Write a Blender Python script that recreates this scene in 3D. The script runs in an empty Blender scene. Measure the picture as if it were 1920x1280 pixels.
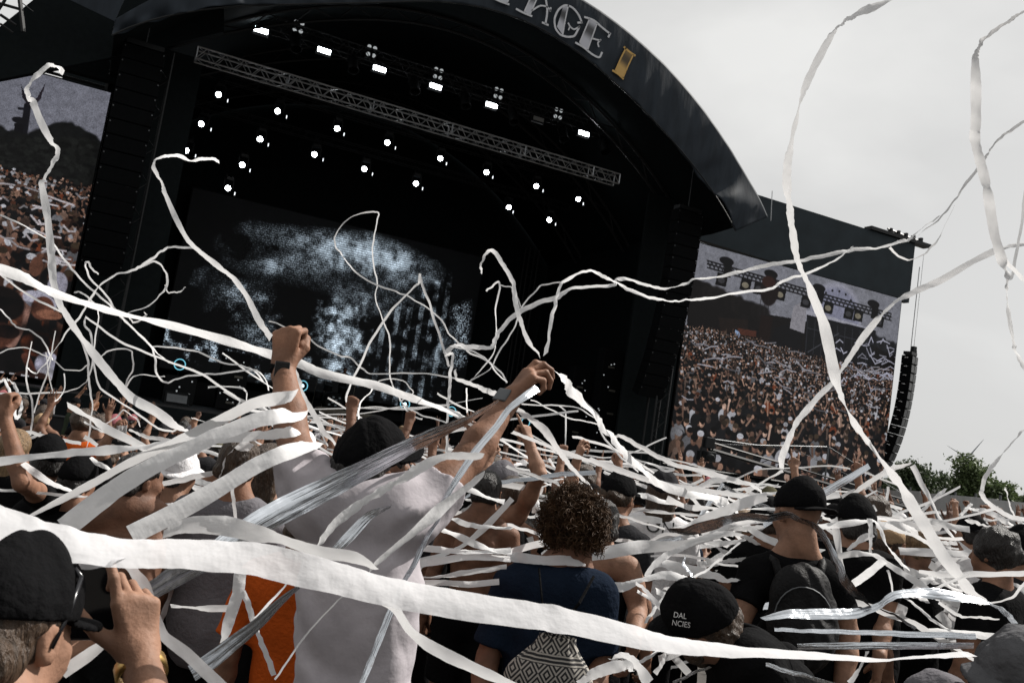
import bpy, math, random
import numpy as np
from mathutils import Vector, Matrix

# ------------------------------------------------------------------ camera, world, sun, exposure
SC = bpy.context.scene
COL = SC.collection
FPX = 1734.0                      # focal length in pixels of a 1920 wide frame
CAMH = 1.95
YAW, PITCH, ROLL = (math.radians(a) for a in (24.36, 6.08, 8.74))

def cam_axes():
    f = np.array([math.sin(YAW) * math.cos(PITCH), math.cos(YAW) * math.cos(PITCH), math.sin(PITCH)])
    r = np.array([math.cos(YAW), -math.sin(YAW), 0.0])
    u = np.cross(r, f)
    return (r * math.cos(ROLL) + u * math.sin(ROLL), -r * math.sin(ROLL) + u * math.cos(ROLL), f)

CR, CU, CF = cam_axes()
CO = np.array([0.0, 0.0, CAMH])
cam_d = bpy.data.cameras.new('camera')
cam = bpy.data.objects.new('camera', cam_d)
COL.objects.link(cam)
cam_d.sensor_width = 36.0
cam_d.lens = 36.0 * FPX / 1920.0
cam_d.clip_start = 0.05
cam_d.clip_end = 6000.0
cam_d.dof.use_dof = True
cam_d.dof.focus_distance = 4.2
cam_d.dof.aperture_fstop = 13.0
cam.matrix_world = Matrix(((CR[0], CU[0], -CF[0], CO[0]), (CR[1], CU[1], -CF[1], CO[1]),
                           (CR[2], CU[2], -CF[2], CO[2]), (0, 0, 0, 1)))
SC.camera = cam

SUN_AZ, SUN_EL = math.radians(86.0), math.radians(47.0)      # azimuth from +Y towards +X
sun_d = bpy.data.lights.new('sun', 'SUN')
sun_d.energy = 5.0
sun_d.angle = math.radians(0.55)
sun_d.color = (1.0, 0.955, 0.895)
sun = bpy.data.objects.new('sun', sun_d)
COL.objects.link(sun)
sun.location = (60, 5, 70)
S_DIR = Vector((math.sin(SUN_AZ) * math.cos(SUN_EL), math.cos(SUN_AZ) * math.cos(SUN_EL), math.sin(SUN_EL)))
sun.rotation_euler = (-S_DIR).to_track_quat('-Z', 'Y').to_euler()

W_ = bpy.data.worlds.new('World')
SC.world = W_
W_.use_nodes = True
nt = W_.node_tree
nt.nodes.clear()
def wn(t, **kw):
    n = nt.nodes.new(t)
    for k, v in kw.items():
        setattr(n, k, v)
    return n
w_out = wn('ShaderNodeOutputWorld'); w_bg = wn('ShaderNodeBackground')
sky = wn('ShaderNodeTexSky', sky_type='NISHITA', sun_disc=False)
sky.sun_elevation = SUN_EL
sky.sun_rotation = SUN_AZ
sky.air_density = 1.0; sky.dust_density = 2.5; sky.ozone_density = 1.0
hs = wn('ShaderNodeHueSaturation'); hs.inputs['Saturation'].default_value = 0.06
tc = wn('ShaderNodeTexCoord'); mp = wn('ShaderNodeMapping'); mp.inputs['Scale'].default_value = (1.0, 1.0, 2.2)
nz = wn('ShaderNodeTexNoise'); nz.inputs['Scale'].default_value = 1.9; nz.inputs['Detail'].default_value = 6.0
nz.inputs['Roughness'].default_value = 0.5; nz.inputs['Distortion'].default_value = 0.35
rp = wn('ShaderNodeValToRGB')
rp.color_ramp.elements[0].position = 0.42; rp.color_ramp.elements[0].color = (5.0, 5.0, 4.93, 1)
rp.color_ramp.elements[1].position = 0.66; rp.color_ramp.elements[1].color = (6.9, 6.88, 6.72, 1)
mx = wn('ShaderNodeMix', data_type='RGBA'); mx.inputs['Factor'].default_value = 0.72   # high thin cloud over most of the sky
L = nt.links.new
L(tc.outputs['Generated'], mp.inputs['Vector']); L(mp.outputs['Vector'], nz.inputs['Vector'])
L(nz.outputs['Fac'], rp.inputs['Fac'])
L(sky.outputs['Color'], hs.inputs['Color'])
L(hs.outputs['Color'], mx.inputs['A']); L(rp.outputs['Color'], mx.inputs['B'])
L(mx.outputs['Result'], w_bg.inputs['Color'])
w_bg.inputs['Strength'].default_value = 0.087
L(w_bg.outputs['Background'], w_out.inputs['Surface'])

SC.view_settings.view_transform = 'Standard'
SC.view_settings.look = 'None'
SC.view_settings.exposure = 0.55
SC.view_settings.gamma = 1.0
SC.view_settings.use_curve_mapping = False
SC.render.engine = 'CYCLES'
SC.cycles.use_denoising = True
SC.cycles.max_bounces = 6
SC.cycles.transparent_max_bounces = 8
SC.cycles.caustics_reflective = False
SC.cycles.caustics_refractive = False
SC.cycles.sample_clamp_indirect = 4.0

# ------------------------------------------------------------------ helpers
RNG = random.Random(7)
NP = np.random.default_rng(11)
V = lambda *a: np.array(a, dtype=float)

def ray(px, py):
    return CF + CR * (px - 960.0) / FPX - CU * (py - 640.0) / FPX
def at(px, py, d):                 # point seen at a pixel of the 1920 wide frame, d metres along the view axis
    return CO + ray(px, py) * d
def on_y(px, py, y):               # the same, on the vertical plane Y = y (the stage runs along X)
    r = ray(px, py)
    return CO + r * (y / r[1])
def nrm(v):
    v = np.asarray(v, float)
    return v / (np.linalg.norm(v) + 1e-12)
def sstep(a, b, x):
    t = min(1.0, max(0.0, (x - a) / (b - a)))
    return t * t * (3 - 2 * t)
def ground_z(x, y):                # the field falls gently towards the left part of the stage
    return -0.45 * sstep(3, 16, y) * (1 - sstep(2, 8, x))

def tag(o, label, cat, group=None):
    o['label'] = label; o['category'] = cat
    if group: o['group'] = group
    return o
def struct(o, kind='structure'):
    o['kind'] = kind
    return o
def link(name, me, parent=None, mats=()):
    o = bpy.data.objects.new(name, me)
    COL.objects.link(o)
    for m in (mats if isinstance(mats, (list, tuple)) else [mats]):
        me.materials.append(m)
    if parent is not None: o.parent = parent
    return o
def empty(name, loc, label=None, cat=None, group=None, rz=0.0):
    o = bpy.data.objects.new(name, None)
    COL.objects.link(o)
    o.empty_display_size = 0.2
    o.location = loc; o.rotation_euler = (0, 0, rz)
    if label: tag(o, label, cat, group)
    return o
def mesh_np(name, verts, quads, smooth=True):
    me = bpy.data.meshes.new(name)
    verts = np.asarray(verts, np.float32); quads = np.asarray(quads, np.int32)
    nv, nq = len(verts), len(quads); k = quads.shape[1] if nq else 4
    me.vertices.add(nv); me.vertices.foreach_set('co', verts.ravel())
    me.loops.add(nq * k); me.loops.foreach_set('vertex_index', quads.ravel())
    me.polygons.add(nq)
    me.polygons.foreach_set('loop_start', np.arange(0, nq * k, k, dtype=np.int32))
    me.polygons.foreach_set('loop_total', np.full(nq, k, np.int32))
    me.polygons.foreach_set('use_smooth', np.full(nq, smooth, bool))
    me.update(calc_edges=True)
    return me

class MB:                          # collects shapes, links them as ONE mesh object
    def __init__(s): s.v = []; s.f = []; s.o = np.zeros(3)
    def origin(s, p): s.o = np.asarray(p, float); return s
    def add(s, vs, fs):
        n = len(s.v)
        s.v += [np.asarray(p, float) for p in vs]
        s.f += [tuple(i + n for i in f) for f in fs]
    def box(s, c, size, M=None):
        c = np.asarray(c, float); h = np.asarray(size, float) / 2
        M = np.eye(3) if M is None else M
        vs = [c + M @ (h * V(a, b, d)) for a in (-1, 1) for b in (-1, 1) for d in (-1, 1)]
        s.add(vs, [(0, 1, 3, 2), (4, 6, 7, 5), (0, 4, 5, 1), (2, 3, 7, 6), (0, 2, 6, 4), (1, 5, 7, 3)])
    def tube(s, pts, r, n=6, cap=True):
        pts = [np.asarray(p, float) for p in pts]
        rs = r if isinstance(r, (list, tuple)) else [r] * len(pts)
        rings = []; up = None
        for i, p in enumerate(pts):
            t = nrm(pts[min(i + 1, len(pts) - 1)] - pts[max(i - 1, 0)])
            if up is None: up = V(0, 0, 1) if abs(t[2]) < 0.9 else V(1, 0, 0)
            a = nrm(np.cross(t, up)); b = np.cross(a, t); up = b
            rings.append([p + rs[i] * (a * math.cos(q) + b * math.sin(q)) for q in (2 * math.pi * j / n for j in range(n))])
        vs = [q for ring in rings for q in ring]; fs = []
        for i in range(len(rings) - 1):
            for j in range(n):
                fs.append((i * n + j, i * n + (j + 1) % n, (i + 1) * n + (j + 1) % n, (i + 1) * n + j))
        if cap:
            fs.append(tuple(range(n - 1, -1, -1))); fs.append(tuple((len(rings) - 1) * n + j for j in range(n)))
        s.add(vs, fs)
    def lathe(s, c, axis, prof, n=16):
        c = np.asarray(c, float); ax = nrm(axis)
        a = nrm(np.cross(ax, V(0, 0, 1) if abs(ax[2]) < .9 else V(1, 0, 0))); b = np.cross(ax, a)
        vs = []; fs = []
        for r, h in prof:
            vs += [c + ax * h + r * (a * math.cos(q) + b * math.sin(q)) for q in (2 * math.pi * j / n for j in range(n))]
        for i in range(len(prof) - 1):
            for j in range(n):
                fs.append((i * n + j, i * n + (j + 1) % n, (i + 1) * n + (j + 1) % n, (i + 1) * n + j))
        s.add(vs, fs)
    def prism(s, poly, n, t):       # planar polygon thickened by t along n
        poly = [np.asarray(p, float) for p in poly]; n = nrm(n) * t; k = len(poly)
        s.add(poly + [p + n for p in poly], [tuple(range(k - 1, -1, -1)), tuple(range(k, 2 * k))] +
              [(i, (i + 1) % k, k + (i + 1) % k, k + i) for i in range(k)])
    def build(s, name, mat, parent=None, smooth=False, bevel=0.0):
        me = bpy.data.meshes.new(name)
        me.from_pydata([tuple(p - s.o) for p in s.v], [], s.f); me.update()
        if smooth: me.polygons.foreach_set('use_smooth', np.ones(len(me.polygons), bool))
        o = link(name, me, parent, mat)
        if parent is None: o.location = s.o
        if bevel:
            b = o.modifiers.new('bevel', 'BEVEL'); b.width = bevel; b.segments = 2; b.limit_method = 'ANGLE'
        return o

def copy_tree(o, parent=None):
    c = o.copy(); COL.objects.link(c)
    if parent is not None: c.parent = parent
    for ch in list(o.children): copy_tree(ch, c)
    return c

# ------------------------------------------------------------------ materials
MATS = {}
def mat(name, col, rough=0.6, metal=0.0, var=0.12, vscale=6.0, bump=0.0, bscale=60.0, emit=None, estr=0.0, trans=0.0,
        spec=0.5, sheen=0.0, aniso=None, coat=0.0, backf=None):
    if name in MATS: return MATS[name]
    m = bpy.data.materials.new(name); m.use_nodes = True
    n = m.node_tree.nodes; l = m.node_tree.links.new
    b = n['Principled BSDF']
    b.inputs['Roughness'].default_value = rough
    b.inputs['Metallic'].default_value = metal
    b.inputs['Specular IOR Level'].default_value = spec
    b.inputs['Sheen Weight'].default_value = sheen
    b.inputs['Coat Weight'].default_value = coat
    t = n.new('ShaderNodeTexCoord')
    vec = t.outputs['Object']
    if aniso is not None:
        mpn = n.new('ShaderNodeMapping'); mpn.inputs['Scale'].default_value = aniso
        l(vec, mpn.inputs['Vector']); vec = mpn.outputs['Vector']
    nz = n.new('ShaderNodeTexNoise'); nz.inputs['Scale'].default_value = vscale; nz.inputs['Detail'].default_value = 5
    l(vec, nz.inputs['Vector'])
    r = n.new('ShaderNodeValToRGB')
    c = np.array(col[:3])
    r.color_ramp.elements[0].position = 0.3; r.color_ramp.elements[0].color = (*(c * (1 - var)), 1)
    r.color_ramp.elements[1].position = 0.7; r.color_ramp.elements[1].color = (*np.minimum(1, c * (1 + var)), 1)
    l(nz.outputs['Fac'], r.inputs['Fac']); l(r.outputs['Color'], b.inputs['Base Color'])
    if bump:
        n2 = n.new('ShaderNodeTexNoise'); n2.inputs['Scale'].default_value = bscale; n2.inputs['Detail'].default_value = 4
        l(vec, n2.inputs['Vector'])
        bp = n.new('ShaderNodeBump'); bp.inputs['Strength'].default_value = bump; bp.inputs['Distance'].default_value = 0.02
        l(n2.outputs['Fac'], bp.inputs['Height']); l(bp.outputs['Normal'], b.inputs['Normal'])
    if emit is not None:
        b.inputs['Emission Color'].default_value = (*emit, 1); b.inputs['Emission Strength'].default_value = estr
    if trans:                     # thin sheet: part of the light goes through
        tr = n.new('ShaderNodeBsdfTranslucent'); tr.inputs['Color'].default_value = (*col[:3], 1)
        ms = n.new('ShaderNodeMixShader'); ms.inputs['Fac'].default_value = trans
        l(b.outputs['BSDF'], ms.inputs[1]); l(tr.outputs['BSDF'], ms.inputs[2]); l(ms.outputs['Shader'], n['Material Output'].inputs['Surface'])
        if bump: l(bp.outputs['Normal'], tr.inputs['Normal'])
    MATS[name] = m
    return m

def mat_attr(name, rough=0.5, emission=0.0, mult=1.0):     # colour from the mesh attribute 'col' (printed or LED pixels)
    if name in MATS: return MATS[name]
    m = bpy.data.materials.new(name); m.use_nodes = True
    n = m.node_tree.nodes; l = m.node_tree.links.new
    b = n['Principled BSDF']; a = n.new('ShaderNodeAttribute'); a.attribute_name = 'col'
    b.inputs['Roughness'].default_value = rough
    if emission:
        b.inputs['Base Color'].default_value = (0.008, 0.008, 0.009, 1)
        b.inputs['Specular IOR Level'].default_value = 0.2
        l(a.outputs['Color'], b.inputs['Emission Color']); b.inputs['Emission Strength'].default_value = emission
        m.cycles.emission_sampling = 'NONE'
    else:
        l(a.outputs['Color'], b.inputs['Base Color'])
    MATS[name] = m
    return m

def glow(name, col, s):
    m = mat(name, (0.02, 0.02, 0.02), emit=col, estr=s, var=0)
    m.cycles.emission_sampling = 'NONE'
    return m

M_BLACK = mat('black cloth', (0.0095, 0.0120, 0.0128), 0.95, bump=0.3, bscale=3, spec=0.04)
M_BLKMETAL = mat('black painted metal', (0.008, 0.009, 0.010), 0.5, spec=0.25)
M_BLKBOX = mat('black cabinet', (0.006, 0.0065, 0.007), 0.6, bump=0.2, bscale=40, spec=0.08)
M_SILVER = mat('aluminium tube', (0.30, 0.31, 0.32), 0.42, metal=1.0, var=0.2, vscale=3)
M_STEEL = mat('dull steel', (0.09, 0.095, 0.10), 0.5, metal=0.6)
M_SLATE = mat('slate vinyl', (0.019, 0.027, 0.033), 0.6, bump=0.12, bscale=1.2, var=0.2, vscale=1.0, spec=.15)
M_VALANCE = mat('dark banner vinyl', (0.022, 0.028, 0.036), 0.62, spec=.12, bump=0.6, bscale=2.5, var=0.25, vscale=2.0, aniso=(1.6, 1, .35))

# ------------------------------------------------------------------ ground
def build_ground():
    xs = np.concatenate([np.linspace(-300, -20, 15), np.linspace(-16, 60, 77), np.linspace(70, 2500, 20)])
    ys = np.concatenate([np.linspace(-100, -10, 8), np.linspace(-6, 50, 57), np.linspace(60, 2500, 20)])
    vs = [(x, y, ground_z(x, y)) for y in ys for x in xs]
    nx = len(xs); ny = len(ys)
    q = [(j * nx + i, j * nx + i + 1, (j + 1) * nx + i + 1, (j + 1) * nx + i) for j in range(ny - 1) for i in range(nx - 1)]
    m = mat('trodden ground', (0.055, 0.050, 0.045), 0.95, var=0.5, vscale=2.5, bump=0.8, bscale=14)
    return struct(link('ground', mesh_np('ground', vs, q), None, m))
build_ground()
# ------------------------------------------------------------------ the stage
STZ = 1.45                         # stage floor height
XC = 11.6                          # stage centre line
def z2(px, py): return (640 + px / 2.977, py / 2.977)        # tracing helper for an enlarged crop of the banner

def build_stage():
    root = empty('stage', (XC, 32, -0.6), 'black festival stage with deep dark interior and steel roof legs', 'stage')
    P = lambda mb, n, m, **k: mb.origin(root.location).build(n, m, root, **k)
    mb = MB(); mb.box((XC, 40.5, 0.40), (28.0, 17.0, 2.0)); P(mb, 'deck', mat('stage deck', (0.012, 0.012, 0.013), 0.5))
    mb = MB(); mb.box((XC, 31.86, 0.38), (28.2, 0.12, 1.94)); P(mb, 'skirt', M_BLACK)
    mb = MB(); mb.box((XC, 49.2, 9.4), (30, 0.2, 20.6)); P(mb, 'back_drape', M_BLACK)
    for x in (-0.75, 23.9):
        mb = MB(); mb.box((x, 42.2, 6.6), (0.25, 13.6, 15.2)); P(mb, 'side_drape', M_BLACK)
    for x in (-0.3, 23.4):          # proscenium drapes behind the hanging speakers
        mb = MB(); mb.box((x + (0.9 if x < 0 else -0.9), 34.6, 7.0), (2.6, 0.15, 13.5)); P(mb, 'proscenium_drape', M_BLACK)
    for x in (0.55, 22.35):
        for y in (33.4, 48.4):
            mb = MB()
            for dx in (-.3, .3):
                for dy in (-.3, .3): mb.tube([(x + dx, y + dy, -0.6), (x + dx, y + dy, 13.2)], 0.05)
            z = -0.4
            while z < 12.6:
                mb.tube([(x - .3, y - .3, z), (x + .3, y - .3, z + .6)], .02, 4); mb.tube([(x + .3, y - .3, z + .6), (x - .3, y - .3, z + 1.2)], .02, 4)
                mb.tube([(x + .3, y - .3, z), (x + .3, y + .3, z + .6)], .02, 4); mb.tube([(x + .3, y + .3, z + .6), (x + .3, y - .3, z + 1.2)], .02, 4)
                z += 1.2
            P(mb, 'roof_leg', M_BLKMETAL)
    mb = MB(); mb.box((11.1, 46.4, STZ + 0.5), (13, 2.6, 1.0)); mb.box((8.0, 42.0, STZ + 0.3), (4.5, 3.0, .6)); mb.box((15.5, 42.0, STZ + 0.3), (4.0, 3.0, .6))
    P(mb, 'riser', M_BLKBOX)
    return root
STAGE = build_stage()

def arch_pts():
    # traced outer and inner edges of the arched banner on its own plane, mirrored about the centre line
    outer = [(1093, 0), (1144, 34), (1211, 86), (1280, 160), (1330, 218), (1364, 269), (1398, 327), (1424, 373), (1443, 412)]
    inner = [(872, 0), (976, 47), (1043, 82), (1093, 117), (1161, 168), (1211, 208), (1245, 242), (1280, 285), (1317, 336), (1340, 373), (1368, 409)]
    f = lambda L: [on_y(x, y, 30.0)[[0, 2]] for x, y in L]
    return f(outer), f(inner)
AO, AI = arch_pts()
def arch_curve(L, apex):
    L = sorted(L, key=lambda p: p[0])
    xs = np.array([p[0] - XC for p in L]); zs = np.array([p[1] for p in L])
    # even polynomial in x keeps the arch symmetric
    A = np.array([[1, x * x, x ** 4, x ** 6] for x in np.append(xs, [0, 0])]); z = np.append(zs, [apex, apex])
    c = np.linalg.lstsq(A, z, rcond=None)[0]
    return lambda x: c[0] + c[1] * x * x + c[2] * x ** 4 + c[3] * x ** 6
zo = arch_curve(AO, 18.95); zi = arch_curve(AI, 17.25)
XO, XI = 12.62, 11.05
def arch_point(s, t, y=30.0):       # s -1..1 along the arch, t 0 inner edge .. 1 outer edge
    pi = V(XC + XI * s, y, zi(XI * s)); po = V(XC + XO * s, y, zo(XO * s))
    if s < 0:                       # the left foot of the banner is gathered to a point
        k = sstep(.35, 1.0, -s); pi = pi * (1 - k) + V(XC + 12.62 * s, y, zi(XI * s) + .43) * k
    return pi * (1 - t) + po * t

def build_roof():
    root = empty('stage_roof', (XC, 30, 12), 'arched black stage roof with a lettered dark banner along its front edge', 'stage roof')
    o = np.array(root.location)
    ns, ntt = 360, 26
    vs = []; fs = []
    ph = NP.uniform(0, 6.28, 40); fr = NP.uniform(8, 120, 40); am = NP.uniform(0.2, 1, 40) / np.sqrt(fr) * 0.24
    sk = NP.uniform(-4, 4, 40)
    for i in range(ns + 1):
        s = -1 + 2 * i / ns
        for j in range(ntt + 1):
            t = j / ntt
            p = arch_point(s, t)
            edge = (1 - t) ** 1.5
            d = float(np.sum(am * np.sin(fr * (s + 0.02 * sk * t) * 1.0 + ph))) * (0.10 + 1.0 * edge) * (0.35 + 1.0 * abs(s) ** 3)
            belly = 0.05 * math.sin(t * math.pi)
            p[1] += -belly + d
            vs.append(p - o)
    for i in range(ns):
        for j in range(ntt):
            a = i * (ntt + 1) + j
            fs.append((a, a + ntt + 1, a + ntt + 2, a + 1))
    b = link('banner', mesh_np('banner', vs, fs), root, M_VALANCE)
    so = b.modifiers.new('t', 'SOLIDIFY'); so.thickness = 0.02
    mb = MB().origin(o)             # roof skin from the front arch to the back
    pts = [arch_point(s, 0.93, 30.15) for s in np.linspace(-1, 1, 41)]
    v2 = []; f2 = []
    for k, y in enumerate((30.15, 33.5, 37, 40.5, 44, 49)):
        sag = 0 if k % 2 == 0 else 0.12
        v2 += [V(p[0], y, p[2] - sag - 0.05 * k) for p in pts]
    for k in range(5):
        for i in range(40): f2.append((k * 41 + i, k * 41 + i + 1, (k + 1) * 41 + i + 1, (k + 1) * 41 + i))
    mb.add(v2, f2)
    r = mb.build('roof_skin', M_BLACK, root, smooth=True); r.modifiers.new('t', 'SOLIDIFY').thickness = 0.05
    for y in (30.6, 35, 40, 45):
        mb = MB().origin(o)
        for dt in (0.55, 0.8):
            mb.tube([arch_point(s, dt, y) for s in np.linspace(-1, 1, 33)], 0.06, 5)
        for i in range(32):
            mb.tube([arch_point(-1 + i / 16, .55 if i % 2 else .8, y), arch_point(-1 + (i + 1) / 16, .8 if i % 2 else .55, y)], .03, 4)
        mb.build('roof_rib', M_BLKMETAL, root)
    mb = MB().origin(o)             # wire along the hem, with the loose corner rope at the right foot
    mb.tube([arch_point(s, 0.0, 29.97) for s in np.linspace(-1, 1, 60)], 0.03, 5)
    mb.build('hem_rope', M_BLKMETAL, root)
    mb = MB().origin(o); fl = [on_y(x, y, 30.05) for x, y in ((215, 40), (131, 0), (20, -75), (60, -120), (250, -40))]; mb.prism(fl, (0, 1, 0), .03); mb.build('side_flap', M_VALANCE, root)
    for s in (1,):
        mb = MB().origin(o); a = arch_point(s, 1.0, 30.0); mb.tube([a + V(0, -.05, 1.1), a + V(.12 * s, -.05, -.15)], 0.02, 4)
        mb.build('corner_rope', M_SILVER, root)
    # --- lettering printed on the banner: strokes and half filled stems
    yb = 29.84
    def wpt(p): return on_y(*z2(*p), yb)
    WHT = mat('banner print white', (0.52, 0.53, 0.56), 0.6); GLD = mat('banner print gold', (0.50, 0.30, 0.07), 0.5)
    def letter(strokes, fills, m, colr, label):
        h = MB().origin(o)
        for st, w in strokes:
            P3 = [wpt(p) for p in st]
            # smooth the stroke, then give it width in the banner plane
            Q = [P3[0]]
            for a, b in zip(P3[:-1], P3[1:]):
                for k in range(1, 5): Q.append(a + (b - a) * k / 4)
            for _ in range(2): Q = [Q[0]] + [(Q[i - 1] + 2 * Q[i] + Q[i + 1]) / 4 for i in range(1, len(Q) - 1)] + [Q[-1]]
            vs = []
            for i, q in enumerate(Q):
                t = nrm(Q[min(i + 1, len(Q) - 1)] - Q[max(0, i - 1)]); n = V(-t[2], 0, t[0])
                vs += [q + n * w / 2, q - n * w / 2, q + n * w / 2 + V(0, .012, 0), q - n * w / 2 + V(0, .012, 0)]
            fs = []
            for i in range(len(Q) - 1):
                a = i * 4; b = a + 4
                fs += [(a, a + 1, b + 1, b), (a + 2, b + 2, b + 3, a + 3), (a, b, b + 2, a + 2), (a + 1, a + 3, b + 3, b + 1)]
            h.add(vs, fs)
        lo = h.build('letter', m, root); lo['label'] = label
        for (tl, tr, br, bl) in fills:      # a filled stem fading dark at its middle, as printed
            n = 14; vs = []; fs = []; cs = []
            for i in range(n + 1):
                u = i / n
                L_ = np.array(tl) * (1 - u) + np.array(bl) * u; R_ = np.array(tr) * (1 - u) + np.array(br) * u
                vs += [wpt(L_) + V(0, .004, 0) - o, wpt(R_) + V(0, .004, 0) - o]
                g = (0.10 + 0.9 * sstep(.42, .75, u)) if u > .3 else (0.9 * (1 - sstep(0.0, .3, u)) * (0.4 if colr == 'g' else 1) + .10)
                c = (0.50 * g, 0.31 * g, 0.09 * g) if colr == 'g' else (0.46 * g, 0.47 * g, 0.52 * g)
                cs += [(*c, 1)] * 2
            for i in range(n): fs.append((2 * i, 2 * i + 1, 2 * i + 3, 2 * i + 2))
            me = mesh_np('letter_fill', vs, fs)
            at_ = me.color_attributes.new('col', 'FLOAT_COLOR', 'POINT'); at_.data.foreach_set('color', np.array(cs, np.float32).ravel())
            link('letter_fill', me, lo, mat_attr('banner print fill', 0.6))
    w = 0.075
    letter([([(850, -8), (895, 12), (938, 26)], w), ([(905, -60), (880, 0)], .04), ([(960, -60), (925, 20)], .04)],
           [((920, -70), (965, -60), (928, 18), (888, 6))], WHT, 'w', 'white letter T, cut by the arch')
    letter([([(975, 50), (1015, 72), (1066, 92)], w), ([(1022, 66), (1052, 0), (1080, -70)], .05), ([(1052, 84), (1090, 0), (1110, -70)], .05),
            ([(1105, -75), (1140, -15), (1152, 60), (1140, 135)], w), ([(1120, 126), (1157, 142)], w), ([(1062, 62), (1110, 30), (1150, 38), (1170, 62)], .06), ([(1170, 42), (1166, 66)], .06)],
           [((1078, -70), (1112, -70), (1054, 84), (1022, 66))], WHT, 'w', 'white letter A')
    letter([([(1318, 128), (1346, 126)], w), ([(1344, 128), (1325, 82), (1292, 42), (1250, 27), (1212, 52), (1188, 105), (1194, 160), (1222, 196), (1262, 208), (1300, 205), (1316, 178), (1330, 148)], w),
            ([(1268, 28), (1252, 100), (1236, 196)], .05), ([(1266, 128), (1278, 152), (1300, 168), (1332, 148)], .06), ([(1276, 150), (1268, 170)], .05)],
           [((1240, 32), (1268, 32), (1238, 198), (1204, 150)), ], WHT, 'w', 'white letter G')
    letter([([(1356, 96), (1410, 112), (1450, 150), (1500, 190)], w), ([(1502, 184), (1490, 210)], w), ([(1386, 106), (1330, 240)], .05), ([(1428, 132), (1374, 282)], .05),
            ([(1402, 216), (1448, 228)], .06), ([(1450, 222), (1430, 240), (1438, 264)], .06), ([(1306, 238), (1350, 262), (1400, 305), (1442, 326), (1456, 292)], w)],
           [((1388, 106), (1426, 130), (1374, 280), (1330, 242))], WHT, 'w', 'white letter E')
    letter([([(1577, 262), (1608, 290), (1642, 313)], .08), ([(1590, 268), (1558, 330), (1530, 395)], .055), ([(1630, 306), (1600, 370), (1572, 436)], .055), ([(1513, 393), (1545, 412), (1576, 442)], .08)],
           [((1592, 270), (1628, 304), (1572, 432), (1532, 396))], GLD, 'g', 'gold numeral I')
    return root
build_roof()

# ---- trusses and lamps
def truss(name, a, b, w, h, rc, rl, bay, m, label, group=None):
    a = np.asarray(a, float); b = np.asarray(b, float)
    root = empty(name, a, label, 'truss', group)
    d = b - a; L_ = np.linalg.norm(d); t = d / L_
    y = V(0, w, 0); z = V(0, 0, -h)
    mb = MB().origin(a)
    for o in (0 * y, y, z, y + z): mb.tube([a + o, b + o], rc, 6)
    mb.build('chord', m, root)
    mb = MB().origin(a); n = int(L_ / bay)
    for i in range(n):
        p = a + d * i / n; q = a + d * (i + .5) / n; r = a + d * (i + 1) / n
        for o in (0 * y, y): mb.tube([p + o + z, q + o], rl, 4); mb.tube([q + o, r + o + z], rl, 4)
        for o in (0 * z, z): mb.tube([p + o, q + o + y], rl, 4); mb.tube([q + o + y, r + o], rl, 4)
        if i % 5 == 0:
            for o in (0 * y, y): mb.tube([p + o, p + o + z], rc * .9, 4)
    mb.tube([b, b + z], rc, 5); mb.tube([a, a + z], rc, 5); mb.tube([b + y, b + z + y], rc, 5)
    mb.build('lattice', m, root)
    return root
tl, tr = on_y(371, 87, 33), on_y(1163, 327, 33)
truss('lighting_truss', tl, (tr[0], 33, tl[2]), .45, .42, .032, .016, .62, M_SILVER, 'long silver lattice truss hanging across the stage opening')
a_, b_ = on_y(470, 40, 36), on_y(1262, 275, 36)
truss('lighting_truss', (1.0, 36, a_[2] + .45), (22.6, 36, a_[2] + .45), .5, .5, .03, .016, .7, M_BLKMETAL, 'black lattice truss carrying the upper row of strobes and blinders')

G_LAMP = glow('lamp white hot', (0.93, 0.97, 1.0), 28.0); G_LAMP.cycles.emission_sampling = 'AUTO'
G_DIM = glow('lamp dim', (0.85, 0.9, 0.92), 0.28)
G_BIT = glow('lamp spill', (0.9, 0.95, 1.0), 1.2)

def make_mover():
    r = empty('moving_head', (0, 0, 0))
    mb = MB(); mb.box((0, 0, .42), (.34, .3, .14)); mb.tube([(-.13, 0, .5), (-.13, 0, .62)], .02, 5); mb.tube([(.13, 0, .5), (.13, 0, .62)], .02, 5)
    mb.build('base', M_BLKMETAL, r, bevel=.02)
    for s in (-1, 1):
        mb = MB(); mb.box((.2 * s, 0, .18), (.05, .14, .44)); mb.build('yoke_arm', M_BLKMETAL, r, bevel=.01)
    mb = MB(); ax = nrm((-.25, -1, -.45))
    mb.lathe(V(0, 0, .05), ax, [(.0, -.26), (.10, -.25), (.14, -.1), (.165, .12), (.175, .20), (.15, .21)], 18)
    hd = mb.build('head', M_BLKMETAL, r, smooth=True)
    mb = MB(); mb.lathe(V(0, 0, .05), ax, [(.0, .222), (.075, .218), (.115, .205)], 18)
    mb.build('lens', G_LAMP, hd)
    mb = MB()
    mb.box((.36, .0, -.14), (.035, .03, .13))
    mb.build('clip_reflection', G_BIT, r)  # small glowing box stands in for lamp light caught on a clip
    return r
MOVERS = [(412, 177, 'upper'), (523, 208, 'upper'), (632, 240, 'upper'), (728, 267, 'upper'), (825, 296, 'upper'), (912, 322, 'upper'), (1006, 348, 'upper'), (1083, 372, 'upper'),
          (381, 232, 'middle'), (489, 260, 'middle'), (592, 289, 'middle'), (685, 316, 'middle'), (780, 343, 'middle'), (952, 387, 'middle'), (1030, 411, 'middle'),
          (352, 281, 'lower'), (455, 308, 'lower'), (427, 351, 'lower')]
ORD = ['leftmost', 'second from the left', 'third from the left', 'fourth from the left', 'fifth from the left', 'sixth from the left', 'seventh from the left', 'rightmost']
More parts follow.
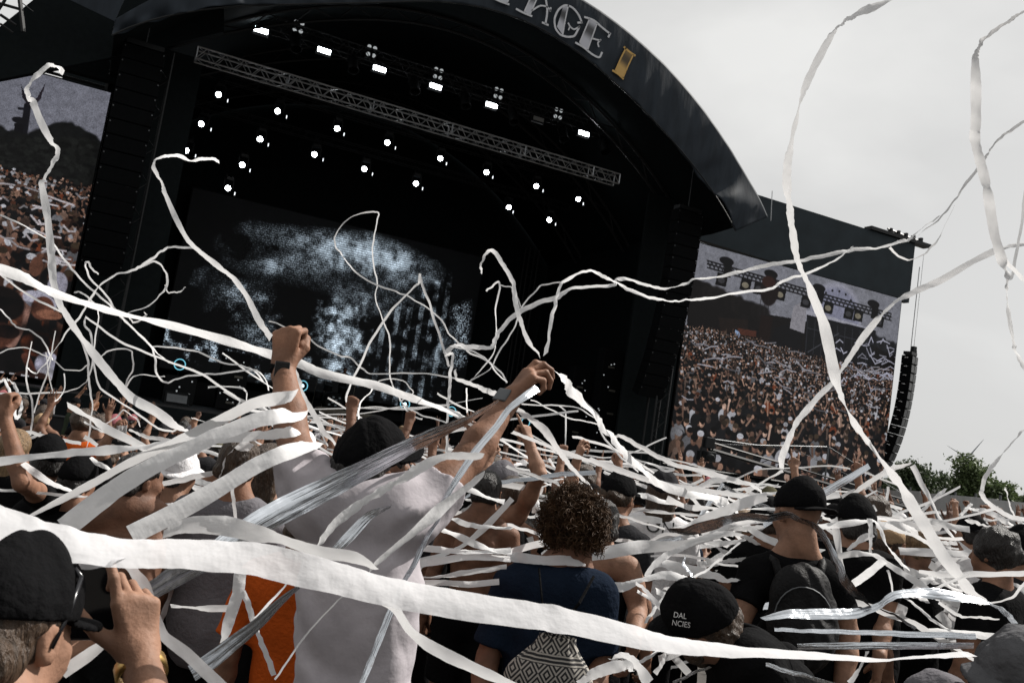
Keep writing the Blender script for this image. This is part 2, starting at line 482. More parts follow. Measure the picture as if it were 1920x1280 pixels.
def ordn(i, n):
    if n == 1: return 'single'
    if i == n - 1: return 'rightmost'
    if i == 0: return 'leftmost'
    if i == n - 2: return 'second from the right'
    return ['', 'second', 'third', 'fourth', 'fifth', 'sixth', 'seventh', 'eighth', 'ninth', 'tenth', 'eleventh', 'twelfth'][i] + ' from the left' if i < 12 else 'number %d from the left' % (i + 1)
proto = make_mover(); first = True
rows = {'upper': 40.0, 'middle': 40.9, 'lower': 41.8}
cnt = {k: [m for m in MOVERS if m[2] == k] for k in rows}
for k, y in rows.items():
    zs = []; xs = []
    for i, (px, py, _) in enumerate(cnt[k]):
        p = on_y(px, py, y)
        o = proto if first else copy_tree(proto); first = False
        o.location = p - V(0, 0, .05); zs.append(p[2]); xs.append(p[0])
        o.rotation_euler = (0, 0, RNG.uniform(-.25, .25))
        tag(o, 'lit moving head lamp, %s of the %s hanging row over the stage' % (ordn(i, len(cnt[k])), k), 'stage lamp', 'lit moving head lamps over the stage')
    if k != 'lower': truss('lighting_bar', (min(xs) - 1.2, y + .1, np.mean(zs) + 1.0), (max(xs) + 1.2, y + .1, np.mean(zs) + 1.0), .3, .3, .02, .01, .6, M_BLKMETAL,
          'black hanging bar that carries the %s row of moving head lamps' % k)

def make_strobe():
    r = empty('strobe_lamp', (0, 0, 0))
    mb = MB(); mb.box((0, .12, 0), (.62, .2, .3)); mb.build('housing', M_BLKMETAL, r, bevel=.02)
    mb = MB(); mb.box((0, 0, -.01), (.50, .03, .17)); mb.build('tube_panel', G_LAMP, r)
    mb = MB(); mb.tube([(-.34, .12, 0), (-.34, .12, .3), (.34, .12, .3), (.34, .12, 0)], .018, 5); mb.build('bracket', M_BLKMETAL, r)
    return r
def make_blinder():
    r = empty('blinder_lamp', (0, 0, 0))
    mb = MB(); mb.box((0, .1, 0), (.5, .14, .62)); mb.build('housing', M_BLKMETAL, r, bevel=.015)
    for dx in (-.12, .12):
        for dz in (-.16, .16):
            mb = MB(); mb.lathe((dx, .02, dz), (0, -1, 0), [(0, .04), (.05, .045), (.078, .03), (.085, 0)], 12); mb.build('lamp', G_DIM, r)
    return r
def make_fresnel():
    r = empty('spot_lamp', (0, 0, 0))
    mb = MB(); ax = nrm((0.1, -.5, -1)); mb.lathe((0, 0, 0), ax, [(0, -.42), (.16, -.4), (.2, -.1), (.2, .3), (.23, .42), (.2, .43)], 14); mb.build('housing', M_BLKBOX, r, smooth=True)
    mb = MB(); mb.tube([(-.26, 0, 0), (-.26, 0, .5), (.26, 0, .5), (.26, 0, 0)], .022, 5); mb.build('yoke', M_BLKMETAL, r)
    return r
first = True; proto = make_strobe()
ST = [(490, 57), (608, 95), (712, 129), (817, 162), (922, 197), (1095, 250), (1180, 278)]
for i, (px, py) in enumerate(ST):
    o = proto if first else copy_tree(proto); first = False
    o.location = on_y(px, py, 35.8)
    tag(o, 'bright white strobe, %s of the lit strobes below the black roof truss' % ordn(i, 7), 'strobe', 'strobes under the black truss')
o = copy_tree(proto); o.location = on_y(1010, 223, 35.8); tag(o, 'unlit strobe in the gap of the row of bright strobes', 'strobe', 'strobes under the black truss')
[c for c in o.children if c.name.startswith('tube')][0].data = [c for c in proto.children if c.name.startswith('tube')][0].data.copy()
[c for c in o.children if c.name.startswith('tube')][0].data.materials[0] = mat('unlit strobe glass', (.3, .31, .31), .4)
first = True; proto = make_blinder()
BL = [(408, 8), (560, 50), (697, 96), (822, 138), (935, 175), (1047, 213), (1152, 247), (1251, 281)]
for i, (px, py) in enumerate(BL):
    o = proto if first else copy_tree(proto); first = False
    o.location = on_y(px, py, 36.4)
    tag(o, 'dim four lamp blinder on the black roof truss, %s' % ordn(i, 8), 'blinder', 'four lamp blinders on the black truss')
first = True; proto = make_fresnel()
FR = [(555, 78), (662, 118), (777, 158), (872, 186), (962, 215), (1055, 248), (1132, 272), (1210, 296)]
for i, (px, py) in enumerate(FR):
    o = proto if first else copy_tree(proto); first = False
    o.location = on_y(px, py, 36.0)
    tag(o, 'dark unlit barrel spotlight hanging between the strobes, %s of eight' % ordn(i, 8), 'spotlight', 'unlit spotlights between the strobes')

# ---- hanging speaker arrays
def line_array(xc, y, ztop, n, ch, w, label, curve=0.0, dep=.55, rz=0.0, seam=False, dots=True, hang=4.0):
    root = empty('line_array', (xc, y, ztop), label, 'speakers', 'hanging speaker arrays', rz)
    z = 0.0; yy = 0.0; ang = 0.0
    cb = mat('speaker grille', (0.0035, 0.004, 0.0045), 0.8, bump=.5, bscale=120, spec=.05)
    for i in range(n):
        ang = curve * (i / n) ** 1.6
        M = np.array(Matrix.Rotation(ang, 3, 'X'))
        c = V(0, yy, z) + M @ V(0, 0, -ch / 2)
        mb = MB()
        mb.box(c, (w, dep, ch * .95), M)
        o = mb.build('speaker_cabinet', cb, root, bevel=.015)
        if dots:
            for s in (-1, 1):
                mb = MB(); mb.box(c + M @ V(s * w * .46, -dep / 2 - .004, ch * .3), (.04, .01, .04), M); mb.build('rigging_pin', M_STEEL, o)
        if seam:
            for s in (-1, 1):
                mb = MB(); mb.box(c + M @ V(s * w * .25, -dep / 2 - .006, 0), (w * .42, .014, ch * .8), M); mb.build('front_grille', mat('worn grille', (.06, .064, .068), .6, bump=.5, bscale=60), o)
            mb = MB()
            mb.box(c + M @ V(-w * .5 - .05, -.05, ch * .2), (.10, .04, .035), M); mb.box(c + M @ V(-w * .5 - .05, .02, ch * .2), (.05, .12, .02), M)
            mb.build('side_bracket', mat('white bracket', (.7, .7, .7), .4), o)
        step = M @ V(0, 0, -ch); yy += step[1]; z += step[2]
    mb = MB(); mb.box((0, 0, .12), (w * .9, dep * .8, .16)); mb.build('fly_frame', M_BLKMETAL, root)
    mb = MB(); mb.tube([(0, 0, .2), (0, 0, .2 + hang)], .02, 5); mb.build('hoist_chain', M_STEEL, root)
    return root
line_array(-0.05, 32.2, 12.7, 15, .50, 1.28, 'tall black speaker array between left video screen and stage opening', .42, hang=3)
line_array(21.75, 32.2, 12.6, 16, .50, 1.28, 'tall black speaker array hanging left of the right video screen', .42, hang=2.2)
line_array(37.98, 34.5, 9.35, 13, .455, .75, 'outer speaker array hanging free against the sky beyond right video screen', .40, rz=.35, seam=True, dots=False, hang=4.5)
mb = MB(); m0 = on_y(1713, 655, 34.5); mb.origin(m0); mb.box(m0, (.22, .22, .30)); mb.box(m0 + V(.1, 0, -.3), (.14, .16, .5)); mb.tube([m0, (m0[0], m0[1], 14.8)], .012, 4); mb.tube([m0 + V(-.05, 0, -.3), m0 + V(-.25, 0, -.9)], .03, 5)
tag(mb.build('chain_hoist', M_BLKMETAL), 'black chain hoist on a wire against the sky beside the right screen', 'hoist')

# ---- screen wings: header, mast and screen frame
def wing(sgn):
    side = 'right' if sgn > 0 else 'left'
    mx_ = lambda x: x if sgn > 0 else 2 * XC - x
    root = empty('screen_tower', (mx_(31), 36, -.4), 'dark slate header and steel tower holding the %s video screen' % side, 'screen tower')
    B = lambda mb, n, m, **k: mb.origin(root.location).build(n, m, root, **k)
    mb = MB(); mb.prism([(mx_(x), 35.0, z) for x, z in ((23.9, 15.35), (38.05, 15.35), (38.05, 12.2), (23.9, 12.45))] if sgn > 0 else [(mx_(x), 35.0, z) for x, z in ((23.9, 12.9), (38.05, 12.6), (38.05, 12.2), (23.9, 12.2))], (0, 1, 0), .35); B(mb, 'header', M_SLATE if sgn > 0 else M_BLACK)
    mb = MB()
    for x in (24.2, 31, 37.2):
        mb.tube([(mx_(x), 35.9, -.4), (mx_(x), 35.9, 15.3 if sgn > 0 else 12.5)], .12, 6)
        mb.tube([(mx_(x), 37.6, -.4), (mx_(x), 37.6, 15.3 if sgn > 0 else 12.5)], .10, 6)
    for z in (2, 5, 8, 11, 14.5 if sgn > 0 else 12.2):
        mb.tube([(mx_(24.2), 35.9, z), (mx_(37.2), 35.9, z)], .06, 5); mb.tube([(mx_(24.2), 37.6, z), (mx_(37.2), 37.6, z)], .06, 5)
    B(mb, 'mast', M_BLKMETAL)
    mb = MB(); mb.box((mx_(30.8), 35.6, 1.2), (13.6, .6, 1.6)); B(mb, 'ballast_skirt', M_BLACK)
    if sgn < 0: return root
    mb = MB(); mb.box((mx_(36.9), 35.1, 15.46), (4.3, .5, .18)); mb.tube([(mx_(36.0), 35, 15.7), (mx_(39.0), 35, 15.5)], .06, 5)
    for k in range(5): mb.box((mx_(36.2 + .55 * k), 35, 15.66), (.14, .2, .22))
    B(mb, 'outrigger', M_BLKMETAL)
    return root
wing(1); wing(-1)

def side_sail():
    pts = [on_y(x, y, 33.0) for x, y in ((-420, 190), (-60, 92), (0, 50), (60, 2), (180, -110), (420, -110), (420, 60), (200, 110), (-420, 230))]
    mb = MB().origin(pts[0]); mb.prism(pts, (0, 1, 0), .3)
    tag(mb.build('side_sail', M_BLACK), 'black tarpaulin closing the roof side above left video screen', 'tarpaulin')
    o = on_y(20, 20, 32.0)
    mb = MB().origin(o)
    for a, b, r in (((36, -10), (44, 60), .07), ((0, 28), (30, 48), .05), ((0, 45), (24, 62), .04), ((10, 0), (-10, 30), .05), ((-60, -10), (44, 20), .05), ((40, 5), (62, 22), .015)):
        mb.tube([on_y(*a, 32.0), on_y(*b, 32.0)], r, 5)
    tag(mb.build('scaffold_mast', M_BLKMETAL), 'black scaffold tubes crossing the sky patch at the roof side', 'scaffold')
side_sail()

# ---- backline on the stage
first = True
RINGS = [(337, 683), (434, 703), (567, 723), (759, 757), (846, 771), (985, 791)]
GC = glow('ring cyan', (0.25, 0.75, 0.95), 0.6); GCW = glow('ring core', (0.6, 0.9, 1.0), 2.2)
proto = None
for i, (px, py) in enumerate(RINGS):
    p = on_y(px, py, 44.5)
    r = empty('ring_light', p)
    mb = MB(); mb.tube([V(.24 * math.cos(q), -.05, .24 * math.sin(q)) for q in np.linspace(0, 2 * math.pi, 25)], .022, 5, cap=False); mb.build('tube', GC, r)
    mb = MB(); mb.lathe((0, 0, 0), (0, -1, 0), [(0, .02), (.2, .01), (.23, -.03)], 16); mb.build('drum_head', M_BLKBOX, r)
    mb = MB(); mb.tube([(0, .03, -.2), (0, .03, -(p[2] - STZ) + .02)], .025, 5); mb.build('stand', M_BLKMETAL, r)
    if i in (2, 3):
        mb = MB(); mb.lathe((0, -.03, 0), (0, -1, 0), [(0, .02), (.06, .015), (.08, 0)], 12); mb.build('core', GCW, r)
    tag(r, 'cyan glowing ring light at the back of the stage, %s of six' % ordn(i, 6), 'ring light', 'ring lights on the stage')

def make_bag():
    vs = []; fs = []; n = 14; m = 8
    for i in range(m + 1):
        a = math.pi * i / m
        for j in range(n):
            b = 2 * math.pi * j / n
            f = lambda t: math.copysign(abs(t) ** .6, t)
            vs.append((.42 * f(math.sin(a) * math.cos(b)), .22 * f(math.sin(a) * math.sin(b)), .13 * f(math.cos(a))))
    for i in range(m):
        for j in range(n): fs.append((i * n + j, i * n + (j + 1) % n, (i + 1) * n + (j + 1) % n, (i + 1) * n + j))
    return mesh_np('sandbag', vs, fs)
bag = make_bag(); bag.materials.append(mat('sandbag cloth', (.055, .05, .038), .9, bump=.5, bscale=8))
q0 = on_y(600, 790, 33.2); q1 = on_y(690, 812, 33.2)
for lv in range(3):
    for k in range(4 - (lv % 2)):
        o = bpy.data.objects.new('sandbag', bag); COL.objects.link(o)
        o.location = (q0[0] + .55 * k + .28 * (lv % 2) + .1, 33.0, STZ + .12 + .22 * lv); o.rotation_euler = (RNG.uniform(-.1, .1), RNG.uniform(-.1, .1), RNG.uniform(-.15, .15))
        tag(o, 'dusty sandbag in the %s layer of the stage lip pile, %s' % (('bottom', 'middle', 'top')[lv], ordn(k, 4 - lv % 2)), 'sandbag', 'sandbags piled at the stage lip')

def monitor(px, py, y, lab):
    p = on_y(px, py, y); r = empty('floor_monitor', (p[0], y, STZ), lab, 'monitor', 'floor monitors along the stage lip')
    mb = MB(); mb.prism([(-.4, -.25, 0), (-.4, .3, 0), (-.4, .25, .38), (-.4, 0, .42)], (1, 0, 0), .8); mb.build('cabinet', M_BLKBOX, r, bevel=.01)
    mb = MB(); mb.box((0, -.16, .2), (.66, .02, .3), np.array(Matrix.Rotation(-.5, 3, 'X'))); mb.build('grille', M_STEEL, r)
for i, px in enumerate((330, 470, 750, 900)):
    monitor(px, 752 + (px - 330) * .14, 33.4, 'black wedge monitor at the stage lip, %s of four' % ordn(i, 4))

def drums():
    p = on_y(625, 745, 43.0); r = empty('drum_kit', (p[0], 43, STZ + .6), 'dark drum kit with a patterned bass drum front on the riser', 'drum kit')
    mb = MB(); mb.lathe((0, 0, .45), (0, -1, 0), [(0, .3), (.42, .3), (.46, .26), (.46, -.3)], 20); mb.build('bass_drum', M_BLKBOX, r)
    mb = MB()
    for i in range(4):
        for j in range(4):
            if (i + j) % 2 == 0: mb.box((-.22 + .15 * i, -.312, .3 + .12 * j), (.1, .01, .07))
    mb.build('drum_front_print', mat('drum print', (.25, .3, .33), .6), r)
    for x, y, z, rad in ((-.35, -.1, 1.05, .2), (.35, -.1, 1.05, .2), (.8, .1, .5, .26), (-.7, .2, .7, .2)):
        mb = MB(); mb.lathe((x, y, z), (0, -.25, 1), [(0, .15), (rad, .15), (rad, -.15)], 14); mb.build('tom', M_BLKBOX, r)
    for x, y, z in ((-.9, 0, 1.5), (.95, 0, 1.55), (-.4, .3, 1.7)):
        mb = MB(); mb.lathe((x, y, z), (0, -.3, 1), [(0, .05), (.08, .03), (.27, 0)], 16); mb.tube([(x, y, z), (x, y + .1, -.0)], .015, 5); mb.build('cymbal', mat('cymbal', (.35, .33, .28), .35, metal=1), r)
drums()
def rack(px, py, y, h, lab):
    p = on_y(px, py, y); r = empty('equipment_rack', (p[0], y, STZ), lab, 'equipment rack')
    mb = MB(); mb.box((0, 0, h / 2), (1.1, .6, h)); mb.build('case', M_BLKBOX, r, bevel=.02)
    zz = .3
    while zz < h - .2:
        mb = MB(); mb.box((RNG.uniform(-.2, .2), -.31, zz), (.35, .02, .09)); zz += 1.1
        mb.build('label_strip', mat('pale label strip', (.10, .095, .08), .7), r)
    for k in range(8):
        mb = MB(); mb.box((RNG.uniform(-.5, .5), -.31, RNG.uniform(.2, h - .1)), (.05, .02, .05)); mb.build('indicator_lamp', G_DIM, r)
rack(1090, 700, 40, 4.6, 'tall black rack with pale strips and small lamps, deep at stage right')
rack(1150, 640, 38.5, 5.6, 'tallest black rack beside the right drape with dotted lamps')
rack(330, 755, 36, 1.0, 'low black case with a pale label near the left stage lip')
rack(425, 770, 40, 2.4, 'mid height black amplifier stack behind the cyan rings')

def crane():
    b = at(1668, 950, 29.5); tip = at(1330, 842, 25.5)
    b0 = at(1662, 940, 29.0)
    r = empty('camera_crane', (b0[0], b0[1], ground_z(b0[0], b0[1])), 'black camera crane with a long braced arm reaching across right video screen', 'camera crane')
    o = np.array(r.location); back = b0 + (b0 - tip) * .22
    mb = MB().origin(o)
    mb.tube([tip, back], .06, 6); up = V(0, 0, .22); mb.tube([tip + up * .9, back + up], .03, 5)
    for k in range(24):
        p = tip + (back - tip) * k / 24; q = tip + (back - tip) * (k + 1) / 24; mb.tube([p, q + up * .95], .014, 4)
    mb.build('arm', M_BLKMETAL, r)
    mid = tip + (b0 - tip) * .62
    mb = MB().origin(o); mb.tube([mid, mid + V(0, 0, 1.15)], .03, 5); mb.tube([tip + V(0, 0, .15), mid + V(0, 0, 1.1), back + V(0, 0, .2)], .009, 4); mb.tube([tip + V(0, 0, .3), tip + (b0 - tip) * .45 + V(0, 0, .7), b0 + V(0, 0, .25)], .008, 4)
    mb.build('stay_cable', M_STEEL, r)
    mb = MB().origin(o); mb.tube([b0, (b0[0], b0[1], o[2] + .1)], .09, 8)
    for a in (0, 2.1, 4.2): mb.tube([(b0[0], b0[1], o[2] + .9), (b0[0] + .8 * math.cos(a), b0[1] + .8 * math.sin(a), o[2] + .04)], .035, 5)
    mb.build('pedestal', M_BLKMETAL, r)
    mb = MB().origin(o); mb.box(back, (.4, .5, .4)); mb.build('counterweight', M_BLKBOX, r, bevel=.03)
    mb = MB().origin(o); c = tip + V(-.15, -.1, .05)
    mb.box(c + V(0, 0, -.25), (.3, .5, .28)); mb.lathe(c + V(-.05, -.2, -.25), (-.4, -1, -.1), [(0, .3), (.08, .3), (.1, .0), (.1, -.1)], 12); mb.box(c + V(.02, 0, .12), (.3, .2, .3)); mb.tube([tip, c + V(0, 0, .1)], .05, 6); mb.tube([c + V(-.18, 0, .2), c + V(-.18, 0, -.35)], .03, 5); mb.tube([c + V(.18, 0, .2), c + V(.18, 0, -.35)], .03, 5)
    mb.build('camera_head', M_BLKMETAL, r, bevel=.02)
crane()
def barrier():
    n = 12
    for i in range(n):
        x = -3 + i * 2.2; y = 29.2
        r = empty('crowd_barrier', (x, y, ground_z(x, y)))
        mb = MB(); mb.tube([(-1.05, 0, 0), (-1.05, 0, 1.15), (1.05, 0, 1.15), (1.05, 0, 0)], .025, 6); mb.box((0, 0, 1.17), (2.1, .14, .03)); mb.build('frame', M_STEEL, r)
        mb = MB(); mb.box((0, .02, .62), (2.02, .015, .95)); mb.build('panel', M_BLKMETAL, r)
        tag(r, 'steel crowd barrier panel before the stage, %s of the straight row' % ordn(i, n), 'barrier', 'crowd barriers before the stage')
barrier()
# ------------------------------------------------------------------ LED screens (each a grid of glowing pixels)
class Raster:                      # a picture painted in metres on the screen's own plane (x right, z up)
    def __init__(s, x0, x1, z0, z1, nx):
        s.x0, s.x1, s.z0, s.z1, s.nx = x0, x1, z0, z1, nx
        s.ny = int(nx * (z1 - z0) / (x1 - x0)); s.img = np.zeros((s.ny, nx, 3))
        s.X = x0 + (np.arange(nx) + .5) * (x1 - x0) / nx; s.Z = z0 + (np.arange(s.ny) + .5) * (z1 - z0) / s.ny
    def sub(s, xa, xb, za, zb):
        i0 = max(0, int((xa - s.x0) / (s.x1 - s.x0) * s.nx) - 1); i1 = min(s.nx, int((xb - s.x0) / (s.x1 - s.x0) * s.nx) + 2)
        j0 = max(0, int((za - s.z0) / (s.z1 - s.z0) * s.ny) - 1); j1 = min(s.ny, int((zb - s.z0) / (s.z1 - s.z0) * s.ny) + 2)
        if i0 >= i1 or j0 >= j1: return None
        return (slice(j0, j1), slice(i0, i1)), s.X[None, i0:i1], s.Z[j0:j1, None]
    def ell(s, x, z, a, b, c, rot=0.0, soft=.12):
        r = max(a, b); g = s.sub(x - r, x + r, z - r, z + r)
        if g is None: return
        sl, X, Z = g; dx, dz = X - x, Z - z
        u = (dx * math.cos(rot) + dz * math.sin(rot)) / a; v = (-dx * math.sin(rot) + dz * math.cos(rot)) / b
        m = np.clip((1 - np.sqrt(u * u + v * v)) / soft + .5, 0, 1)[..., None]
        s.img[sl] = s.img[sl] * (1 - m) + np.array(c) * m
    def line(s, pts, w, c):
        for (xa, za), (xb, zb) in zip(pts[:-1], pts[1:]):
            g = s.sub(min(xa, xb) - w, max(xa, xb) + w, min(za, zb) - w, max(za, zb) + w)
            if g is None: continue
            sl, X, Z = g; dx, dz = xb - xa, zb - za; L2 = dx * dx + dz * dz + 1e-9
            t = np.clip(((X - xa) * dx + (Z - za) * dz) / L2, 0, 1)
            d = np.sqrt((X - xa - t * dx) ** 2 + (Z - za - t * dz) ** 2)
            px = (s.x1 - s.x0) / s.nx
            m = np.clip((w / 2 - d) / px + .5, 0, 1)[..., None]
            s.img[sl] = s.img[sl] * (1 - m) + np.array(c) * m
    def poly(s, P, c):
        xs = [p[0] for p in P]; zs = [p[1] for p in P]
        g = s.sub(min(xs), max(xs), min(zs), max(zs))
        if g is None: return
        sl, X, Z = g; ins = np.zeros((Z.shape[0], X.shape[1]), bool)
        for (xa, za), (xb, zb) in zip(P, P[1:] + P[:1]):
            if za == zb: continue
            cr = ((Z > za) != (Z > zb)) & (X < (xb - xa) * (Z - za) / (zb - za) + xa)
            ins ^= cr
        s.img[sl][ins] = np.array(c)
    def noise(s, scale, seed, octv=4):
        r = np.random.default_rng(seed); out = np.zeros((s.ny, s.nx)); amp = 1.0
        for o in range(octv):
            n = max(2, int(scale * 2 ** o)); m = max(2, int(n * s.ny / s.nx) + 1)
            g = r.random((m + 2, n + 2)); yy = np.linspace(0, m, s.ny); xx = np.linspace(0, n, s.nx)
            yi = np.clip(yy.astype(int), 0, m); xi = np.clip(xx.astype(int), 0, n); fy = (yy - yi)[:, None]; fx = (xx - xi)[None]
            fy = fy * fy * (3 - 2 * fy); fx = fx * fx * (3 - 2 * fx)
            a = g[yi][:, xi]; b = g[yi][:, xi + 1]; c = g[yi + 1][:, xi]; d = g[yi + 1][:, xi + 1]
            out += amp * ((a * (1 - fx) + b * fx) * (1 - fy) + (c * (1 - fx) + d * fx) * fy); amp *= .5
        return out / 1.9

def screen_mesh(name, R, y, label, est, scan=0.0, gam=0.0):
    img = np.clip(R.img, 0, 4)
    if gam: img = img * np.clip((img.mean(2, keepdims=True) / .12) ** gam, .25, 1.25)
    r = np.random.default_rng(5)
    img = img * np.clip(1 + .16 * r.standard_normal((R.ny, R.nx, 1)) + .5 * (R.noise(90, 17, 3)[..., None] - .5), .1, 2)
    if scan: img = img * (1 - scan * (np.arange(R.ny) % 2))[:, None, None]
    nx, ny = R.nx, R.ny
    root = empty(name, ((R.x0 + R.x1) / 2, y, R.z0), label, 'screen', 'video screens around the stage')
    o = np.array(root.location)
    gx = np.linspace(R.x0, R.x1, nx + 1) - o[0]; gz = np.linspace(R.z0, R.z1, ny + 1) - o[2]
    vs = np.stack([np.tile(gx, ny + 1), np.zeros((nx + 1) * (ny + 1)), np.repeat(gz, nx + 1)], 1)
    i = (np.arange(ny)[:, None] * (nx + 1) + np.arange(nx)[None]).ravel()
    q = np.stack([i, i + 1, i + nx + 2, i + nx + 1], 1)
    me = mesh_np('led_panel', vs, q, False)
    a = me.color_attributes.new('col', 'FLOAT_COLOR', 'CORNER')
    c = np.ones((ny * nx, 4, 4), np.float32); c[:, :, :3] = np.clip(img, 0, None).reshape(-1, 1, 3)
    a.data.foreach_set('color', c.ravel())
    link('led_panel', me, root, mat_attr('led pixels ' + name + label[:5], .6, est))
    mb = MB(); w = R.x1 - R.x0; h = R.z1 - R.z0
    mb.box((0, .12, h / 2), (w + .1, .2, h + .1)); mb.build('panel_back', M_BLKBOX, root)
    return root

SKIN = [(.30, .17, .12), (.36, .22, .16), (.24, .13, .09), (.42, .28, .22), (.18, .10, .075)]
def srgb(*c): return tuple(((v / 255) / 12.92 if v < 11 else ((v / 255 + .055) / 1.055) ** 2.4) for v in c)

def paint_crowd(R, xa, xb, ztop, zbot, s_far, s_near, seed, tint=(1, 1, 1), arms=.35, dark=.75):
    r = np.random.default_rng(seed); t = np.array(tint)
    u = 0.0
    rows = []
    z = 0.0
    while z < 1:
        s = s_far + (s_near - s_far) * z ** 1.5
        rows.append((z, s)); z += s * .42 / max(.1, (ztop(0) - zbot))
    for z, s in rows:
        n = int((xb - xa) / (s * .72)) + 1
        for k in range(n):
            x = xa + (k + r.uniform(-.3, .3) + .5) * (xb - xa) / n
            zz = ztop((x - xa) / (xb - xa)) * (1 - z) + zbot * z + r.uniform(-.3, .3) * s
            sk = np.array(SKIN[r.integers(5)]) * r.uniform(.15, .75) * t
            p = r.random()
            body = np.array((.008, .008, .009)) * r.uniform(.5, 2) if p < dark else (np.array((.36, .36, .39)) * r.uniform(.2, .9) if p < dark + .12 else (sk * .9 if p < .975 else np.array((.16, .04, .015))))
            R.ell(x, zz - s * .62, s * .42, s * .5, body, 0, .1)
            if r.random() < arms:
                a = r.uniform(.9, 2.2); l = s * r.uniform(.55, 1.0); sx = x + s * .3 * r.choice([-1, 1])
                R.line([(sx, zz - s * .3), (sx + math.cos(a) * l, zz - s * .3 + math.sin(a) * l)], s * .13, sk * 1.15)
                R.ell(sx + math.cos(a) * l, zz - s * .3 + math.sin(a) * l, s * .11, s * .12, sk * 1.3)
            R.ell(x, zz, s * .17, s * .23, sk)
            R.ell(x - s * .06, zz - s * .03, s * .08, s * .13, sk * 1.5)
            q = r.random()
            hc = (.006, .005, .005) if q < .6 else ((.35, .35, .38) if q < .72 else ((.06, .04, .025) if q < .93 else (.10, .035, .018)))
            if q < .97: R.ell(x + s * .02, zz + s * .12, s * .19, s * .14, np.array(hc) * r.uniform(.6, 1.2))
            if r.random() < .3: R.ell(x + s * .05, zz - s * .04, s * .1, s * .03, (.01, .008, .008))
def px_plane(y): return lambda px, py: tuple(on_y(px, py, y)[[0, 2]])

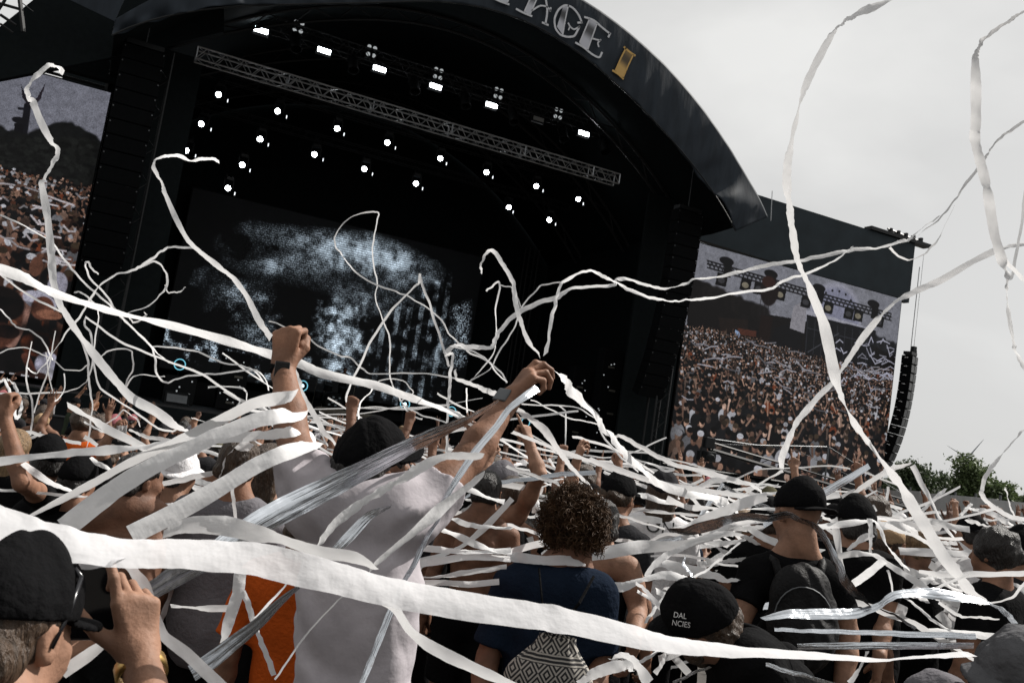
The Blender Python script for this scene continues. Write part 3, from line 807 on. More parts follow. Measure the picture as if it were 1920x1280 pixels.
def right_screen():
    R = Raster(24.25, 37.40, 2.1, 12.25, 560); P = px_plane(35.0)
    R.img[:] = srgb(110, 111, 119)
    n = R.noise(60, 3, 2)[..., None]; R.img *= (.88 + .24 * n)
    edge = lambda L: [P(*p) for p in L]
    r = np.random.default_rng(8)
    def trees(L, c, s):
        for (a, b) in zip(L[:-1], L[1:]):
            for k in range(14):
                x = a[0] + (b[0] - a[0]) * k / 14; y = a[1] + (b[1] - a[1]) * k / 14
                p = P(x + r.uniform(-3, 3), y + r.uniform(-3, 6)); R.ell(p[0], p[1], s * r.uniform(.5, 1), s * r.uniform(.5, 1), np.array(c) * r.uniform(.6, 1.4), 0, .4)
    R.poly(edge([(1290, 530), (1330, 545), (1400, 575), (1440, 590), (1500, 600), (1600, 620), (1640, 640), (1690, 650), (1690, 760), (1280, 700)]), srgb(26, 22, 22))
    trees([(1290, 535), (1330, 548), (1390, 575), (1430, 590)], srgb(30, 26, 25), .45); trees([(1600, 620), (1640, 640), (1680, 655)], srgb(34, 36, 40), .35)
    R.poly(edge([(1500, 565), (1510, 575), (1515, 600), (1490, 610), (1480, 600)]), srgb(105, 106, 116))
    c = P(1565, 590)
    R.ell(c[0], c[1], 1.7, 1.6, srgb(128, 128, 140)); R.ell(c[0], c[1] - .1, 1.55, 1.45, srgb(112, 113, 130))
    for a in np.linspace(.5, 2.6, 7): R.ell(c[0] + 1.3 * math.cos(a), c[1] + 1.2 * math.sin(a), .07, .07, srgb(40, 40, 44))
    R.poly(edge([(1505, 580), (1640, 618), (1630, 640), (1500, 600)]), srgb(132, 132, 142))
    R.poly(edge([(1450, 615), (1500, 600), (1500, 660), (1440, 655)]), srgb(22, 22, 26))
    R.poly(edge([(1510, 590), (1640, 620), (1630, 690), (1505, 665)]), srgb(24, 26, 31))
    R.poly(edge([(1485, 575), (1512, 560), (1505, 625), (1478, 615)]), srgb(120, 118, 124))
    for k in range(9):
        R.line(edge([(1512 + 14 * k, 596 + 3.5 * k), (1507 + 14 * k, 668 + 3.5 * k)]), .04, srgb(52, 54, 60))
    R.line(edge([(1512, 615), (1635, 645)]), .04, srgb(55, 57, 64)); R.line(edge([(1512, 660), (1570, 625)]), .05, srgb(70, 72, 78))
    R.poly(edge([(1345, 595), (1400, 600), (1398, 640), (1350, 630)]), srgb(40, 30, 26)); R.poly(edge([(1380, 615), (1416, 621), (1415, 632), (1384, 627)]), srgb(84, 46, 34))
    R.poly(edge([(1425, 590), (1447, 596), (1437, 655), (1416, 650)]), srgb(38, 24, 20))
    R.poly(edge([(1376, 618), (1383, 622), (1392, 643), (1375, 636)]), srgb(120, 140, 170))
    # the filmed truss with lamps
    A, B = (1324, 495), (1668, 594)
    for off in (-6, 0, 7): R.line(edge([(A[0], A[1] + off), (B[0], B[1] + off)]), .075, srgb(20, 20, 24))
    for k in range(44):
        t = k / 44; x = A[0] + (B[0] - A[0]) * t; y = A[1] + (B[1] - A[1]) * t
        R.line(edge([(x, y - 6), (x + 5, y + 7)]), .05, srgb(24, 24, 28)); R.line(edge([(x + 5, y + 7), (x + 8, y - 4)]), .05, srgb(24, 24, 28))
    for px, py in ((1360, 490), (1443, 514), (1533, 540), (1635, 570)):
        p = P(px, py); R.ell(p[0], p[1], .42, .2, srgb(16, 16, 20)); p = P(px + 2, py + 14); R.poly([(p[0] - .22, p[1] - .4), (p[0] + .22, p[1] - .4), (p[0] + .24, p[1] + .4), (p[0] - .2, p[1] + .4)], srgb(15, 15, 18))
    for k, (px, py) in enumerate(((1350, 525), (1395, 534), (1420, 541), (1460, 552), (1508, 566), (1550, 577), (1588, 588), (1606, 592), (1645, 603))):
        p = P(px, py); R.poly([(p[0] - .32, p[1] - .3), (p[0] + .3, p[1] - .28), (p[0] + .36, p[1] + .3), (p[0] - .26, p[1] + .33)], srgb(18, 18, 20))
        R.ell(p[0], p[1] - .02, .2, .14, srgb(112, 106, 92) if k % 2 else srgb(60, 60, 64))
    p = P(1440, 545); R.ell(p[0], p[1], .55, .75, srgb(34, 22, 20)); R.ell(p[0] - .1, p[1] + .4, .4, .28, srgb(60, 32, 24))
    for dx in (-8, 0, 7): R.line(edge([(1432 + dx, 560), (1430 + dx, 590)]), .04, srgb(40, 38, 40))
    # crowd
    z0, z1 = P(1285, 612)[1], P(1680, 700)[1]
    def zt(u): return z0 * (1 - u) + z1 * u + .15 * math.sin(u * 7)
    R.poly([(24.2, z0), (37.5, z1), (37.5, 2), (24.2, 2)], (.010, .008, .008))
    paint_crowd(R, 24.2, 37.5, zt, 1.4, .20, 1.55, 21, arms=.32, dark=.84)
    for k in range(60):            # streamers in the filmed crowd
        x = r.uniform(24.5, 37.2); u = (x - 24.2) / 13.2; z = zt(u) - abs(r.normal(0, 1.2)); l = r.uniform(.3, 1.3); a = r.uniform(-.6, .6)
        R.line([(x, z), (x + l * .5 * math.cos(a), z + l * .5 * math.sin(a) + r.uniform(-.1, .1)), (x + l * math.cos(a), z + l * math.sin(a) * .6)], .055, np.array(srgb(150, 148, 156)) * r.uniform(.25, .9))
    for k in range(46):
        p = P(r.uniform(1555, 1678), r.uniform(640, 720)); l = r.uniform(.4, 1.1); a = r.uniform(-1.2, 1.2)
        R.line([p, (p[0] + l * .5 * math.cos(a), p[1] + l * .6 * math.sin(a)), (p[0] + l * math.cos(a), p[1] + .3 * l * math.sin(a))], .05, np.array(srgb(165, 165, 180)) * r.uniform(.4, 1))
    fade = np.clip((R.X - 24.25) / 1.3, .0, 1)[None, :, None]; low = np.clip((R.Z - 2.1) / 6, 0, 1)[:, None, None]
    R.img *= 1 - (1 - fade) * (1 - low) * .6
    screen_mesh('video_screen', R, 34.9, 'right video screen showing a packed crowd under a filmed lighting truss', 0.60, gam=.42)
right_screen()

FONT = {'H': ['1001', '1001', '1111', '1001', '1001'], 'A': ['0110', '1001', '1111', '1001', '1001'], 'R': ['1110', '1001', '1110', '1010', '1001'],
        'L': ['1000', '1000', '1000', '1000', '1111'], 'E': ['1111', '1000', '1110', '1000', '1111'], 'M': ['1001', '1111', '1111', '1001', '1001']}
def left_screen():
    R = Raster(-14.2, -0.85, 1.62, 11.78, 500); P = px_plane(35.0); r = np.random.default_rng(4)
    R.img[:] = srgb(106, 107, 117)
    R.img *= (.88 + .24 * R.noise(70, 9, 2))[..., None]; R.img *= (np.linspace(.92, 1.12, R.nx))[None, :, None] * .5 + .5
    E_ = lambda L: [P(*p) for p in L]
    # filmed wind turbine
    R.line(E_([(52, 200), (38, 305)]), .22, srgb(26, 26, 34)); R.poly(E_([(40, 160), (42, 185), (58, 205), (62, 195), (50, 185)]), srgb(40, 36, 44)); R.poly(E_([(84, 160), (78, 186), (62, 202), (56, 196), (70, 184)]), srgb(48, 42, 50)); R.line(E_([(36, 205), (54, 207)]), .09, srgb(30, 30, 38))
    R.poly(E_([(28, 232), (45, 236), (40, 268), (24, 262)]), srgb(20, 20, 26)); R.ell(*P(38, 228), .25, .12, srgb(26, 26, 32))
    top = [(-560, 60), (-60, 230), (0, 253), (30, 262), (55, 268), (75, 258), (100, 250), (118, 242), (150, 253), (175, 272), (195, 292)]
    R.poly(E_(top + [(190, 420), (-560, 420)]), srgb(20, 21, 22))
    for a, b in zip(top[:-1], top[1:]):
        for k in range(18):
            t = k / 18; p = P(a[0] + (b[0] - a[0]) * t + r.uniform(-2, 2), a[1] + (b[1] - a[1]) * t + r.uniform(-3, 5)); R.ell(*p, r.uniform(.1, .3), r.uniform(.1, .25), np.array(srgb(24, 26, 26)) * r.uniform(.6, 1.3), 0, .4)
    for k in range(500):
        p = P(r.uniform(-20, 180), r.uniform(262, 350)); R.ell(*p, r.uniform(.05, .16), r.uniform(.05, .12), np.array(srgb(30, 32, 30)) * r.uniform(.3, 1.4), 0, .5)
    z0 = P(0, 318)[1]; z1 = P(165, 352)[1]
    zt = lambda u: z0 * (1 - u) + z1 * u
    R.poly([(-14.2, z0), (-.85, z1), (-.85, 1.6), (-14.2, 1.6)], (.012, .009, .008))
    R.poly(E_([(0, 316), (40, 325), (70, 335), (40, 332), (0, 326)]), srgb(120, 66, 40))
    paint_crowd(R, -14.2, -.6, zt, 5.0, .26, 1.0, 33, tint=(.85, .80, .78), arms=.3, dark=.55)
    paint_crowd(R, -14.2, -.6, lambda u: 6.0, 2.9, .8, 1.25, 34, tint=(.62, .5, .45), arms=.45, dark=.72)
    for k in range(130):
        x = r.uniform(-14, -1.2); z = r.uniform(4.6, zt((x + 14.2) / 13.4)); l = r.uniform(.2, .9); a = r.uniform(-.9, .9)
        R.line([(x, z), (x + l * .5 * math.cos(a), z + l * .5 * math.sin(a) + r.uniform(-.08, .08)), (x + l * math.cos(a), z + l * math.sin(a) * .4)], .055, np.array(srgb(178, 172, 176)) * r.uniform(.35, 1))
    # front row, filmed close
    R.poly(E_([(-260, 560), (70, 590), (100, 660), (95, 728), (-260, 730)]), (.010, .008, .008))
    R.line(E_([(20, 640), (36, 610), (46, 575)]), .42, srgb(140, 104, 92)); R.ell(*P(48, 566), .3, .36, srgb(150, 112, 100))
    R.ell(*P(3, 600), .62, .95, srgb(92, 54, 40)); R.ell(*P(0, 570), .75, .6, srgb(24, 16, 14)); R.ell(*P(18, 604), .16, .07, srgb(30, 16, 12)); R.ell(*P(12, 622), .4, .22, srgb(44, 26, 20)); R.ell(*P(24, 606), .14, .1, srgb(140, 88, 64))
    R.ell(*P(75, 565), .55, .3, srgb(152, 150, 164), -.25); R.ell(*P(80, 578), .35, .4, srgb(98, 60, 46)); R.ell(*P(92, 590), .4, .16, srgb(126, 84, 66))
    R.ell(*P(70, 645), .5, .42, srgb(92, 44, 24)); R.ell(*P(78, 645), .26, .3, srgb(40, 16, 10)); R.line(E_([(48, 668), (58, 690), (70, 700)]), .25, srgb(108, 62, 48))
    R.ell(*P(88, 682), .36, .4, srgb(150, 148, 164)); R.ell(*P(86, 705), .22, .4, srgb(150, 148, 158)); R.ell(*P(62, 712), .6, .3, srgb(76, 46, 38)); R.ell(*P(108, 535), .3, .45, srgb(130, 128, 140)); R.ell(*P(68, 500), .2, .35, srgb(98, 64, 50))
    jj = R.Z < P(0, 556)[1]; nn_ = R.noise(26, 44, 4)
    R.img[jj] *= np.clip(nn_[jj][..., None] * 2.4 - .55, .12, 1.15)
    x, z = P(-14, 693); s = .085
    for ch in 'HARLEM':
        for j, row in enumerate(FONT[ch]):
            for i, b in enumerate(row):
                if b == '1': R.poly([(x + i * s, z - j * s), (x + i * s + s, z - j * s), (x + i * s + s, z - j * s - s), (x + i * s, z - j * s - s)], srgb(150, 148, 152))
        x += 5 * s
    screen_mesh('video_screen', R, 34.9, 'left video screen showing a filmed crowd below trees and turbine', 0.60, scan=.10, gam=.35)
left_screen()

def back_screen():
    R = Raster(3.3, 19.2, 2.9, 11.9, 400); P = px_plane(48.0)
    n1 = R.noise(5, 1, 5); n2 = R.noise(40, 2, 3); n3 = np.random.default_rng(6).random((R.ny, R.nx))
    XX, ZZ = np.meshgrid(R.X, R.Z)
    def mask(L, soft=.5):
        T = Raster(3.3, 19.2, 2.9, 11.9, 400); T.poly([P(*p) for p in L], (1, 1, 1)); m = T.img[..., 0]
        k = max(1, int(soft / (15.9 / 400)))
        for ax in (0, 1):
            c = np.cumsum(np.pad(m, [(k, k) if a == ax else (0, 0) for a in (0, 1)], mode='edge'), axis=ax)
            m = (np.take(c, range(2 * k, c.shape[ax]), ax) - np.take(c, range(0, c.shape[ax] - 2 * k), ax)) / (2 * k)
            m = m[:R.ny, :R.nx]
        return np.pad(m, [(0, R.ny - m.shape[0]), (0, R.nx - m.shape[1])])
    g = np.zeros((R.ny, R.nx))
    g += mask([(395, 415), (560, 440), (700, 450), (830, 505), (800, 555), (690, 580), (600, 545), (480, 520), (420, 480)], .7) * (.16 + .75 * np.clip(n1 * 2.2 - .85, 0, 1))
    g += mask([(440, 500), (560, 470), (640, 455), (720, 470), (660, 500), (560, 510)], .35) * .14
    g *= 1 - .95 * mask([(395, 410), (470, 440), (560, 470), (540, 480), (440, 490), (410, 470)], .25) * np.clip(n2 * 1.6, .2, 1)
    st = (np.sin(XX * 9.5) > .1) * 1.0
    wall = mask([(690, 610), (800, 540), (845, 505), (840, 690), (830, 745), (690, 770)], .25)
    g += wall * (.10 + .20 * st) * np.clip(n2 * 2.4 - .55, 0, 1)
    g += mask([(845, 575), (885, 560), (875, 680), (850, 700)], .2) * (n3 > .6) * .35
    g += mask([(420, 530), (520, 545), (640, 580), (680, 640), (640, 700), (560, 690), (470, 640), (400, 580)], .5) * np.clip(n1 * 3 - 1.05, 0, 1) * (.45 + .35 * (n3 > .5))
    g += mask([(300, 600), (420, 640), (520, 690), (500, 720), (380, 690), (290, 640)], .4) * np.clip(n2 * 3 - 1.15, 0, 1) * .6 * (n3 > .4)
    g += mask([(300, 470), (400, 500), (470, 545), (440, 600), (330, 590), (285, 540)], .5) * np.clip(n1 * 3 - 1.3, 0, 1) * .34
    g += mask([(600, 560), (690, 575), (690, 720), (560, 715)], .4) * np.clip(n2 * 3 - 1.1, 0, 1) * .40
    g += mask([(268, 380), (285, 420), (275, 450), (255, 440)], .1) * .25
    g += mask([(790, 690), (850, 600), (840, 690)], .1) * .1
    g = np.clip(g * 1.5 - .10, 0, 1.2) * (.35 + .95 * np.clip(n2 * 2.2 - .6, 0, 1))
    k_ = np.random.default_rng(12).random((R.ny, R.nx)); g = np.where(k_ < .15 + g * 1.5, g * 1.45, g * .25)
    g *= (.55 + .8 * n3) * (np.where(np.arange(R.ny) % 3 == 0, .35, 1.0))[:, None]
    g += .0016 + .004 * np.clip(n1 - .3, 0, 1)
    R.img[:] = g[..., None] * np.array((.66, .80, .93))
    screen_mesh('video_screen', R, 47.9, 'back wall video screen with a grainy grey image of cloud and buildings', 0.36)
back_screen()
# ------------------------------------------------------------------ bodies: blended distance fields turned into one mesh
class Field:
    def __init__(s, vox): s.vox = vox; s.p = []; s.cut = []; s.disp = None
    def rc(s, a, b, ra, rb=None, k=.02, sub=False, flat=False):      # tapered capsule; flat ends it square at b
        a = np.asarray(a, float); b = np.asarray(b, float); rb = ra if rb is None else rb
        r = max(ra, rb)
        def f(P):
            pa = P - a; ba = b - a; L2 = ba @ ba + 1e-12
            t = np.clip(pa @ ba / L2, 0, 1)
            d = np.linalg.norm(pa - t[..., None] * ba, axis=-1) - (ra + t * (rb - ra))
            if flat: d = np.maximum(d, (P - b) @ nrm(ba))
            return d
        s.p.append((f, np.minimum(a, b) - r, np.maximum(a, b) + r, k, sub)); return s
    def el(s, c, r, M=None, k=.02, sub=False):
        c = np.asarray(c, float); r = np.asarray(r, float); M = np.eye(3) if M is None else M
        ext = np.sqrt(((M * r) ** 2).sum(1))
        def f(P):
            q = ((P - c) @ M) / r
            k0 = np.linalg.norm(q, axis=-1); k1 = np.linalg.norm(q / r, axis=-1) + 1e-9
            return k0 * (k0 - 1) / k1
        s.p.append((f, c - ext, c + ext, k, sub)); return s
    def fn(s, f, lo, hi, k=.01, sub=False): s.p.append((f, np.asarray(lo, float), np.asarray(hi, float), k, sub)); return s
    def plane(s, p, n): s.cut.append((np.asarray(p, float), nrm(n))); return s
    def mesh(s):
        v = s.vox
        lo = np.min([p[1] for p in s.p if not p[4]], 0) - 3 * v - .012; hi = np.max([p[2] for p in s.p if not p[4]], 0) + 3 * v + .012
        n = np.ceil((hi - lo) / v).astype(int) + 1
        F = np.full(n, .5, np.float32)
        ax = [lo[i] + v * np.arange(n[i]) for i in range(3)]
        for f, a, b, k, sub in s.p:
            m = k + 3 * v + .01
            i0 = np.clip(((a - m - lo) / v).astype(int), 0, n); i1 = np.clip(((b + m - lo) / v).astype(int) + 2, 0, n)
            if (i1 <= i0).any(): continue
            sl = tuple(slice(i0[i], i1[i]) for i in range(3))
            P = np.stack(np.meshgrid(*(ax[i][sl[i]] for i in range(3)), indexing='ij'), -1)
            d = f(P).astype(np.float32); g = F[sl]
            if sub:
                h = np.clip((k - np.abs(-d - g)) / max(k, 1e-6), 0, 1); F[sl] = np.maximum(g, -d) + h * h * k * .25
            else:
                h = np.clip((k - np.abs(d - g)) / max(k, 1e-6), 0, 1); F[sl] = np.minimum(g, d) - h * h * k * .25
        near = np.abs(F) < 6 * v + .03
        if s.disp is not None or s.cut:
            idx = np.nonzero(near)
            P = np.stack([ax[i][idx[i]] for i in range(3)], -1); d = F[idx]
            if s.disp is not None: d = d + s.disp(P)
            F[idx] = d
            for p, nn in s.cut:
                full = np.stack(np.meshgrid(*ax, indexing='ij'), -1) if n.prod() < 4e6 else None
                if full is not None: F = np.maximum(F, ((full - p) @ nn).astype(np.float32))
                else:
                    pl = (ax[0] - p[0])[:, None, None] * nn[0] + (ax[1] - p[1])[None, :, None] * nn[1] + (ax[2] - p[2])[None, None] * nn[2]
                    F = np.maximum(F, pl.astype(np.float32))
        return surface_nets(F, lo, v)

def surface_nets(F, lo, v):
    ins = F < 0
    c = np.zeros(np.array(F.shape) - 1, np.uint8)
    sls = [(a, b, d) for a in (0, 1) for b in (0, 1) for d in (0, 1)]
    sh = c.shape
    for a, b, d in sls: c += ins[a:a + sh[0], b:b + sh[1], d:d + sh[2]]
    I = np.nonzero((c > 0) & (c < 8))
    N = len(I[0])
    idx = np.full(sh, -1, np.int32); idx[I] = np.arange(N)
    vals = np.stack([F[I[0] + a, I[1] + b, I[2] + d] for a, b, d in sls], 1)
    acc = np.zeros((N, 3)); cnt_ = np.zeros(N)
    for i in range(8):
        for j in range(i + 1, 8):
            A = np.array(sls[i]); B = np.array(sls[j])
            if np.abs(A - B).sum() != 1: continue
            x = vals[:, i]; y = vals[:, j]; m = (x < 0) != (y < 0)
            t = np.where(m, x / np.where(m, x - y, 1), 0)
            acc += np.where(m[:, None], A + t[:, None] * (B - A), 0); cnt_ += m
    vs = (np.stack(I, 1) + acc / cnt_[:, None]) * v + lo
    qs = []
    for ax in range(3):
        o = [i for i in range(3) if i != ax]
        sl0 = [slice(None)] * 3; sl1 = [slice(None)] * 3
        sl0[ax] = slice(0, -1); sl1[ax] = slice(1, None)
        for k in o: sl0[k] = slice(1, -1); sl1[k] = slice(1, -1)
        a = ins[tuple(sl0)]; b = ins[tuple(sl1)]
        E = np.nonzero(a != b)
        if not len(E[0]): continue
        base = np.stack(E, 1); base[:, o[0]] += 1; base[:, o[1]] += 1
        def cell(d0, d1):
            q = base.copy(); q[:, o[0]] -= d0; q[:, o[1]] -= d1
            return idx[q[:, 0], q[:, 1], q[:, 2]]
        Q = np.stack([cell(1, 1), cell(0, 1), cell(0, 0), cell(1, 0)], 1)
        flip = a[E] ^ (ax == 1)
        Q = np.where(flip[:, None], Q, Q[:, ::-1])
        qs.append(Q)
    return vs, (np.concatenate(qs) if qs else np.zeros((0, 4), int))

def join_meshes(L):
    vs = []; qs = []; n = 0
    for v, q in L: vs.append(v); qs.append(q + n); n += len(v)
    return np.concatenate(vs), np.concatenate(qs)

def frame(f, u):                    # columns right, forward, up
    f = nrm(f); r = nrm(np.cross(f, u)); return np.stack([r, f, np.cross(r, f)], 1)

def ik(sh, tg, L1, L2, hint):
    d = tg - sh; D = np.linalg.norm(d)
    if D > (L1 + L2) * .995: tg = sh + d / D * (L1 + L2) * .995; d = tg - sh; D = np.linalg.norm(d)
    a = (L1 * L1 - L2 * L2 + D * D) / (2 * D); h = math.sqrt(max(0, L1 * L1 - a * a))
    t = d / D; hv = hint - t * (hint @ t)
    return sh + t * a + nrm(hv) * h, tg

POSE = {'fist': [(80, 95, 60)] * 4, 'open': [(4, 8, 5), (2, 6, 4), (4, 8, 5), (8, 10, 6)], 'relax': [(22, 32, 18), (28, 38, 20), (32, 42, 22), (36, 44, 24)],
        'point': [(5, 6, 4), (75, 90, 55), (80, 92, 55), (82, 92, 55)], 'horns': [(6, 8, 5), (80, 92, 55), (82, 92, 55), (4, 8, 5)],
        'grip': [(45, 65, 35), (55, 72, 38), (62, 75, 40), (68, 78, 42)], 'claw': [(8, 50, 42), (22, 58, 45), (40, 62, 45), (62, 70, 48)],
        'hold': [(2, 14, 12), (40, 58, 30), (52, 62, 34), (60, 66, 36)]}
def hand(F, wr, d, pn, side, pose, s=1.0, fat=1.0):
    d = nrm(d); pn = nrm(pn - d * (pn @ d)); lat = np.cross(d, pn) * (1 if side > 0 else -1)
    lats = [.030, .010, -.010, -.029]; fw = [.092, .096, .090, .080]
    ph = [(.043, .026, .021), (.048, .030, .022), (.043, .028, .022), (.034, .021, .019)]
    w = lambda a, b, c: wr + s * (d * a + lat * b + pn * c)
    F.rc(wr - d * .03 * s, w(.015, 0, 0), .027 * s * fat, .028 * s * fat, k=.02)
    spread = .16 if pose in ('open', 'claw') else .05
    for i in range(4):
        F.rc(w(.012, lats[i] * .55, 0), w(fw[i], lats[i], -.004), .016 * s * fat, .0125 * s * fat, k=.014)
        p = w(fw[i], lats[i], -.003); a = 0.0
        c = POSE[pose][i]; sp = spread * (1.0, .25, -.4, -1.1)[i] if c[0] < 45 else 0
        for j in range(3):
            a += math.radians(c[j]); dr = d * math.cos(a) + pn * math.sin(a) + lat * sp * math.cos(a)
            q = p + nrm(dr) * ph[i][j] * s
            r0 = (.0098, .0088, .0080)[j]; r1 = (.0092, .0082, .0066)[j]
            F.rc(p, q, r0 * s * fat, r1 * s * fat, k=.0035); p = q
    tb = w(.020, .026, .006)
    if pose in ('open', 'hold'): t1 = nrm(lat * .75 + d * .65 + pn * .25); t2 = nrm(lat * .35 + d * .9 + pn * .15)
    elif pose in ('relax', 'claw'): t1 = nrm(lat * .55 + d * .75 + pn * .45); t2 = nrm(lat * .15 + d * .9 + pn * .45)
    else: t1 = nrm(lat * .35 + d * .75 + pn * .65); t2 = nrm(-lat * .65 + d * .55 + pn * .35)
    p1 = tb + t1 * .046 * s; p2 = p1 + nrm(t1 * .5 + t2 * .6) * .034 * s; p3 = p2 + t2 * .026 * s
    F.rc(w(.005, .012, .003), p1, .019 * s * fat, .0125 * s * fat, k=.014); F.rc(p1, p2, .0118 * s * fat, .0105 * s * fat, k=.004); F.rc(p2, p3, .0105 * s * fat, .0082 * s * fat, k=.004)

ARMP = {  # target of the wrist for a right arm, elbow hint, hand direction, palm normal, hand pose
    'down': ((.27, .06, .86), (.3, -1, 0), (0, .15, -1), (-1, .2, 0), 'relax'),
    'fist_up': ((.26, .16, 1.98), (1, -.2, 0), (-.05, .1, 1), (0, 1, -.1), 'fist'),
    'open_up': ((.30, .14, 1.96), (1, -.2, 0), (.1, .1, 1), (-.2, 1, 0), 'open'),
    'horns_up': ((.24, .18, 1.99), (1, 0, 0), (0, .2, 1), (0, 1, -.2), 'horns'),
    'point_up': ((.20, .24, 1.96), (1, 0, -.2), (-.1, .35, 1), (-.8, .6, 0), 'point'),
    'bent': ((.16, .33, 1.32), (.8, -.3, -1), (-.3, .7, .6), (-.7, -.1, -.5), 'grip'),
    'phone': ((.05, .36, 1.62), (.8, 0, -1), (-.1, .1, 1), (-.6, -.6, 0), 'grip'),
    'hip': ((.30, .10, 1.02), (1, -.6, .2), (-.4, .6, -.6), (-1, 0, 0), 'relax'),
}
def stand(H=1.75, yaw=0.0, right='down', left='down', head_turn=0.0, head_tilt=0.0, lean=0.0, wide=1.0, hip_shift=0.0, roll=0.0):
    s = H / 1.75; J = {'s': s, 'wide': wide}
    R = np.array(Matrix.Rotation(-yaw, 3, 'Z'))
    g = lambda x, y, z: V(x, y, z) * s
    J['pel'] = g(hip_shift, 0, .95)
    up = nrm(V(roll, math.sin(lean), math.cos(lean)))
    J['chest'] = J['pel'] + up * .49 * s
    for sd, k, nm in ((1, 'R', right), (-1, 'L', left)):
        t, hint, hd, pn, pose = ARMP[nm]
        m = V(sd, 1, 1)
        upz = .05 if t[2] > 1.7 else 0
        sh = J['chest'] + V(sd * .185 * wide * (.9 if upz else 1), .0, -.015 + upz) * s
        tg = V(*t) * m * s + (J['chest'] - g(0, 0, 1.44))
        el, wr = ik(sh, tg, .30 * s, .265 * s, V(*hint) * m)
        J['sh' + k], J['el' + k], J['wr' + k], J['hd' + k], J['pn' + k], J['hp' + k] = sh, el, wr, V(*hd) * m, V(*pn) * m, pose
        J['hip' + k] = J['pel'] + g(sd * .09, 0, -.02); J['kn' + k] = g(sd * .11, .03, .49); J['an' + k] = g(sd * .12, -.02, .09)
    J['head'] = J['chest'] + up * .075 * s + V(0, .03, .135) * s
    hr = np.array(Matrix.Rotation(-head_turn, 3, 'Z')) @ np.array(Matrix.Rotation(head_tilt, 3, 'X'))
    J['hf'] = hr @ V(0, 1, 0); J['hu'] = hr @ V(0, 0, 1)
    for k in list(J):
        if isinstance(J[k], np.ndarray): J[k] = R @ J[k]
    return J

def torso_frame(J):
    up = nrm(J['chest'] - J['pel']); r = J['shR'] - J['shL']; r = nrm(r - up * (r @ up)); f = np.cross(up, r)
    return np.stack([r, f, up], 1)

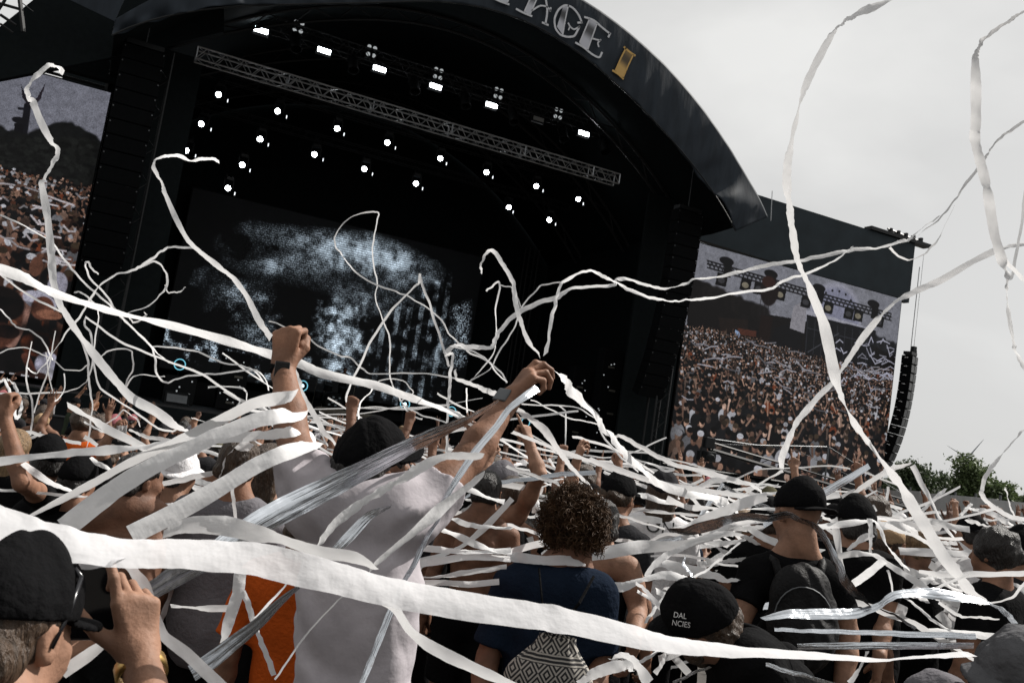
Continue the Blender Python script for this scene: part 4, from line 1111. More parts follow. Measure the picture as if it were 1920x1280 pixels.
def body_field(J, vox, legs=False, fat=1.0, hands=True, hvox=None):
    s = J['s']; wd = J['wide']; F = Field(vox); T = torso_frame(J)
    tp = lambda x, y, z: J['pel'] + T @ (V(x, y, z) * s)
    F.el(tp(0, 0, 0), V(.148, .104, .12) * s, T, k=.04)
    th = 1.0 if J.get('bare') else .86        # a clothed trunk stays well inside its shirt
    F.el(tp(0, .005, .17), V(.138 * wd, .098, .15) * s * V(th, th, 1), T, k=.06)
    F.el(tp(0, 0, .34), V(.160 * wd, .108, .17) * s * V(th, th, 1), T, k=.06)
    F.rc(J['shL'] * .78 + J['shR'] * .22, J['shR'] * .78 + J['shL'] * .22, .066 * s, k=.05)
    for sd in ((-1, 1) if J.get('bare') else ()):                   # shoulder blades and spine hollow
        F.el(tp(.075 * sd, -.085, .38), V(.055, .03, .075) * s, T, k=.03)
    if J.get('bare'): F.rc(tp(0, -.118, .1), tp(0, -.125, .45), .012 * s, k=.03, sub=True)
    Hm = frame(J['hf'], J['hu']); h = lambda x, y, z: J['head'] + Hm @ (V(x, y, z) * s)
    bs_ = s; s = s * J.get('hds', 1.0); h = lambda x, y, z: J['head'] + Hm @ (V(x, y, z) * s)
    nb = J['chest'] + T @ (V(0, -.015, .02) * s)
    F.rc(nb, h(0, -.025, -.045), .060 * s, .054 * s, k=.03)
    for k in 'LR': F.rc(h(0, -.035, -.075), nb * .35 + J['sh' + k] * .65, .040 * s, .048 * s, k=.05)
    # head and face
    F.el(h(0, -.014, .030), V(.075, .094, .086) * s, Hm, k=.02)
    F.el(h(0, .028, -.030), V(.061, .066, .086) * s, Hm, k=.03)
    F.rc(h(0, .015, -.055), h(0, .060, -.096), .044 * s, .027 * s, k=.03)
    F.rc(h(-.034, .082, .030), h(.034, .082, .030), .011 * s, k=.02)
    for sd in (-1, 1):
        F.el(h(.031 * sd, .100, .012), V(.017, .014, .011) * s, Hm, k=.012, sub=True)
        F.el(h(.031 * sd, .080, .011), V(.014, .013, .011) * s, Hm, k=.003)
        F.rc(h(.045 * sd, .062, -.02), h(.036 * sd, .07, -.04), .016 * s, k=.03)
        E_ = frame(Hm @ V(.35 * sd, 1, .15), Hm @ V(.15 * sd, 0, 1))
        F.el(h(.080 * sd, -.010, -.006), V(.010, .020, .033) * s, E_, k=.008)
        F.el(h(.092 * sd, -.006, -.004), V(.008, .011, .018) * s, E_, k=.006, sub=True)
    F.rc(h(0, .090, .014), h(0, .110, -.024), .009 * s, .0145 * s, k=.012)
    F.rc(h(-.019, .086, -.056), h(.019, .086, -.056), .009 * s, k=.010)
    F.rc(h(-.02, .098, -.057), h(.02, .098, -.057), .003 * s, k=.005, sub=True)
    parts = []; hs_ = s; s = bs_
    def h(x, y, z): return J['head'] + Hm @ (V(x, y, z) * hs_)
    for sd, k in ((1, 'R'), (-1, 'L')):
        sh, el, wr = J['sh' + k], J['el' + k], J['wr' + k]
        F.rc(sh, el, .051 * s, .042 * s, k=.04)
        m = sh * .55 + el * .45; F.el(m, V(.050, .050, .085) * s, frame(V(*(np.cross(el - sh, V(.3, 1, .2)))), el - sh), k=.04)
        fa = el * .72 + wr * .28
        F.rc(el, fa, .041 * s, .045 * s, k=.02); F.rc(fa, wr, .044 * s, .027 * s, k=.02)
        if hands:
            G = F if hvox is None else Field(hvox)
            if hvox is not None: G.rc(fa * .3 + wr * .7, wr, .033 * s, .0275 * s, k=.02)
            hand(G, wr, J['hd' + k], J['pn' + k], sd, J['hp' + k], s * J.get('hs', 1.0), fat)
            if hvox is not None: parts.append(G)
        if legs:
            F.rc(J['hip' + k], J['kn' + k], .088 * s, .056 * s, k=.05)
            cf = J['kn' + k] * .7 + J['an' + k] * .3 + T @ V(0, -.015, 0)
            F.rc(J['kn' + k], cf, .052 * s, .058 * s, k=.03); F.rc(cf, J['an' + k], .056 * s, .036 * s, k=.03)
    return F, parts, T, Hm, h, tp

def vnoise(P, seed):                # smooth value noise, -1..1
    i = np.floor(P).astype(np.int64); f = P - i; f = f * f * (3 - 2 * f); out = 0
    for a in (0, 1):
        for b in (0, 1):
            for c in (0, 1):
                q = (i[:, 0] + a) * 374761393 + (i[:, 1] + b) * 668265263 + (i[:, 2] + c) * 2147483647 + seed * 1274126177
                q = (q ^ (q >> 13)) * 1274126177; q = q ^ (q >> 16)
                w = (f[:, 0] if a else 1 - f[:, 0]) * (f[:, 1] if b else 1 - f[:, 1]) * (f[:, 2] if c else 1 - f[:, 2])
                out = out + w * ((q & 0xffff) / 32767.5 - 1)
    return out
def folds(T, o, amp, seed):
    def ridge(n): return np.clip(1 - 1.9 * np.abs(n), 0, 1) ** 1.2
    def f(P):
        q = (P - o) @ T; x, y, z = q[:, 0], q[:, 1], q[:, 2]
        w = .035 * vnoise(q * 6, seed); w2 = .035 * vnoise(q * 6 + 31, seed)
        hang = ridge(vnoise(np.stack([(x + w) * 13, (y + w2) * 13, z * 2.2], 1), seed + 1))
        k = .5 + .5 * vnoise(q * 4.5 + 7, seed + 5)
        swag = (.5 + .5 * np.sin(52 * (z - 1.9 * x * x + 1.6 * w2))) * k * np.exp(-((z - .10) / .17) ** 2)
        ax = np.abs(x); sg = np.sign(x)
        pull = (.5 + .5 * np.sin(62 * (ax * .62 - (z - .4) * .78 + 1.3 * w) + sg)) * (.35 + .65 * k) * sstepv(.10, .26, z) * sstepv(.04, .12, ax)
        return -amp * (.55 * hang * (1 - .5 * sstepv(.2, .42, z)) + .65 * swag + .75 * pull)
    return f
def sstepv(a, b, x):
    t = np.clip((x - a) / (b - a), 0, 1); return t * t * (3 - 2 * t)

def mesh_with_slots(name, vq, parent, mats, select=None):
    me = mesh_np(name, *vq)
    o = link(name, me, parent, mats)
    if select is not None:
        c = np.array([0.0]); nq = len(vq[1]); cen = vq[0][vq[1]].mean(1)
        me.polygons.foreach_set('material_index', select(cen).astype(np.int32))
    return o

M_SKIN = [mat('skin tone %d' % i, c, .62, spec=.22, var=.30, vscale=16, bump=.14, bscale=95) for i, c in enumerate([(.185, .095, .060), (.235, .130, .086), (.135, .068, .043), (.085, .043, .028)])]
M_EYE = mat('dark eye', (.03, .025, .02), .2); M_LIP = mat('lip', (.30, .13, .11), .45)
def cloth(n, c, **k):
    k.setdefault('bump', .35); k.setdefault('bscale', 60)
    return mat('cloth ' + n, c, .9, var=.16, vscale=9, spec=.03, **k)
M_CL = {'black': cloth('black', (.0055, .0055, .006)), 'white': cloth('white', (.62, .61, .62)), 'grey': cloth('grey', (.12, .115, .125)), 'dark_grey': cloth('dark_grey', (.085, .085, .09), bump=.7, bscale=30), 'charcoal': cloth('charcoal', (.020, .020, .022)),  # includes the bucket hat's own dark grey cloth
        'navy': cloth('navy', (.008, .013, .024)), 'green': cloth('dark green', (.035, .045, .03)), 'orange': cloth('orange', (.42, .075, .012)), 'red': cloth('red', (.16, .02, .018)),
        'tan': cloth('tan', (.26, .18, .11)), 'olive': cloth('olive', (.07, .065, .04)), 'ash': cloth('ash', (.36, .335, .355), bump=.18, bscale=30), 'jean': cloth('jean', (.03, .045, .075)), 'khaki': cloth('khaki', (.15, .12, .085)), 'pink': cloth('pink', (.25, .09, .10))}
def hairm(n, c): return mat('hair ' + n, c, .5, var=.45, vscale=60, bump=.9, bscale=130, aniso=(1, 1, .25), spec=.4)
M_HAIR = {'black': hairm('black', (.010, .008, .007)), 'brown': hairm('brown', (.040, .024, .014)), 'fair': hairm('fair', (.16, .10, .05)), 'ginger': hairm('ginger', (.15, .055, .018))}

def face_select(J, Hm):
    s = J['s']
    def f(c):
        q = (c - J['head']) @ Hm / s; m = np.zeros(len(c))
        x, y, z = np.abs(q[:, 0]), q[:, 1], q[:, 2]
        m[(((x - .031) / .011) ** 2 + ((z - .011) / .006) ** 2 < 1) & (y > .07)] = 1
        m[((x / .024) ** 2 + ((z + .057) / .010) ** 2 < 1) & (y > .08)] = 2
        return m
    return lambda c: np.where((((c - J['head']) @ Hm / s)[:, 1] < .125) & (np.linalg.norm(c - J['head'], axis=1) < .2 * s), f(c), 0)

def build_person(root, J, st, vox=.012, hvox=None):
    """st: skin, shirt (tee/tank/none/long), shirt_col, hat (cap/capback/bucket/beanie/None), hat_col, hair (short/long/none/curly), hair_col, legs (trousers/shorts), leg_col, beard"""
    J['bare'] = st.get('shirt') == 'none'
    s = J['s']; fat = st.get('fat', 1.0 if hvox else 1.22)
    shorts = st.get('legs', 'trousers') == 'shorts'
    F, parts, T, Hm, h, tp = body_field(J, vox, legs=shorts, fat=fat, hvox=hvox)
    vq = join_meshes([F.mesh()] + [g.mesh() for g in parts])
    skin = M_SKIN[st.get('skin', 0)]
    body = mesh_with_slots('body', vq, root, [skin, M_EYE, M_LIP], face_select(J, Hm))
    wd = J['wide']
    sc = M_CL[st['shirt_col']] if 'shirt_col' in st else None
    kind = st.get('shirt', 'tee')
    if kind != 'none':
        G = Field(st.get('svox', vox)); e = .014 * s; loose = st.get('loose', 1.0)
        G.el(tp(0, 0, .34), V(.162 * wd, .110, .18) * s + e, T, k=.06)
        G.el(tp(0, .005, .15), V(.150 * wd * loose, .112 * loose, .19) * s + e, T, k=.08)
        G.el(tp(0, 0, -.02), V(.168 * loose, .125 * loose, .17) * s + e, T, k=.08)
        if kind != 'tank':
            G.rc(J['shL'] * .80 + J['shR'] * .20, J['shR'] * .80 + J['shL'] * .20, .066 * s + e, k=.05)
            G.rc(J['shL'] * .72 + J['shR'] * .28 + T @ V(0, 0, .012), J['shR'] * .72 + J['shL'] * .28 + T @ V(0, 0, .012), .066 * s + e, k=.06)
            fr = 1.0 if kind == 'long' else st.get('sleeve', .55)
            for k in 'LR':
                b = J['sh' + k] * (1 - fr) + J['el' + k] * fr
                G.rc(J['sh' + k] + T @ V(0, 0, 0), b, .062 * s, (.066 if fr < 1 else .058) * s, k=.05, flat=fr < 1)
                if kind == 'long':
                    G.rc(J['el' + k], J['wr' + k], .054 * s, .038 * s, k=.02, flat=True)
        else:
            for sd in (-1, 1): G.rc(tp(.085 * sd, -.05, .36), tp(.075 * sd, -.015, .50), .042 * s, .030 * s, k=.03)
        G.plane(tp(0, 0, -.15 if not st.get('short_hem') else -.08), -T[:, 2])
        # neck opening
        nb = J['chest'] + T @ (V(0, .02, .075) * s)
        G.el(nb, V(.068, .075, .045) * s, T, k=.012, sub=True)
        G.disp = folds(T, J['pel'], st.get('fold', .007) * s, st.get('seed', 3))
        mesh_with_slots('shirt', G.mesh(), root, [sc])
    G = Field(vox * 1.2); lc = M_CL[st.get('leg_col', 'black')]
    G.el(tp(0, 0, -.02), V(.166, .122, .13) * s, T, k=.05)
    for k in 'LR':
        if shorts:
            b = J['hip' + k] * .12 + J['kn' + k] * .88; G.rc(J['hip' + k], b, .108 * s, .092 * s, k=.05, flat=True)
        else:
            G.rc(J['hip' + k], J['kn' + k], .102 * s, .075 * s, k=.05); G.rc(J['kn' + k], J['an' + k] + V(0, 0, -.02), .073 * s, .068 * s, k=.03, flat=True)
    G.plane(tp(0, 0, .07), T[:, 2])
    mesh_with_slots('shorts' if shorts else 'trousers', G.mesh(), root, [lc])
    fw = T[:, 1] * V(1, 1, 0)
    for k in 'LR':
        G = Field(vox * 1.2); a = J['an' + k]
        G.rc(a + V(0, 0, -.03), a + V(0, 0, -.045) + fw * .15, .045 * s, .038 * s, k=.02); G.rc(a, a + V(0, 0, -.03), .046 * s, .05 * s, k=.02)
        G.plane((a[0], a[1], .004), (0, 0, -1))
        mesh_with_slots('shoe', G.mesh(), root, [M_CL['charcoal']])
    # hair and hats, in the frame of the head
    s = s * J.get('hds', 1.0)
    hc = M_HAIR[st.get('hair_col', 'black')]; hair = st.get('hair', 'short')
    hv = st.get('hvx', vox)
    if hair != 'none':
        G = Field(hv)
        if st.get('hat'): G.cut.append((h(0, -.012, .046), Hm[:, 2]))
        th = .010 if hair == 'short' else (.012 if st.get('hat') else .018)
        G.el(h(0, -.016, .034), V(.077 + th, .096 + th, .087 + th) * s, Hm, k=.02)
        if hair == 'short':
            G.rc(h(-.05, -.075, -.03), h(.05, -.075, -.03), .036 * s, k=.03)
            G.cut.append((h(0, .062, .05), Hm @ nrm(V(0, 1, -.35)))); G.cut.append((h(0, -.02, -.045), Hm @ nrm(V(0, .35, -1))))
            for sd in (-1, 1): G.el(h(.09 * sd, .045, -.02), V(.04, .06, .055) * s, Hm, k=.01, sub=True)
        elif hair == 'long':
            G.rc(h(-.05, -.06, 0), h(-.055, -.075, -.17), .045 * s, .030 * s, k=.04); G.rc(h(.05, -.06, 0), h(.055, -.075, -.17), .045 * s, .030 * s, k=.04)
            G.rc(h(0, -.08, 0), h(0, -.095, -.20), .05 * s, .028 * s, k=.04)
            G.el(h(0, .10, -.03), V(.062, .075, .09) * s, Hm, k=.02, sub=True)
            if st.get('ear_clear'):
                G.el(h(.09, .02, -.03), V(.05, .055, .06) * s, Hm, k=.01, sub=True)
        elif hair == 'mop':
            for i in range(26):
                r_ = np.random.default_rng(i + 50); q = nrm(r_.normal(size=3) + V(0, -.25, .25)); G.el(h(*(q * V(.085, .10, .10) + V(0, -.015, .03))), V(.03, .03, .03) * s, k=.02)
            G.el(h(0, .11, -.03), V(.06, .07, .075) * s, Hm, k=.02, sub=True)
        ph = NP.uniform(0, 6, 3); hm = Hm; h0 = J['head']
        G.disp = lambda P: -.0035 * (np.sin(((P - h0) @ hm)[:, 0] * 190 + 3 * np.sin(((P - h0) @ hm)[:, 2] * 40) + ph[0]) + np.sin(((P - h0) @ hm)[:, 1] * 150 + ph[1] + 3 * np.sin(((P - h0) @ hm)[:, 0] * 50))) * .6
        mesh_with_slots('hair', G.mesh(), root, [hc])
    if st.get('beard'):
        G = Field(hv); L_ = st['beard']
        G.rc(h(-.04, .045, -.06), h(.04, .045, -.06), .034 * s, k=.03); G.rc(h(0, .06, -.085), h(0, .06, -.095 - L_), .042 * s, .02 * s, k=.03)
        mesh_with_slots('beard', G.mesh(), root, [hc])
    hat = st.get('hat')
    if hat:
        hcol = M_CL[st.get('hat_col', 'black')]
        ht = math.radians(st.get('hat_turn', 180 if hat == 'capback' else 0)); til = math.radians(st.get('hat_tilt', 6))
        Q = Hm @ np.array(Matrix.Rotation(-ht, 3, 'Z')) @ np.array(Matrix.Rotation(til, 3, 'X'))
        c = lambda x, y, z: J['head'] + Hm @ (V(0, -.012, .03) * s) + Q @ (V(x, y, z) * s)
        G = Field(hv)
        if hat in ('cap', 'capback'):
            G.el(c(0, -.002, .012), V(.094, .112, .098) * s, Q, k=.01); G.rc(c(0, .02, .075), c(0, .06, .045), .05 * s, .045 * s, k=.05)
            G.plane(c(0, 0, -.004), -Q[:, 2])
            o0 = c(0, 0, 0)
            def seam(P, o0=o0, Q=Q):
                q = (P - o0) @ Q; a = np.arctan2(q[:, 0], q[:, 1]); u = (a / (math.pi / 3)) % 1.0; u = np.minimum(u, 1 - u) * np.hypot(q[:, 0], q[:, 1])
                return .0022 * np.exp(-(u / .0035) ** 2) - .0016 * np.sin(60 * q[:, 0] + 35 * q[:, 2] + 4 * np.sin(30 * q[:, 1]))
            G.disp = seam
            cr = mesh_with_slots('cap_crown', G.mesh(), root, [hcol])
            G = Field(max(.003, hv * .8))
            def brim(P, o0=o0, Q=Q, s=s):
                q = (P - o0) @ Q / s; x, y, z = q[..., 0], q[..., 1], q[..., 2]
                z = z + 2.6 * x * x + .10 * (y - .09)
                rr = np.sqrt((x / .082) ** 2 + ((y - .085) / .098) ** 2)
                return np.maximum(np.maximum((rr - 1) * .06, np.abs(z - .004) - .005), -(y - .055)) * s
            G.fn(brim, o0 - .22 * s, o0 + .22 * s)
            mesh_with_slots('cap_brim', G.mesh(), root, [hcol])
            G = Field(max(.0025, hv * .5)); G.el(c(0, -.002, .111), V(.010, .010, .006) * s, Q); mesh_with_slots('cap_button', G.mesh(), root, [hcol])
        elif hat == 'beanie':
            G.el(c(0, -.004, .012), V(.096, .114, .108) * s, Q, k=.01); G.rc(c(0, -.06, .05), c(0, -.085, .03), .055 * s, .05 * s, k=.04); G.plane(c(0, 0, -.012), -Q[:, 2])
            G.disp = lambda P: -.003 * np.sin(70 * ((P - J['head']) @ Q)[:, 2] + 4 * np.sin(30 * ((P - J['head']) @ Q)[:, 0]))
            mesh_with_slots('beanie', G.mesh(), root, [hcol])
        elif hat == 'bucket':
            G.el(c(0, 0, .02), V(.104, .116, .085) * s, Q, k=.01); G.rc(c(-.02, 0, .075), c(.02, .01, .075), .06 * s, k=.05); G.plane(c(0, 0, -.008), -Q[:, 2])
            G.disp = lambda P: -.011 * vnoise(((P - J['head']) @ Q) * V(17, 17, 12), 5) - .005 * vnoise(((P - J['head']) @ Q) * 40, 6)
            mesh_with_slots('hat_crown', G.mesh(), root, [hcol])
            G = Field(max(.004, hv * .8)); o0 = c(0, 0, 0)
            def brim(P, o0=o0, Q=Q, s=s):
                q = (P - o0) @ Q / s; r_ = np.hypot(q[..., 0], q[..., 1]); z = q[..., 2] + (r_ - .10) * .62 + .010 * np.sin(3 * np.arctan2(q[..., 0], q[..., 1]) + 1)
                return np.maximum(np.maximum((r_ - .142) * .8, .085 - r_), (np.abs(z - .002) - .009) * .75) * s
            G.fn(brim, o0 - .22 * s, o0 + .2 * s)
            mesh_with_slots('hat_brim', G.mesh(), root, [hcol])
    return body

# ------------------------------------------------------------------ the people close to the camera
YV = YAW                                      # azimuth of the view axis
def rel(p, d): return lambda root: at(*p, d) - root
HEADS = []                                    # (x, y) of everyone placed so far
def hero(label, head_px, d, st, yaw=0.0, over=None, vox=.008, hvox=.0042, group=None, H=None, legs_d=None, **kw):
    hc = at(*head_px, d)
    fx, fy = (hc[0], hc[1]) if legs_d is None else at(head_px[0], head_px[1], legs_d)[:2]
    gz = ground_z(fx, fy)
    H = H or (hc[2] - gz) / (1.65 / 1.75)
    az = YV + math.radians(yaw)
    J = stand(H, az, **kw)
    root = empty('person', (fx, fy, gz), label, 'person', group)
    o = V(fx, fy, gz)
    sh = (hc - o) - J['head']                 # put the head where it belongs, the torso follows
    for k in ('pel',): J[k] = J[k] + V(sh[0] * .5, sh[1] * .5, 0)
    for k in ('chest', 'shL', 'shR', 'elL', 'elR', 'wrL', 'wrR', 'head'): J[k] = J[k] + sh * V(1, 1, 1)
    for k, v in (over or {}).items():
        if isinstance(v, tuple) and len(v) == 3 and k not in ('hf', 'hu', 'hdL', 'hdR', 'pnL', 'pnR'): J[k] = at(*v) - o
        elif isinstance(v, tuple): J[k] = nrm(CR * v[0] + CU * v[1] + CF * v[2])     # directions: right, up, away from the camera
        else: J[k] = v
    build_person(root, J, st, vox, hvox)
    HEADS.append((fx, fy))
    return root, J, o

def band(parent, name, c, ax, r, w, m, th=.004, dial=None, dm=None):      # strap round a wrist, optional dial
    ax = nrm(ax); mb = MB()
    mb.lathe(c, ax, [(r, -w / 2), (r + th, -w / 2), (r + th, w / 2), (r, w / 2), (r, -w / 2)], 24)
    o = mb.build(name, m, parent, smooth=True)
    if dial is not None:
        n = nrm(dial - ax * (dial @ ax)); b = np.cross(ax, n); M = np.stack([b, ax, n], 1)
        mb = MB(); mb.box(c + n * (r + .005), (.044, .050, .013), M); mb.build('watch_case', dm or m, o, bevel=.004)
    return o

# man in the washed out white shirt, both arms raised
P1, J1, O1 = hero('man in washed white t-shirt and black cap holding both arms high, wrapped in streamers', (700, 878), 2.62,
    dict(skin=0, shirt='tee', shirt_col='ash', hat='cap', hat_col='black', hair='long', ear_clear=1, hair_col='black', fold=.019, seed=12, svox=.006, hvx=.0045, sleeve=.50, loose=.90, leg_col='charcoal'),
    yaw=8, vox=.006, hvox=.003, over=dict(shL=(583, 952, 2.55), shR=(776, 968, 2.55), chest=(685, 985, 2.56), pel=(655, 1370, 2.50),
    elL=(546, 806, 2.70), wrL=(531, 684, 2.82), elR=(876, 862, 2.70), wrR=(957, 748, 2.86), hf=(.74, .10, .66), hu=(-.03, .97, -.25),
    hdL=(.12, 1.0, .05), pnL=(.25, .0, 1.0), hpL='fist', hdR=(.62, .72, .25), pnR=(.62, -.68, .35), hpR='claw', hs=1.02, hds=.86, wide=.86))
band(P1, 'wristwatch', J1['wrL'] - nrm(J1['hdL']) * .014, J1['hdL'], .0355, .028, M_CL['black'], dial=-CF + CR * .2, dm=mat('watch glass', (.004, .004, .005), .12))
band(P1, 'wrist_strap', J1['wrR'] - nrm(J1['hdR']) * .022, J1['wrR'] - J1['elR'], .0345, .020, mat('brown leather', (.03, .018, .012), .5), dial=-CF - CR * .6 + CU * .5, dm=M_STEEL)

# man at the left edge filming with a phone
P2, J2, O2 = hero('man at the near left corner in a black cap filming with his phone', (12, 1192), 1.30,
    dict(skin=1, shirt='tee', shirt_col='black', hat='cap', hat_col='black', hat_tilt=0, hair='short', hair_col='brown', hvx=.0045, fold=.008),
    yaw=50, vox=.006, hvox=.0026, over=dict(hf=(.20, -.30, .93), hu=(.08, .94, .33), chest=(-10, 1415, 1.24), pel=(-20, 2150, 1.2), shL=(-230, 1430, 1.30), shR=(190, 1460, 1.20),
    elR=(330, 1540, 1.30), wrR=(262, 1228, 1.50), hdR=(-.14, .98, .12), pnR=(-.72, .05, .69), hpR='hold', elL=(-60, 1320, 1.45), wrL=(70, 1226, 1.62), hdL=(.62, .28, .72), pnL=(.1, .2, -1), hpL='relax'))
band(P2, 'gold_watch', J2['wrR'] - nrm(J2['hdR']) * .024, J2['wrR'] - J2['elR'], .0365, .024, mat('gold metal', (.55, .36, .13), .35, metal=1.0))
gm = MB(); a = at(152, 1082, 1.33); b = at(96, 1215, 1.27); gm.origin(P2.location).tube([a, a * .5 + b * .5 + CR * .004, b], .0036, 6)
gm.tube([a, at(132, 1056, 1.36), at(108, 1046, 1.40)], .004, 6); gm.build('glasses_arm', mat('dark acetate', (.01, .01, .012), .2), P2, smooth=True)
def phone(c, right, up, label, size=(.078, .160, .009), group=None):
    n = np.cross(right, up); M = np.stack([nrm(right), nrm(n), nrm(up)], 1)
    r = empty('phone', c, label, 'phone', group)
    mb = MB(); mb.box((0, 0, 0), (size[0], size[2], size[1]), M); mb.build('case', mat('phone case', (.006, .006, .007), .3), r, bevel=.003)
    mb = MB(); mb.box(M @ V(0, size[2] / 2 + .0006, 0), (size[0] * .92, .001, size[1] * .94), M); mb.build('display', mat('phone glass', (.004, .004, .005), .08), r)
    mb = MB(); mb.lathe(M @ V(-size[0] * .3, -size[2] / 2, size[1] * .42), -M[:, 1], [(0, .002), (.006, .002), (.007, 0)], 12); mb.build('camera_lens', mat('phone glass', (0, 0, 0)), r)
    return r
phone(at(172, 1114, 1.57), CR + CU * .02, CU + CF * .08 - CR * .03, 'black phone held up by the man at the near left corner', (.090, .150, .010))

# person with a head of curls, navy shirt and patterned bag
P3, J3, O3 = hero('person with big curly brown hair in navy t-shirt carrying a patterned drawstring bag', (1077, 985), 3.55,
    dict(skin=2, shirt='tee', shirt_col='navy', hair='none', fold=.010, seed=5, svox=.008, sleeve=.80, loose=1.12, leg_col='charcoal'), yaw=-6, vox=.009,
    over=dict(shL=(953, 1098, 3.5), shR=(1128, 1112, 3.45), chest=(1045, 1090, 3.5), pel=(1030, 1345, 3.45), elL=(915, 1232, 3.45), wrL=(890, 1345, 3.3), elR=(1122, 1250, 3.4), wrR=(1095, 1360, 3.15), hf=(-.10, -.18, 1.0), hu=(.03, 1, .15)))
def curls(parent, c, M, rad, n, seed, m):
    r = np.random.default_rng(seed); mb = MB(); sk = .012
    for i in range(n):
        q = r.normal(size=3); q /= np.linalg.norm(q)
        if q[1] > .45 and q[2] < .25: continue
        if q[2] < -.72: continue
        base = q * rad * r.uniform(.60, .90) * (1 + .10 * math.sin(5 * q[0] + 3 * q[2]) * math.sin(4 * q[1] + 2)); out = nrm(q + r.normal(size=3) * .45 + V(0, 0, -.15)); sid = nrm(np.cross(out, r.normal(size=3))); up = np.cross(out, sid)
        L_ = r.uniform(.045, .085) * (rad.mean() / .14); cr = r.uniform(.006, .012); t0 = r.uniform(0, 6)
        pts = [c + M @ (base + out * L_ * t + (sid * math.cos(t0 + 9 * t) + up * math.sin(t0 + 9 * t)) * cr * (.4 + t)) for t in np.linspace(0, 1, 9)]
        mb.tube(pts, [.0026, .0026, .0025, .0025, .0024, .0023, .002, .0016, .0008], 3, cap=False)
    return mb.build('hair', m, parent, smooth=True)
def curly_hair():
    Hm = frame(J3['hf'], J3['hu']); c = J3['head'] + Hm @ V(0, -.015, .015)
    m = mat('hair curls', (.046, .025, .0125), .65, var=.6, vscale=24, spec=.15)
    G = Field(.008); G.el(c, V(.092, .108, .100), Hm); G.el(c + Hm @ V(0, .12, -.06), V(.07, .06, .10), Hm, sub=True)
    G.disp = lambda P: -.008 * np.sin(70 * P[:, 0]) * np.sin(64 * P[:, 1] + 1) * np.sin(72 * P[:, 2])
    core = mesh_with_slots('hair_core', G.mesh(), P3, [M_HAIR['black']])
    hc_ = curls(P3, c, Hm, V(.110, .116, .121), 5200, 3, m)
curly_hair()
def drawstring_bag():
    c = at(1022, 1300, 3.18); rt = nrm(CR * V(1, 1, 0) + 0); up = nrm(V(0, 0, 1) + CR * .08); f = np.cross(up, rt)
    top = at(1028, 1203, 3.18) - c; r = empty('drawstring_bag', c, 'black and white patterned drawstring bag hanging on the navy shirt', 'bag')
    n, m_ = 48, 30; vs = []; fs = []; cs = []
    Hh = .40; 
    for j in range(m_ + 1):
        v = j / m_; w = .155 * (math.sin(math.pi * min(1, v * 1.05 + .0) * .5) ** .6 if v < .5 else 1) * (1 - .62 * sstep(.62, 1.0, v)); z = -.20 + Hh * v
        for i in range(n):
            a = 2 * math.pi * i / n; pl = 1 + .10 * sstep(.6, 1, v) * math.sin(11 * a)
            p = rt * w * math.cos(a) * pl + f * w * .42 * math.sin(a) * pl + up * z
            vs.append(p)
            # woven pattern: bands of diamonds, chevrons and dots
            u = (a / (2 * math.pi)) * 12; vv = v * 9
            cs.append((u, vv))
    for j in range(m_):
        for i in range(n): fs.append((j * n + i, j * n + (i + 1) % n, (j + 1) * n + (i + 1) % n, (j + 1) * n + i))
    # the print itself is finer than the mesh: procedural material on generated bag coordinates
    m = bpy.data.materials.new('woven bag pattern'); m.use_nodes = True; nt_ = m.node_tree; N = nt_.nodes.new; K = nt_.links.new
    bs = nt_.nodes['Principled BSDF']; bs.inputs['Roughness'].default_value = .9
    t = N('ShaderNodeTexCoord'); sx = N('ShaderNodeSeparateXYZ'); K(t.outputs['Object'], sx.inputs[0])
    def mth(op, a, b=None, c_=None):
        x = N('ShaderNodeMath'); x.operation = op
        for i, q in enumerate((a, b, c_)):
            if q is None: continue
            if isinstance(q, (int, float)): x.inputs[i].default_value = q
            else: K(q, x.inputs[i])
        return x.outputs[0]
    U = mth('ADD', mth('MULTIPLY', sx.outputs[0], 14), mth('MULTIPLY', sx.outputs[1], -9)); Vv = mth('MULTIPLY', sx.outputs[2], 13)
    du = mth('ABSOLUTE', mth('SUBTRACT', mth('FRACT', mth('ADD', U, 50)), .5)); dv = mth('ABSOLUTE', mth('SUBTRACT', mth('FRACT', mth('ADD', Vv, 50)), .5))
    di = mth('ADD', du, dv); rings = mth('GREATER_THAN', mth('FRACT', mth('MULTIPLY', di, 4.0)), .52)
    stripe = mth('GREATER_THAN', mth('FRACT', mth('MULTIPLY', Vv, 6.0)), .6); bandm = mth('LESS_THAN', mth('FRACT', mth('ADD', mth('MULTIPLY', Vv, .5), 20.3)), .22)
    pat = mth('ADD', mth('MULTIPLY', rings, mth('SUBTRACT', 1.0, bandm)), mth('MULTIPLY', stripe, bandm))
    mixc = N('ShaderNodeMix'); mixc.data_type = 'RGBA'; K(pat, mixc.inputs['Factor'])
    mixc.inputs['A'].default_value = (.012, .012, .013, 1); mixc.inputs['B'].default_value = (.30, .28, .25, 1)
    K(mixc.outputs['Result'], bs.inputs['Base Color'])
    link('bag_body', mesh_np('bag_body', vs, fs), r, m)
    mb = MB().origin(c)
    mb.tube([c + top, at(1016, 1120, 3.22), at(1011, 1065, 3.30)], .004, 5); mb.tube([c + top, at(1086, 1130, 3.2), at(1113, 1080, 3.30)], .0055, 5)
    mb.build('cord', M_CL['black'], r)
drawstring_bag()

